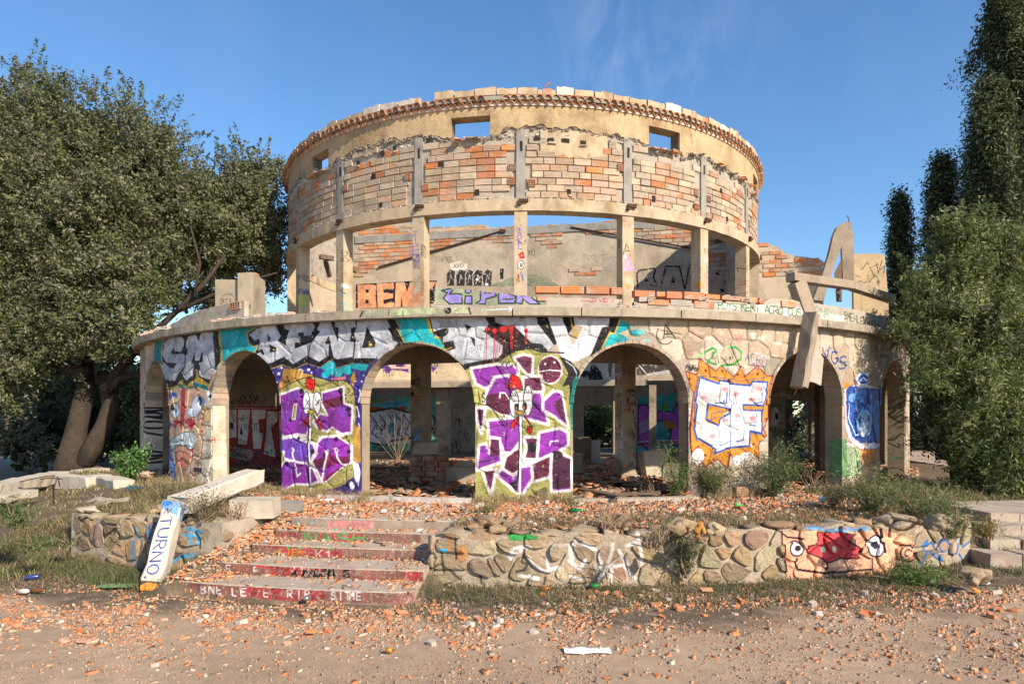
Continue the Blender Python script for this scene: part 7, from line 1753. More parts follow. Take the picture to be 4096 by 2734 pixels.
def sheet(name, X, Y, z, w, d, col, label, cat, seed=0, lift=.05, n=9, mat=None, rz=0):
    g = on_ground(X, Y, z); rr = random.Random(seed); m = mat or rough_mat(name + '_material_%d' % seed, col, .12, 8, None, 0, 1, .6, .2, 30, None)
    V = []; c, s = math.cos(rz), math.sin(rz)
    for j in range(n):
        for i in range(n):
            x, y = (i / (n - 1) - .5) * w, (j / (n - 1) - .5) * d; h = lift * (.5 + .5 * mnoise.noise(Vector((x * 9 / w * 1.2, y * 6 / d, seed)))) + lift * .5 * abs(mnoise.noise(Vector((x * 24 / w, y * 12 / d, seed + 5))))
            V.append((g.x + x * c - y * s, g.y + x * s + y * c, g.z + h + .004))
    Fq = [(j * n + i, j * n + i + 1, (j + 1) * n + i + 1, (j + 1) * n + i) for j in range(n - 1) for i in range(n - 1)]
    mb = MB(); mb.v = V; mb.f = Fq; mb.c = [(1, 1, 1)] * len(Fq); mb.mi = [0] * len(Fq); o = mb.build(name, m, None, True); return tag(o, label, cat)
sheet('plastic_bag', 2350, 2612, -.76, .46, .15, (0.75, 0.74, 0.76), 'crumpled white plastic strip on the dirt, centre right foreground', 'plastic bag', 1, .05)
sheet('foil_scrap', 690, 2352, -.74, .16, .1, (0.7, 0.7, 0.72), 'crumpled silver foil at the foot of the leaning beam', 'foil', 2, .07)
sheet('glass_sheet', 470, 2352, -.74, .5, .16, (0.16, 0.24, 0.10), 'dirty green glass fragment left of the leaning beam', 'glass', 3, .06)
sheet('blue_rag', 545, 1963, .08, .36, .2, (0.02, 0.10, 0.16), 'dark blue rag among the stones near the far left pier', 'rag', 4, .12)
sheet('paper_cup', 1320, 2008, .02, .2, .1, (0.75, 0.72, 0.70), 'crushed white paper on the rubble below the left purple pier', 'paper', 5, .08)
sheet('red_scrap', 1350, 2003, .06, .1, .05, (0.65, 0.03, 0.02), 'small red scrap beside the crushed white paper', 'paper', 6, .04)
sheet('white_paper', 3930, 2338, -.74, .22, .06, (0.8, 0.8, 0.8), 'white paper scrap at the far right of the dark soil', 'paper', 7, .04)
def big_tile(X, Y, z, s, col, label, rz=0, tilt=.4):
    g = on_ground(X, Y, z); me = FR['tile'][0].copy(); a = me.attributes['tint']; arr = np.ones((len(me.polygons), 4), np.float32); arr[:, :3] = col; a.data.foreach_set('color', arr.ravel())
    o = bpy.data.objects.new('tile_shard', me); COL.objects.link(o); o.location = g + Vector((0, 0, s * .25)); o.scale = (s, s, s * .6); o.rotation_euler = (tilt, 0, rz); tag(o, label, 'tile shard')
big_tile(590, 2362, -.74, .15, (0.70, 0.26, 0.03), 'large bright orange tile at the foot of the leaning beam', .3, .5)
big_tile(2712, 2335, -.74, .13, (0.66, 0.24, 0.05), 'orange tile leaning below the shrub in the right wall', 1.1, .6)
big_tile(1240, 2535, -.74, .08, (0.62, 0.24, 0.08), 'chunky orange brick piece in the middle of the front rubble', .2, .2)
big_tile(3900, 2372, -.74, .10, (0.62, 0.25, 0.05), 'orange tile at the far right of the dark soil', .8, .5)
big_tile(330, 2575, -.75, .09, (0.58, 0.30, 0.20), 'flat pinkish brick piece alone on the left dirt', 0, .05)
big_tile(2820, 2370, -.74, .12, (0.62, 0.30, 0.15), 'wide orange shard below the right wall', .1, .1)

# ------------------------------------------------------------------ wreckage on the terrace roof, right
def px_box(name, pts, D, thick, label, cat, mat, ddir=None):
    """outline given in photo pixels at distance D, real thickness behind it"""
    P4 = [at(X, Y, D) for X, Y in pts]; dd = ddir or Vector((.45, .89, 0)); mb = MB()
    mb.prism([p + dd * thick for p in P4], P4) if True else None
    n = (P4[1] - P4[0]).cross(P4[2] - P4[1])
    o = mb.build(name, mat); 
    return tag(o, label, cat)
f = lambda X, Y: (3000 + X / 1.363, 850 + Y / 1.363)
m_slab = rough_mat('roof_wreck_concrete', (0.33, 0.26, 0.19), .25, 2.5, (0.15, 0.11, 0.08), .6, 1.5, .92, .6, 24, None, streak=.3)
px_box('leaning_slab', [f(345, 475), f(395, 340), f(432, 225), f(455, 125), f(475, 78), f(512, 52), f(520, 70), f(512, 150), f(478, 240), f(440, 350), f(402, 482)][::-1], 17.2, .22, 'curved broken concrete slab leaning to a point against the sky', 'concrete slab', m_slab, Vector((.15, .98, 0)))
px_box('upright_slab', [f(500, 160), f(516, 56), f(548, 48), f(564, 120), f(568, 400), f(508, 410), f(503, 260)][::-1], 17.9, .25, 'dark upright slab right behind the pointed leaning one', 'concrete slab', m_slab, Vector((.3, .95, 0)))
px_box('upright_post', [f(458, 330), f(500, 250), f(500, 480), f(470, 480)][::-1], 17.8, .2, 'short rough post between the leaning slab and the rail', 'post', m_wood)
PNL = Canvas('paint_panel', 0, 2.6, 3.4, 7, 70, lambda X, Y: (((X - 3410) / F * 18.4), CZ - (Y - HOR) / F * 18.4))
g_ = PNL.frame(3000, 850, 1.363)
for st in ([(610, 310), (640, 270), (680, 350)], [(660, 300), (700, 280)], [(690, 270), (700, 330), (720, 260)], [(640, 340), (650, 380), (680, 340), (700, 360), (690, 390)], [(710, 310), (735, 290), (725, 350)], [(575, 340), (600, 350)], [(580, 390), (600, 370), (620, 385), (640, 370)], [(585, 405), (660, 400)], [(690, 390), (705, 370), (700, 400)]): g_.line(st, '2c2622', 4)
m_panel = rough_mat('panel_render', (0.50, 0.37, 0.22), .18, 2, (0.28, .2, .12), .5, 1.5, .92, .7, 26, PNL.image(.2, 14), .8)
P4 = [at(*f(563, 225), 18.4), at(*f(690, 222), 18.4), at(*f(735, 232), 18.4), at(*f(752, 450), 18.4), at(*f(758, 560), 18.4), at(*f(566, 560), 18.4)][::-1]
x0_ = (3410 - 2048) / F * 18.4
mb = MB(lambda x, y, z: ((x - x0_) / 2.6, (z - 3.4) / 3.6)); mb.prism([p + Vector((.1, .3, 0)) for p in P4], P4); tag(mb.build('rendered_wall_fragment', m_panel), 'tall tan rendered panel with black tags, right of the leaning slab', 'panel')
# rail on the parapet
def rp(X, Y, R=12.55): t, z = on_cyl(X, Y, R); return Vector(cyl(t, R, z))
RAIL = thing('concrete_railing', cyl(40, 12.5, TOPL), 'broken concrete handrail on posts above the right end of the ledge', 'railing')
def seg(name, a, b, w, h, parent=RAIL, mat=None):
    a, b = Vector(a), Vector(b); d, s, u = orient(a, b); mb = MB(); mb.box((a + b) / 2, ((b - a).length, w, h), (1, 1, 1), (d, -s, u), .008); return mb.build(name, mat or m_slab, parent)
seg('rail', rp(3160, 1108), rp(3400, 1140), .22, .17); seg('rail', rp(3402, 1142), rp(3565, 1196), .22, .17)
seg('post', rp(3445, 1165), rp(3445, 1350), .32, .26); seg('post', rp(3560, 1215), rp(3560, 1340), .3, .26)
seg('slanted_post', rp(3185, 1125), rp(3232, 1262), .20, .36)
a, b = rp(3245, 1258, 13.02), rp(3206, 1545, 13.05)
broken_beam('hanging_beam', a, b + Vector((-.06, -.05, 0)), .30, .17, 'concrete beam with white scrawl hanging down over the right arch', 'concrete beam', m_slab, jag=.05)
Dh = (a.y + b.y) / 2 + .12
px_box('hanging_fragment', [f(345, 750), f(372, 752), f(402, 795), f(388, 942), f(352, 925), f(318, 918)][::-1], Dh, .12, 'paler jagged fragment hanging beside the beam over the right arch', 'concrete fragment', m_whitew, Vector((.1, 1, 0)))
for k, (x0, y0, x1, y1, lb) in enumerate(((3188, 1540, 3175, 1580, 'rusty rod end poking from the foot of the hanging beam'), (3395, 888, 3388, 862, 'short rusty rod on the tip of the leaning slab'), (3160, 1100, 3135, 1085, 'bent rusty rod at the broken left end of the rail'))):
    mb = MB(); D_ = Dh if k != 1 else 17.3; mb.tube([at(x0, y0, D_), at((x0 + x1) / 2 + 4, (y0 + y1) / 2, D_), at(x1, y1, D_)], .012, 5); tag(mb.build('iron_rod', m_iron), lb, 'iron rod')
# chimney like block on the left
CB_ = at(938, 1258, 19.0)
PK = Canvas('paint_block', -1.0, 1.0, 3.4, 6, 90, lambda X, Y: ((X - 938) / F * 19.0, CZ - (Y - HOR) / F * 19.0))
g_ = PK.frame(500, 1150, 3.915)
g_.text('SKEA', 1480, 170, 40, 80, '15131a', 8, dy=2); g_.line(_A(1610, 150, 90, 50, 180, 360, 10), '15131a', 8); g_.text('BEND', 1890, 265, 24, 60, '2a2830', 5, dy=5); g_.poly([(1910, 430), (1935, 380), (1965, 420), (1950, 460), (1905, 455)], 'b02440')
m_blk = rough_mat('chimney_render', (0.34, 0.28, 0.20), .22, 2, (0.14, .11, .08), .6, 1.5, .92, .7, 26, PK.image(.2, 15), .8)
CHM = thing('chimney_block', (CB_.x, 19, TOPL), 'squat rendered chimney with black SKEA tag left of the drum', 'chimney')
mb = MB(lambda x, y, z: ((x - CB_.x + 1) / 2, (z - 3.4) / 2.6)); mb.box((CB_.x - .04, 19.4, 4.55), (1.02, .8, 1.86), (1, 1, 1), None, .02); mb.build('shaft', m_blk, CHM)
mb = MB(lambda x, y, z: ((x - CB_.x + 1) / 2, (z - 3.4) / 2.6)); mb.box((CB_.x + .36, 19.35, 4.6), (.42, 1.0, 2.05), (1, 1, 1), None, .02); mb.build('flue', m_blk, CHM)
for i in range(4): mb = MB(); mb.box((CB_.x + .22 + i * .09, 19.3, 5.66), (.08, .3, .10), jitc((0.45, .2, .1)), None, .01); mb.build('brick', m_brick, CHM)
# red roofed house behind, left
HS = thing('red_roofed_house', (-12.3, 34, 0), 'low house with a red tiled roof seen between the chimney and the drum', 'house')
mb = MB(); mb.box((-12.0, 36, 2.8), (4.2, 3, 5.6), (0.25, 0.2, 0.15)); mb.build('wall', m_drum, HS)
mb = MB(); mb.prism([(-14.6, 34.2, 5.3), (-9.6, 34.2, 6.9), (-9.6, 38, 6.9), (-14.6, 38, 5.3)], [(-14.6, 34.2, 5.5), (-9.6, 34.2, 7.1), (-9.6, 38, 7.1), (-14.6, 38, 5.5)], (0.35, 0.12, 0.07)); mb.build('roof', m_tile, HS)
# timber stubs left in the drum
for (X0, Y0, X1, Y1, D, lb) in ((1280, 1026, 1335, 1034, 24, 'old timber joist stub inside the drum, left bay'), (1392, 1065, 1425, 1085, 24, 'short timber stub beside the peach letters'), (1300, 1035, 1318, 1105, 24.5, 'thin hanging lath under the left joist stub'), (2862, 966, 2905, 958, 24.5, 'timber stub against the sky in the right bay')):
    broken_beam('timber_stub', at(X0, Y0, D), at(X1, Y1, D + .4), .14, .16, lb, 'timber', m_wood, jag=.03)
# things lying inside the arcade
def gbox(name, X, Y, z, size, label, cat, mat, rz=0, tilt=0, col=(1, 1, 1)):
    g = on_ground(X, Y, z); a = rad(rz); ax = (Vector((math.cos(a), math.sin(a), tilt)).normalized(), Vector((-math.sin(a), math.cos(a), 0)), Vector((-tilt * math.cos(a), 0, 1)).normalized())
    mb = MB(); mb.box((g.x, g.y, z + size[2] / 2), size, col, ax, .015); return tag(mb.build(name, mat), label, cat)
BP = thing('brick_pile', on_ground(1740, 1925, 0), 'remnant of a low brick wall with a concrete lump behind the left pillar', 'brick pile')
random.seed(14); g = on_ground(1745, 1925, 0)
for j in range(5):
    for i in range(4 - (j > 3)):
        mb = MB(); mb.box((g.x - .5 + i * .32 + (j % 2) * .08, g.y, .07 + j * .125), (.29, .3, .115), jitc((0.36, 0.15, 0.08)), None, .01); mb.build('brick', m_brick, BP)
mb = MB(); mb.box((g.x - .25, g.y + .05, .8), (.6, .35, .28), (1, 1, 1), None, .03); mb.build('concrete_lump', m_conc, BP)
mb = MB(); mb.box((g.x + .7, g.y + .1, .25), (.4, .4, .55), (1, 1, 1), None, .04); mb.build('concrete_lump', m_conc, BP)
gbox('concrete_step', 1850, 1925, 0, (.75, .5, .36), 'low concrete step with a red scrawl left of the centre pier', 'concrete block', m_conc)
gbox('concrete_block', 2290, 1890, 0, (.5, .4, .55), 'block with green scribble behind the centre pier', 'concrete block', m_conc, 8)
gbox('concrete_block', 2690, 1925, 0, (.5, .4, .45), 'square block at the foot of the right arch jamb', 'concrete block', m_conc, -8)
gbox('concrete_block', 2610, 1905, 0, (.6, .4, .7), 'tilted block behind the right pillar', 'concrete block', m_whitew, 12, .15)
gbox('cabinet', 2330, 1855, 0, (.5, .4, .9), 'dark broken cabinet standing in the room behind the middle arch', 'cabinet', m_wood, 10)
gbox('white_board', 2380, 1855, 0, (.35, .04, .8), 'pale board leaning on the broken cabinet', 'board', m_whitew, -15)
for i, (x0, y0, x1, y1, lb) in enumerate(((2300, 1950, 2480, 1985, 'dark timber lying under the middle right arch'), (2440, 1975, 2640, 1970, 'board lying beside the dark timber'), (2500, 1935, 2740, 1960, 'long pale lath on the rubble right of the pillar'), (2240, 1925, 2340, 1945, 'short plank by the centre pier'), (1020, 1945, 1110, 1950, 'plank on the floor of the left arch'), (1450, 1868, 1640, 1872, 'long dark board in the rubble behind the second arch'), (3050, 1960, 3160, 1955, 'pale plank under the shrubs on the right'))):
    broken_beam('plank', on_ground(x0, y0, .10), on_ground(x1, y1, .12), .16, .04, lb, 'plank', m_wood, jag=.02)
gbox('hollow_brick', 2960, 1985, 0.02, (.24, .2, .18), 'hollow brick standing in front of the burst mural', 'brick', m_brick, 5, 0, (0.42, 0.24, 0.14))
for X, w in ((3268, .10), (3330, .14)):
    p = at(X, 1668, 19.6); mb = MB(); mb.box((p.x, 19.6, 1.35), (w, .12, 2.7)); tag(mb.build('door_post', m_wood), f'{"slim" if w < .12 else "thick"} brown timber door post behind the right arch', 'door post')
# steps at the far right edge
o = thing('side_steps', cyl(28, 16.0, -.5), 'plain grey concrete steps at the right edge of the photo', 'steps')
random.seed(23)
for k in range(4):
    z1 = -.08 - k * .15; D_ = 11.5 - .42 * k; xl = .715 * D_; mb = MB()
    for i in range(5): mb.box((xl + .25 + i * .5, D_ + .9 + random.uniform(-.02, .02), z1 - .12 + random.uniform(-.008, .008)), (.495, 1.8, .24), (1, 1, 1), None, .012)
    mb.build('step', m_steptop, o)
# ================================================================== plants
def leaf_mat(name, trans=.30, rough_=.55, spec=.35):
    m = bpy.data.materials.new(name); m.use_nodes = True; t = m.node_tree; t.nodes.clear()
    o = t.nodes.new('ShaderNodeOutputMaterial'); b = t.nodes.new('ShaderNodeBsdfPrincipled'); tr = t.nodes.new('ShaderNodeBsdfTranslucent'); mx_ = t.nodes.new('ShaderNodeMixShader')
    a = N(t, 'ShaderNodeAttribute'); a.attribute_name = 'tint'; g = t.nodes.new('ShaderNodeTexCoord'); nz = noise_node(t, g.outputs['Object'], 1.1, 5, .6)
    v = N(t, 'ShaderNodeVectorMath'); v.operation = 'SCALE'; t.links.new(a.outputs['Color'], v.inputs[0]); t.links.new(ramp(t, nz, .3, .7, .78, 1.22), v.inputs['Scale'])
    t.links.new(v.outputs[0], b.inputs['Base Color']); t.links.new(v.outputs[0], tr.inputs['Color']); b.inputs['Roughness'].default_value = rough_; b.inputs['Specular IOR Level'].default_value = spec
    mx_.inputs[0].default_value = trans; t.links.new(b.outputs[0], mx_.inputs[1]); t.links.new(tr.outputs[0], mx_.inputs[2]); t.links.new(mx_.outputs[0], o.inputs['Surface']); return m
m_leaf = leaf_mat('leaves'); m_grass = leaf_mat('grass_blades', .25, .7, .2)
m_bark = rough_mat('bark', (0.06, 0.045, 0.032), .6, 6, (0.03, 0.024, 0.018), .8, 3.5, .95, 1.0, 14, None, streak=.6, bdist=.08)
m_twig = rough_mat('dry_twig', (0.30, 0.21, 0.13), .3, 20, None, 0, 1, .9, .2, 60, None)
def leaves(name, C_, size, cols, parent, mat=None, seed=0, up=.3, asp=.45, out=None, kind=None, droop=0.0):
    """C_ (n,3) leaf centres; one small quad each, random facing"""
    r = np.random.default_rng(seed); n = len(C_); s = size * r.uniform(.6, 1.35, n)[:, None]
    d = r.normal(size=(n, 3)); 
    if out is not None: d = d * .8 + out * .9
    d[:, 2] += up; d /= np.linalg.norm(d, axis=1)[:, None]
    a = r.normal(size=(n, 3)); a -= (a * d).sum(1)[:, None] * d; a /= np.linalg.norm(a, axis=1)[:, None] + 1e-9; b = np.cross(d, a)
    V = np.stack([C_ - a * s, C_ - b * s * asp, C_ + a * s, C_ + b * s * asp], 1)
    Fq = np.arange(n * 4).reshape(-1, 4); ci = np.repeat(r.integers(0, len(cols), n // 20 + 1), 20)[:n]; ci = np.where(r.random(n) < .35, r.integers(0, len(cols), n), ci)   # bunches keep one tone
    col = np.array(cols)[ci] * r.uniform(.8, 1.2, (n, 1)) * np.repeat(r.uniform(.75, 1.25, n // 20 + 1), 20)[:n, None]
    o = link(name, np_mesh(name, V.reshape(-1, 3), Fq, mat or m_leaf, col), parent)
    if kind: o['kind'] = kind
    return o
def blob_pts(c, rx, ry, rz, n, r, clump=26, cs=.20, shell=.55):
    """leaf centres gathered in clumps, mostly near the outside of an ellipsoid"""
    k = max(3, n // clump); d = r.normal(size=(k, 3)); d /= np.linalg.norm(d, axis=1)[:, None]
    rad_ = (shell + (1 - shell) * r.random(k) ** .6) * (1 + .24 * r.normal(size=k)); cc = d * rad_[:, None] * np.array([rx, ry, rz])
    P_ = np.repeat(cc, clump, 0) + r.normal(size=(k * clump, 3)) * cs * r.uniform(.5, 1.4, (k, 1)).repeat(clump, 0)
    O = np.repeat(d, clump, 0); return P_ + np.array(c), O
def crown(name, blobs, per, size, cols, parent, seed, cs=.2, clump=26, up=.3, asp=.45, shell=.55, sub=0):
    """blobs: (X, Y, D, radius px) in the photograph -> real ellipsoids"""
    r = np.random.default_rng(seed); A, O = [], []
    if sub:   # every bough carries its own rounded bunches, so that light and shade break up
        B2 = []
        for X, Y, D, R in blobs:
            for _k in range(sub):
                d = r.normal(size=3); d /= np.linalg.norm(d); e = r.uniform(.5, .95); B2.append((X + d[0] * R * e, Y + d[2] * R * e, D - abs(d[1]) * R / F * D * e * (1 if r.random() < .75 else -1), R * r.uniform(.22, .44)))
        blobs = B2
    for X, Y, D, R in blobs:
        c = at(X, Y, D); q = R / F * D; n = int(per * q * q)
        p, o = blob_pts(c, q, q, q * .92, n, r, clump, cs, shell); A.append(p); O.append(o)
    return leaves(name, np.concatenate(A), size, cols, parent, seed=seed, up=up, asp=asp, out=np.concatenate(O))
def limb(mb, a, b, r0, r1, bend=.15, n=6, seed=0):
    rr = random.Random(seed); a, b = Vector(a), Vector(b); L_ = (b - a).length; off = Vector((rr.uniform(-1, 1), rr.uniform(-1, 1), rr.uniform(-.3, 1))) * bend * L_
    pts_ = [a.lerp(b, i / n) + off * math.sin(PI * i / n) + Vector((rr.uniform(-1, 1), rr.uniform(-1, 1), 0)) * .02 * L_ for i in range(n + 1)]
    mb.tube(pts_, [r0 + (r1 - r0) * (i / n) ** .8 for i in range(n + 1)], 9); return pts_[-1]
OAKC = [(0.13, 0.13, 0.065), (0.17, 0.165, 0.09), (0.10, 0.12, 0.04), (0.24, 0.225, 0.145), (0.08, 0.105, 0.03), (0.13, 0.16, 0.045), (0.19, 0.18, 0.11)]
# --- the big holm oak, left
OAK = thing('holm_oak', at(330, 1878, 20), 'huge spreading evergreen oak with a twin trunk left of the building', 'tree')
mb = MB(); D0 = 20.0
def tr(pp, rs, D): mb.tube([at(x, y, D + k * .12) for k, (x, y) in enumerate(pp)], [r / F * D for r in rs], 12)
tr([(290, 1900), (285, 1800), (310, 1700), (335, 1600), (350, 1540), (345, 1480), (340, 1380)], [76, 46, 40, 37, 33, 30, 26], D0)
tr([(330, 1860), (375, 1780), (420, 1700), (440, 1620), (425, 1550), (415, 1490)], [36, 37, 34, 30, 27, 24], D0)
tr([(345, 1500), (250, 1460), (180, 1430), (100, 1380)], [30, 24, 20, 14], D0); tr([(420, 1560), (470, 1510), (540, 1500), (640, 1470)], [26, 20, 15, 8], D0); tr([(440, 1520), (560, 1380), (700, 1250), (820, 1130), (900, 1020)], [20, 16, 12, 9, 5], D0)
tr([(345, 1400), (300, 1250), (330, 1000), (400, 800)], [32, 30, 24, 14], D0); tr([(700, 1250), (850, 1180), (1000, 1120), (1110, 1090)], [9, 7, 5, 3], D0); tr([(780, 1170), (800, 1050), (760, 900)], [6, 5, 3], D0)
for i, p in enumerate(mb.v):   # ribs and knots
    q = Vector(p); k = (mnoise.noise(Vector((q.x * 1.6, q.y * 1.6, q.z * .8))) * .10 + mnoise.noise(Vector((q.x * 6, q.y * 6, q.z * 1.5))) * .06) * (1 if q.z < 5 else .3)
    mb.v[i] = (q.x + k, q.y - k * .6, q.z)
mb.build('trunk', m_bark, OAK, True)
big = [(50, 500, 22, 245), (300, 620, 22, 235), (110, 1420, 19.6, 100), (40, 1540, 19.6, 110), (230, 1390, 19.4, 90), (450, 1370, 19.2, 75), (520, 640, 22, 240), (100, 760, 21, 260), (360, 860, 20.5, 250), (640, 830, 22, 220), (180, 1080, 20.5, 240), (420, 1120, 19.5, 170), (-60, 1000, 21, 260), (760, 880, 22, 190), (930, 850, 23, 200), (1010, 760, 23.5, 150), (1040, 960, 23.5, 140), (500, 1300, 19, 90), (560, 1200, 19.4, 110), (300, 1290, 19.4, 120), (90, 1290, 20, 150), (870, 1050, 23, 110), (620, 1040, 21, 140), (700, 1170, 23, 80), (850, 1190, 24, 80), (1000, 1170, 24.5, 80), (1090, 1110, 24.5, 60)]
crown('crown', big, 3000, .056, OAKC, OAK, 5, cs=.11, shell=.4, clump=20, sub=17)
def sprays(name, blobs, n, length, per, size, cols, parent, seed, spread=.055, upz=.4, asp=.3):
    r_ = np.random.default_rng(seed); SP, SO = [], []; wts = np.array([b[3] ** 2 for b in blobs], float); wts /= wts.sum()
    for _ in range(n):
        X, Y, D, R = blobs[r_.choice(len(blobs), p=wts)]; c = np.array(at(X, Y, D)); q = R / F * D; d = r_.normal(size=3); d[2] = d[2] * .8 + .25; d[1] -= .35; d /= np.linalg.norm(d); p0 = c + d * q * r_.uniform(.8, 1.08); d2 = d + np.array([0, 0, upz]); d2 /= np.linalg.norm(d2)
        tt_ = r_.random(per) ** .8; L_ = length * r_.uniform(.6, 1.4); SP.append(p0 + d2 * (tt_[:, None] * L_) + r_.normal(size=(per, 3)) * (spread * (1.15 - tt_))[:, None]); SO.append(np.tile(d2, (per, 1)))
    return leaves(name, np.concatenate(SP), size, cols, parent, seed=seed, up=.2, asp=asp, out=np.concatenate(SO))
sprays('leaf_sprays', big, 2200, .60, 36, .056, OAKC, OAK, 7, spread=.09, asp=.42)
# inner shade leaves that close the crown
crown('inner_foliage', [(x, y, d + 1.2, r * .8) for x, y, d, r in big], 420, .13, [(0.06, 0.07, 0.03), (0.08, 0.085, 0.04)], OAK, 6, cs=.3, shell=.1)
# --- woodland behind the trunk
WC = [(0.12, 0.145, 0.055), (0.16, 0.17, 0.08), (0.09, 0.115, 0.04), (0.20, 0.20, 0.11)]
def bush_tree(X, Y, D, parts, label, seed, cols=WC, size=.085, per=1500, name='background_tree', grp='trees behind the big oak'):
    t = thing(name, at(X, Y, D), label, 'tree', grp); mb = MB(); b = at(X, Y, D); b.z = -.1; top = at(parts[0][0], parts[0][1], D); limb(mb, b, top, .16, .06, .1, 6, seed); mb.build('trunk', m_bark, t, True)
    crown('crown', [(x, y, D, r) for x, y, r in parts], per, size, cols, t, seed, cs=.16, shell=.3, sub=7)
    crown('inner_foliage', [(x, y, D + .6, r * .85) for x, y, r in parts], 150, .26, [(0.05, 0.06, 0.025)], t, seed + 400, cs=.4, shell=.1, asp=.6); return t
bush_tree(60, 1860, 27, [(60, 1720, 150), (-40, 1650, 160), (150, 1760, 110)], 'grey green bushy tree at the left edge behind the bank', 21, [(0.17, 0.17, 0.12), (0.13, 0.14, 0.09), (0.22, 0.21, 0.16)])
bush_tree(150, 1860, 30, [(160, 1560, 170), (40, 1480, 170), (250, 1680, 130)], 'tall dark tree between the left edge and the oak trunk', 22)
bush_tree(300, 1860, 32, [(330, 1600, 150), (250, 1450, 150), (400, 1750, 120)], 'dark green tree right behind the twin trunk', 23)
bush_tree(520, 1860, 30, [(510, 1640, 130), (560, 1750, 120), (480, 1500, 120), (560, 1560, 100)], 'dark tree between the oak trunk and the arcade', 24)
bush_tree(620, 1860, 36, [(620, 1700, 140), (660, 1560, 130), (760, 1600, 120)], 'green tree seen through the leftmost arch', 25)
bush_tree(-80, 1860, 34, [(-60, 1300, 240), (120, 1250, 200), (300, 1330, 180)], 'far tree filling the gaps left of the oak branches', 26)
bush_tree(2400, 1840, 36, [(2400, 1700, 150), (2350, 1600, 120), (2480, 1640, 120)], 'green tree seen through the doorway behind the middle arch', 27, [(0.10, 0.15, 0.04), (0.15, 0.19, 0.06)], grp='trees seen through the building')
bush_tree(3250, 1850, 34, [(3230, 1700, 140), (3330, 1650, 130), (3280, 1780, 100)], 'pale green bushes seen through the right doorway', 28, [(0.20, 0.19, 0.12), (0.14, 0.15, 0.08)], grp='trees seen through the building')
def wood(name, blobs, label, seed):
    r = np.random.default_rng(seed); A, O = [], []
    for X, Y, D, R in blobs:
        q = R / F * D; p, o = blob_pts(at(X, Y, D), q * 1.3, q, q, int(380 * q * q), r, 20, .35, .3); A.append(p); O.append(o)
    tag(leaves(name, np.concatenate(A), .16, WC + [(0.05, 0.06, 0.03)] * 2, None, seed=seed, asp=.55, out=np.concatenate(O)), label, None, None, 'stuff')
wood('distant_wood', [(x, 1790 + 30 * math.sin(x), 48, 130) for x in range(-700, 800, 110)] + [(x, 1640 + 30 * math.cos(x), 52, 140) for x in range(-700, 720, 130)], 'far green wood closing the view behind the oak', 301)
wood('distant_wood', [(x, 1780 + 30 * math.sin(x), 48, 130) for x in range(3380, 4900, 110)], 'far green wood behind the feathery tree', 302)
# --- cypresses
CYC = [(0.065, 0.085, 0.035), (0.09, 0.11, 0.045), (0.13, 0.14, 0.06), (0.045, 0.06, 0.025)]
def cypress(X, Yt, Yb, D, wpx, label, seed, lobes=1):
    r = np.random.default_rng(seed); base = at(X, Yb, D); base.z = 0; top = at(X, Yt, D); H = top.z; w = wpx / F * D / 2
    t = thing('cypress', base, label, 'tree', 'cypresses on the right'); mb = MB(); mb.tube([base, base + Vector((0, 0, H * .5)), base + Vector((0, 0, H * .93))], [.2, .12, .03], 8); mb.build('trunk', m_bark, t, True)
    n = int(9500 * w * H / 3); k = n // 18; h = r.random(k) ** .85; a = r.uniform(0, 2 * PI, k)
    env = w * np.clip(1 - h, 0, 1) ** .30 * (.72 + .28 * h) * (1 + .26 * np.sin(h * 19 + a * 3 + seed) + .12 * np.sin(h * 47 + a * 5)) * (1 + .12 * r.normal(size=k)); rr_ = env * (.5 + .5 * r.random(k) ** .45) * (1 + .16 * r.normal(size=k))
    C_ = np.stack([base.x + np.cos(a) * rr_, base.y + np.sin(a) * rr_, .3 + h * (H - .3)], 1)
    P_ = np.repeat(C_, 18, 0) + r.normal(size=(k * 18, 3)) * np.array([.11, .11, .22]); O = np.repeat(np.stack([np.cos(a), np.sin(a), np.full(k, .8)], 1), 18, 0)
    leaves('crown', P_, .075, CYC, t, seed=seed, up=.5, asp=.4, out=O)
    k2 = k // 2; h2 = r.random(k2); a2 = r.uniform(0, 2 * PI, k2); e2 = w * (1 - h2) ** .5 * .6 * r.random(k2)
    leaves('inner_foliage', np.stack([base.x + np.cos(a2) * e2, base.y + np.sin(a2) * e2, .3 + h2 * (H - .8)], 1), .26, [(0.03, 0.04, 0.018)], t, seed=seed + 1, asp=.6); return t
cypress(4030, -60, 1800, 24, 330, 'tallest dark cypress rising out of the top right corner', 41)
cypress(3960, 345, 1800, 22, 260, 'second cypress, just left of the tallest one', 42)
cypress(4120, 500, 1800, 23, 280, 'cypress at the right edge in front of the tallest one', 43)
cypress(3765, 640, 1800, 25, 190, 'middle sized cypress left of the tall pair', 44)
cypress(3600, 785, 1800, 27, 140, 'smallest cypress, nearest the concrete panel', 45)
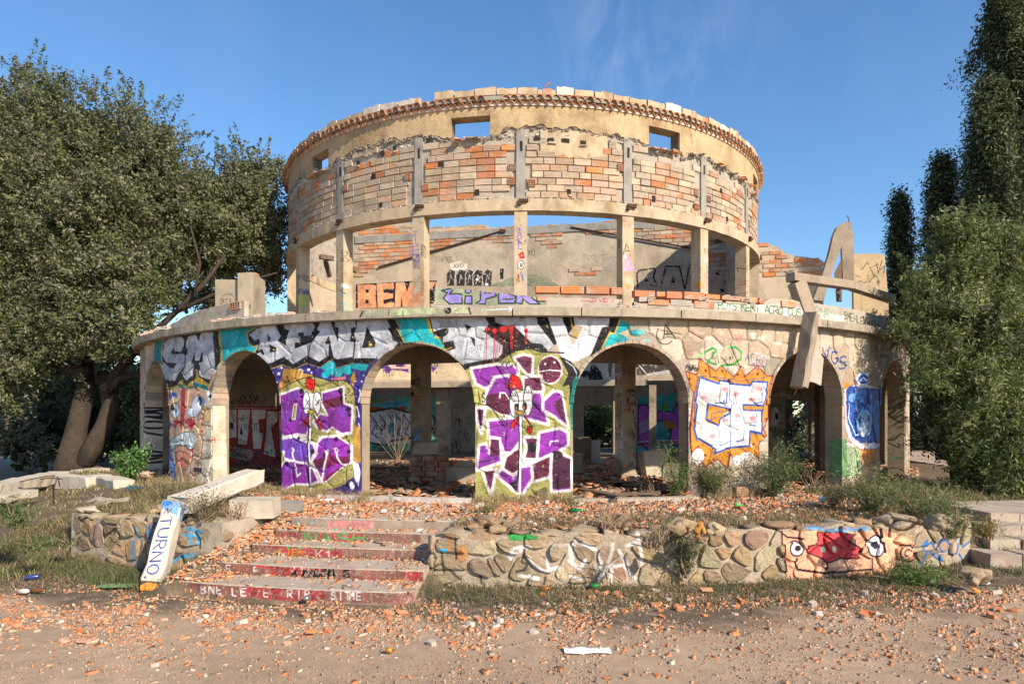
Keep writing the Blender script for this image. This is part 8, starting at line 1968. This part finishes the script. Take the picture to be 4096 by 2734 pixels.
# --- the feathery tree in front of the right end of the arcade
MIC = [(0.15, 0.19, 0.05), (0.22, 0.235, 0.085), (0.10, 0.145, 0.035), (0.28, 0.275, 0.13), (0.07, 0.11, 0.028)]
MIM = thing('feathery_tree', (10.6, 15.6, 0), 'grey green feathery tree covering the right end of the arcade', 'tree')
mb = MB()
for i, (X, Y) in enumerate(((3700, 1500), (3820, 1300), (3900, 1200), (4000, 1350), (3650, 1250), (4060, 1500), (3760, 1000))): limb(mb, (10.3 + .12 * math.cos(i), 15.5 + .12 * math.sin(i), -.1), at(X, Y, 15.4), .07, .02, .12, 7, i + 3)
mb.build('trunk', m_bark, MIM, True)
mim = [(x + 45, y, d, r * .93) for x, y, d, r in [(3850, 1060, 15.6, 180), (3700, 1130, 15.4, 140), (4000, 1100, 15.8, 180), (3660, 1320, 15.2, 150), (3800, 1300, 14.9, 190), (3980, 1350, 15, 210), (3690, 1480, 14.9, 150), (3850, 1560, 14.6, 190), (4040, 1600, 14.8, 200), (3760, 1700, 15.2, 150), (3950, 1800, 14.6, 190), (4080, 1850, 14.4, 180), (3760, 900, 15.6, 60), (3800, 960, 15.6, 90), (3960, 960, 15.8, 70), (4080, 1000, 15.8, 120), (3840, 1850, 14.8, 130), (3620, 1230, 15.4, 110)]]
crown('crown', mim, 3000, .058, MIC, MIM, 51, cs=.10, up=.2, asp=.25, shell=.45, clump=24, sub=16)
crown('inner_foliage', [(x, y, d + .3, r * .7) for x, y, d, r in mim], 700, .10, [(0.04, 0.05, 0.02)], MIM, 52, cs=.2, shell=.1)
# pointed sprays standing out of the crown
sprays('leaf_sprays', mim, 420, .45, 60, .045, MIC, MIM, 53, spread=.055, upz=.6, asp=.2)

# --- shrubs on the terrace
def shrub(X, Y, z, wpx, hpx, label, seed, cols, name='shrub', per=9000, size=.03, asp=.2, stems=9):
    g = on_ground(X, Y, z); D = g.y; w, h = wpx / F * D / 2, hpx / F * D; r = np.random.default_rng(seed); rr = random.Random(seed)
    t = thing(name, g, label, 'shrub', None); mb = MB(); A, O = [], []
    for i in range(stems):
        a = rr.uniform(0, 2 * PI); q = rr.uniform(.2, 1) ** .7; tip = g + Vector((math.cos(a) * w * q, math.sin(a) * w * q * .7, h * rr.uniform(.55, 1) * (1.15 - .5 * q)))
        e = limb(mb, g + Vector((rr.uniform(-.06, .06), rr.uniform(-.06, .06), -.02)), tip, .010, .004, .12, 6, seed * 50 + i)
        k = int(per * h * w / stems); s = r.random(k) ** .6; base = np.array(g)[None] * (1 - s[:, None]) + np.array(tip)[None] * s[:, None]
        A.append(base + r.normal(size=(k, 3)) * (.05 + .13 * w) * (.35 + s[:, None] * .8) * np.array([1, 1, .7])); O.append(np.tile(np.array(tip - g), (k, 1)) / max(.1, (tip - g).length))
    mb.build('stems', m_twig, t); P_ = np.concatenate(A); P_[:, 2] = np.maximum(P_[:, 2], z + .02); leaves('leaves', P_, size, cols, t, m_leaf, seed, .3, asp, np.concatenate(O)); return t
SHG = [(0.08, 0.12, 0.035), (0.11, 0.15, 0.045), (0.05, 0.08, 0.025), (0.15, 0.18, 0.07)]
DRY = [(0.20, 0.17, 0.09), (0.14, 0.14, 0.07), (0.26, 0.20, 0.12), (0.10, 0.11, 0.05)]
shrub(2860, 1985, .02, 250, 190, 'dark green feathery shrub below the burst mural, left of two', 61, SHG, stems=14)
shrub(3090, 1985, .02, 280, 230, 'dark green feathery shrub below the burst mural, right of two', 62, SHG, stems=16)
shrub(2700, 1985, .02, 150, 250, 'thin pale green sapling leaning at the right arch jamb', 63, [(0.16, 0.22, 0.08), (0.12, 0.18, 0.06)], name='sapling', per=5000, stems=6)
shrub(3480, 2040, .04, 330, 190, 'broad olive bush below the blue mural', 64, [(0.15, 0.18, 0.06), (0.11, 0.14, 0.05), (0.20, 0.21, 0.10)], per=8000, stems=18)
shrub(3660, 2070, .04, 330, 160, 'olive bush spilling over the right end of the stone wall', 65, [(0.12, 0.15, 0.05), (0.16, 0.18, 0.07), (0.08, 0.11, 0.03)], per=8000, stems=18)
shrub(3330, 2020, .04, 160, 110, 'low dry olive bush left of the broad one', 66, DRY, stems=10)
shrub(3800, 2150, .0, 190, 180, 'dark green shrub hanging at the right end of the wall', 67, SHG, stems=12)
shrub(3945, 2150, -.1, 110, 110, 'yellowing small bush at the very end of the right wall', 68, [(0.30, 0.20, 0.03), (0.24, 0.17, 0.04), (0.14, 0.13, 0.04)], stems=10)
shrub(2740, 2305, -.6, 150, 260, 'grey green shrub growing out of the right stone wall', 69, [(0.12, 0.14, 0.07), (0.16, 0.17, 0.09), (0.08, 0.10, 0.04)], per=7000, stems=12)
shrub(680, 2010, .05, 210, 130, 'wiry dry green bush left of the fallen beam', 70, DRY, per=5000, stems=16)
shrub(820, 2080, .05, 220, 150, 'wiry dry bush growing in front of the fallen beam', 71, DRY, per=5000, stems=16)
shrub(510, 1935, .05, 150, 190, 'bright green young tree shoot by the far left pier', 72, [(0.10, 0.20, 0.05), (0.13, 0.24, 0.07)], name='green_sapling', per=4200, size=.05, asp=.4, stems=9)
shrub(70, 2110, .0, 230, 130, 'dark green leafy clump at the left edge of the bank', 73, SHG, per=8000, stems=12)
shrub(140, 2200, -.3, 160, 70, 'lower dark green clump on the left bank', 74, SHG, per=8000, stems=10)
shrub(260, 2190, -.4, 120, 60, 'small green clump at the left end of the stone wall', 75, SHG, per=8000, stems=8)
shrub(2290, 2050, .0, 70, 90, 'small pale green sprig on the terrace behind the right wall', 76, SHG, per=5000, stems=5)
shrub(1950, 2040, .05, 120, 40, 'low yellow green weeds on top of the brown rock', 77, [(0.22, 0.22, 0.06), (0.16, 0.18, 0.06)], per=9000, stems=8)
shrub(3650, 2330, -.74, 330, 74, 'low bright green mat of weeds at the foot of the clown face', 78, [(0.07, 0.14, 0.025), (0.10, 0.19, 0.04)], per=14000, stems=24)
# dry branches indoors
def twigs(X, Y, z, wpx, hpx, n, label, seed, mat=None):
    g = on_ground(X, Y, z); D = g.y; rr = random.Random(seed); mb = MB()
    for i in range(n):
        b = g + Vector((rr.uniform(-.1, .1), rr.uniform(-.1, .1), 0)); tip = g + Vector((rr.uniform(-.5, .5) * wpx / F * D, rr.uniform(-.2, .2), rr.uniform(.3, 1) * hpx / F * D)); e = limb(mb, b, tip, .009, .003, .12, 5, seed * 9 + i)
        m_ = b.lerp(tip, .6); limb(mb, m_, m_ + Vector((rr.uniform(-.2, .2), 0, rr.uniform(.05, .25))), .004, .002, .1, 3, seed * 9 + i + 500)
    o = mb.build('dry_branches', mat or m_twig); return tag(o, label, 'dry branches')
twigs(1590, 1850, .0, 200, 270, 16, 'leafless pale branches rising inside the second arch', 81)
twigs(2440, 2120, .0, 170, 120, 22, 'bare brown twigs on the right wall top near the dark rock', 82)
twigs(2620, 2200, -.1, 150, 110, 20, 'tangle of dry stalks left of the shrub in the wall', 83)
twigs(3250, 1960, .0, 120, 110, 9, 'bare stalks under the right arch', 84)
twigs(2600, 1990, .02, 90, 60, 8, 'few bare sticks by the pale kerb', 85)
twigs(950, 2075, .02, 120, 80, 16, 'reddish bare stalks in front of the whitewashed block', 86)
# grass
def grass(name, pts_, h0, h1, cols, label, seed, w=.006):
    r = np.random.default_rng(seed); P_ = np.array(pts_); n = len(P_); h = r.uniform(h0, h1, n); a = r.uniform(0, 2 * PI, n); ln = r.normal(0, .45, (n, 2)) * h[:, None]
    side = np.stack([np.cos(a), np.sin(a), np.zeros(n)], 1) * w; tip = P_ + np.stack([ln[:, 0], ln[:, 1], h], 1); mid = P_ + np.stack([ln[:, 0] * .35, ln[:, 1] * .35, h * .6], 1)
    V = np.stack([P_ - side, P_ + side, mid + side * .7, mid - side * .7, mid - side * .7, mid + side * .7, tip + side * .1, tip - side * .1], 1)
    Fq = (np.array([(0, 1, 2, 3), (4, 5, 6, 7)])[None] + (np.arange(n) * 8)[:, None, None]).reshape(-1, 4); col = np.repeat(np.array(cols)[r.integers(0, len(cols), n)] * r.uniform(.7, 1.3, (n, 1)), 2, 0)
    return tag(link(name, np_mesh(name, V.reshape(-1, 3), Fq, m_grass, col)), label, None, None, 'stuff')
def scatter(n, f_, clump=1, cs=.06, seed=0):
    r = np.random.default_rng(seed); out_ = []
    while len(out_) < n:
        t, q = f_(r); x, y, _ = cyl(t, q, 0)
        for _k in range(clump): xx, yy = x + r.normal() * cs, y + r.normal() * cs; out_.append((xx, yy, hgt(xx, yy) - .01))
    return out_
STRAW = [(0.42, 0.31, 0.16), (0.34, 0.25, 0.13), (0.26, 0.20, 0.11), (0.50, 0.40, 0.23)]
GREENG = [(0.10, 0.14, 0.04), (0.14, 0.17, 0.06), (0.08, 0.11, 0.035)]
grass('pier_foot_grass', scatter(5200, lambda r: (random.choice([-20 + r.normal() * 2.6, -.6 + r.normal() * 2.6, 18.5 + r.normal() * 3, -14, -25, -39 + r.normal() * 3]), 12.95 + abs(r.normal()) * .18), 26, .07, 1), .06, .26, STRAW, 'dry straw coloured grass at the feet of the piers', 91, .004)
grass('bank_grass', scatter(15000, lambda r: (r.uniform(-33, -24.5), r.uniform(13.4, 17.6)), 20, .10, 2), .05, .20, STRAW + GREENG + [(0.13, 0.10, 0.06)] * 4, 'tangled dry and green grass covering the left bank', 92, .005)
grass('wall_top_grass', scatter(9000, lambda r: (r.uniform(-4.5, 27), 16.38 - 1.4 * r.random() ** 1.8), 18, .08, 3), .03, .14, STRAW[:3] + [(0.16, 0.13, 0.08)] * 4 + GREENG, 'short dead grass along the top of the right wall', 93, .005)
grass('left_top_grass', scatter(6000, lambda r: (r.uniform(-25, -17.5), r.uniform(14.3, 16.1)), 20, .08, 4), .05, .18, STRAW + DRY, 'dry grass along the top of the left wall', 94, .005)
grass('wall_foot_grass', scatter(10000, lambda r: (r.uniform(-5, 31), 16.55 + abs(r.normal()) * .5), 16, .08, 5), .02, .10, GREENG + [(0.14, 0.12, 0.07)] * 3, 'sparse green and brown grass on the soil below the right wall', 95, .005)
grass('left_foot_grass', scatter(8000, lambda r: (r.uniform(-31, -16.6), 16.6 + abs(r.normal()) * .45), 16, .08, 6), .03, .16, GREENG + [(0.16, 0.13, 0.08)] * 2, 'green grass on the soil below the left wall', 96, .005)
grass('far_right_grass', scatter(9000, lambda r: (r.uniform(26, 42), r.uniform(12.8, 17)), 18, .10, 7), .06, .22, STRAW + GREENG * 2, 'olive and straw grass under the feathery tree', 97, .006)
grass('far_left_grass', scatter(7000, lambda r: (r.uniform(-60, -36), r.uniform(13, 20)), 18, .12, 8), .03, .12, STRAW + GREENG, 'thin grass on the far left ground under the oak', 98, .008)
# flattened litter of dead stalks on the bank and soil (lying straws)
def straws(n, f_, label, seed, name='dead_stalks'):
    r = np.random.default_rng(seed); P_ = np.array(scatter(n, f_, 6, .1, seed)); n = len(P_); a = r.uniform(0, 2 * PI, n); L_ = r.uniform(.05, .22, n)[:, None]; d = np.stack([np.cos(a), np.sin(a), r.normal(0, .25, n)], 1); s = np.stack([-np.sin(a), np.cos(a), np.zeros(n)], 1) * .004; P_[:, 2] += .02 + .03 * r.random(n)
    V = np.stack([P_ - d * L_ / 2 - s, P_ + d * L_ / 2 - s, P_ + d * L_ / 2 + s, P_ - d * L_ / 2 + s], 1); col = np.array([(0.34, 0.26, 0.16), (0.24, 0.18, 0.11), (0.42, 0.34, 0.23)])[r.integers(0, 3, n)]
    return tag(link(name, np_mesh(name, V.reshape(-1, 3), np.arange(n * 4).reshape(-1, 4), m_twig, col)), label, None, None, 'stuff')
straws(9000, lambda r: (r.uniform(-33, -22), r.uniform(13.6, 18)), 'dead brown stalks lying over the left bank', 11)
straws(6000, lambda r: (r.uniform(-4, 28), r.uniform(15.2, 17.2)), 'dead stalks and twigs along the right wall', 12)
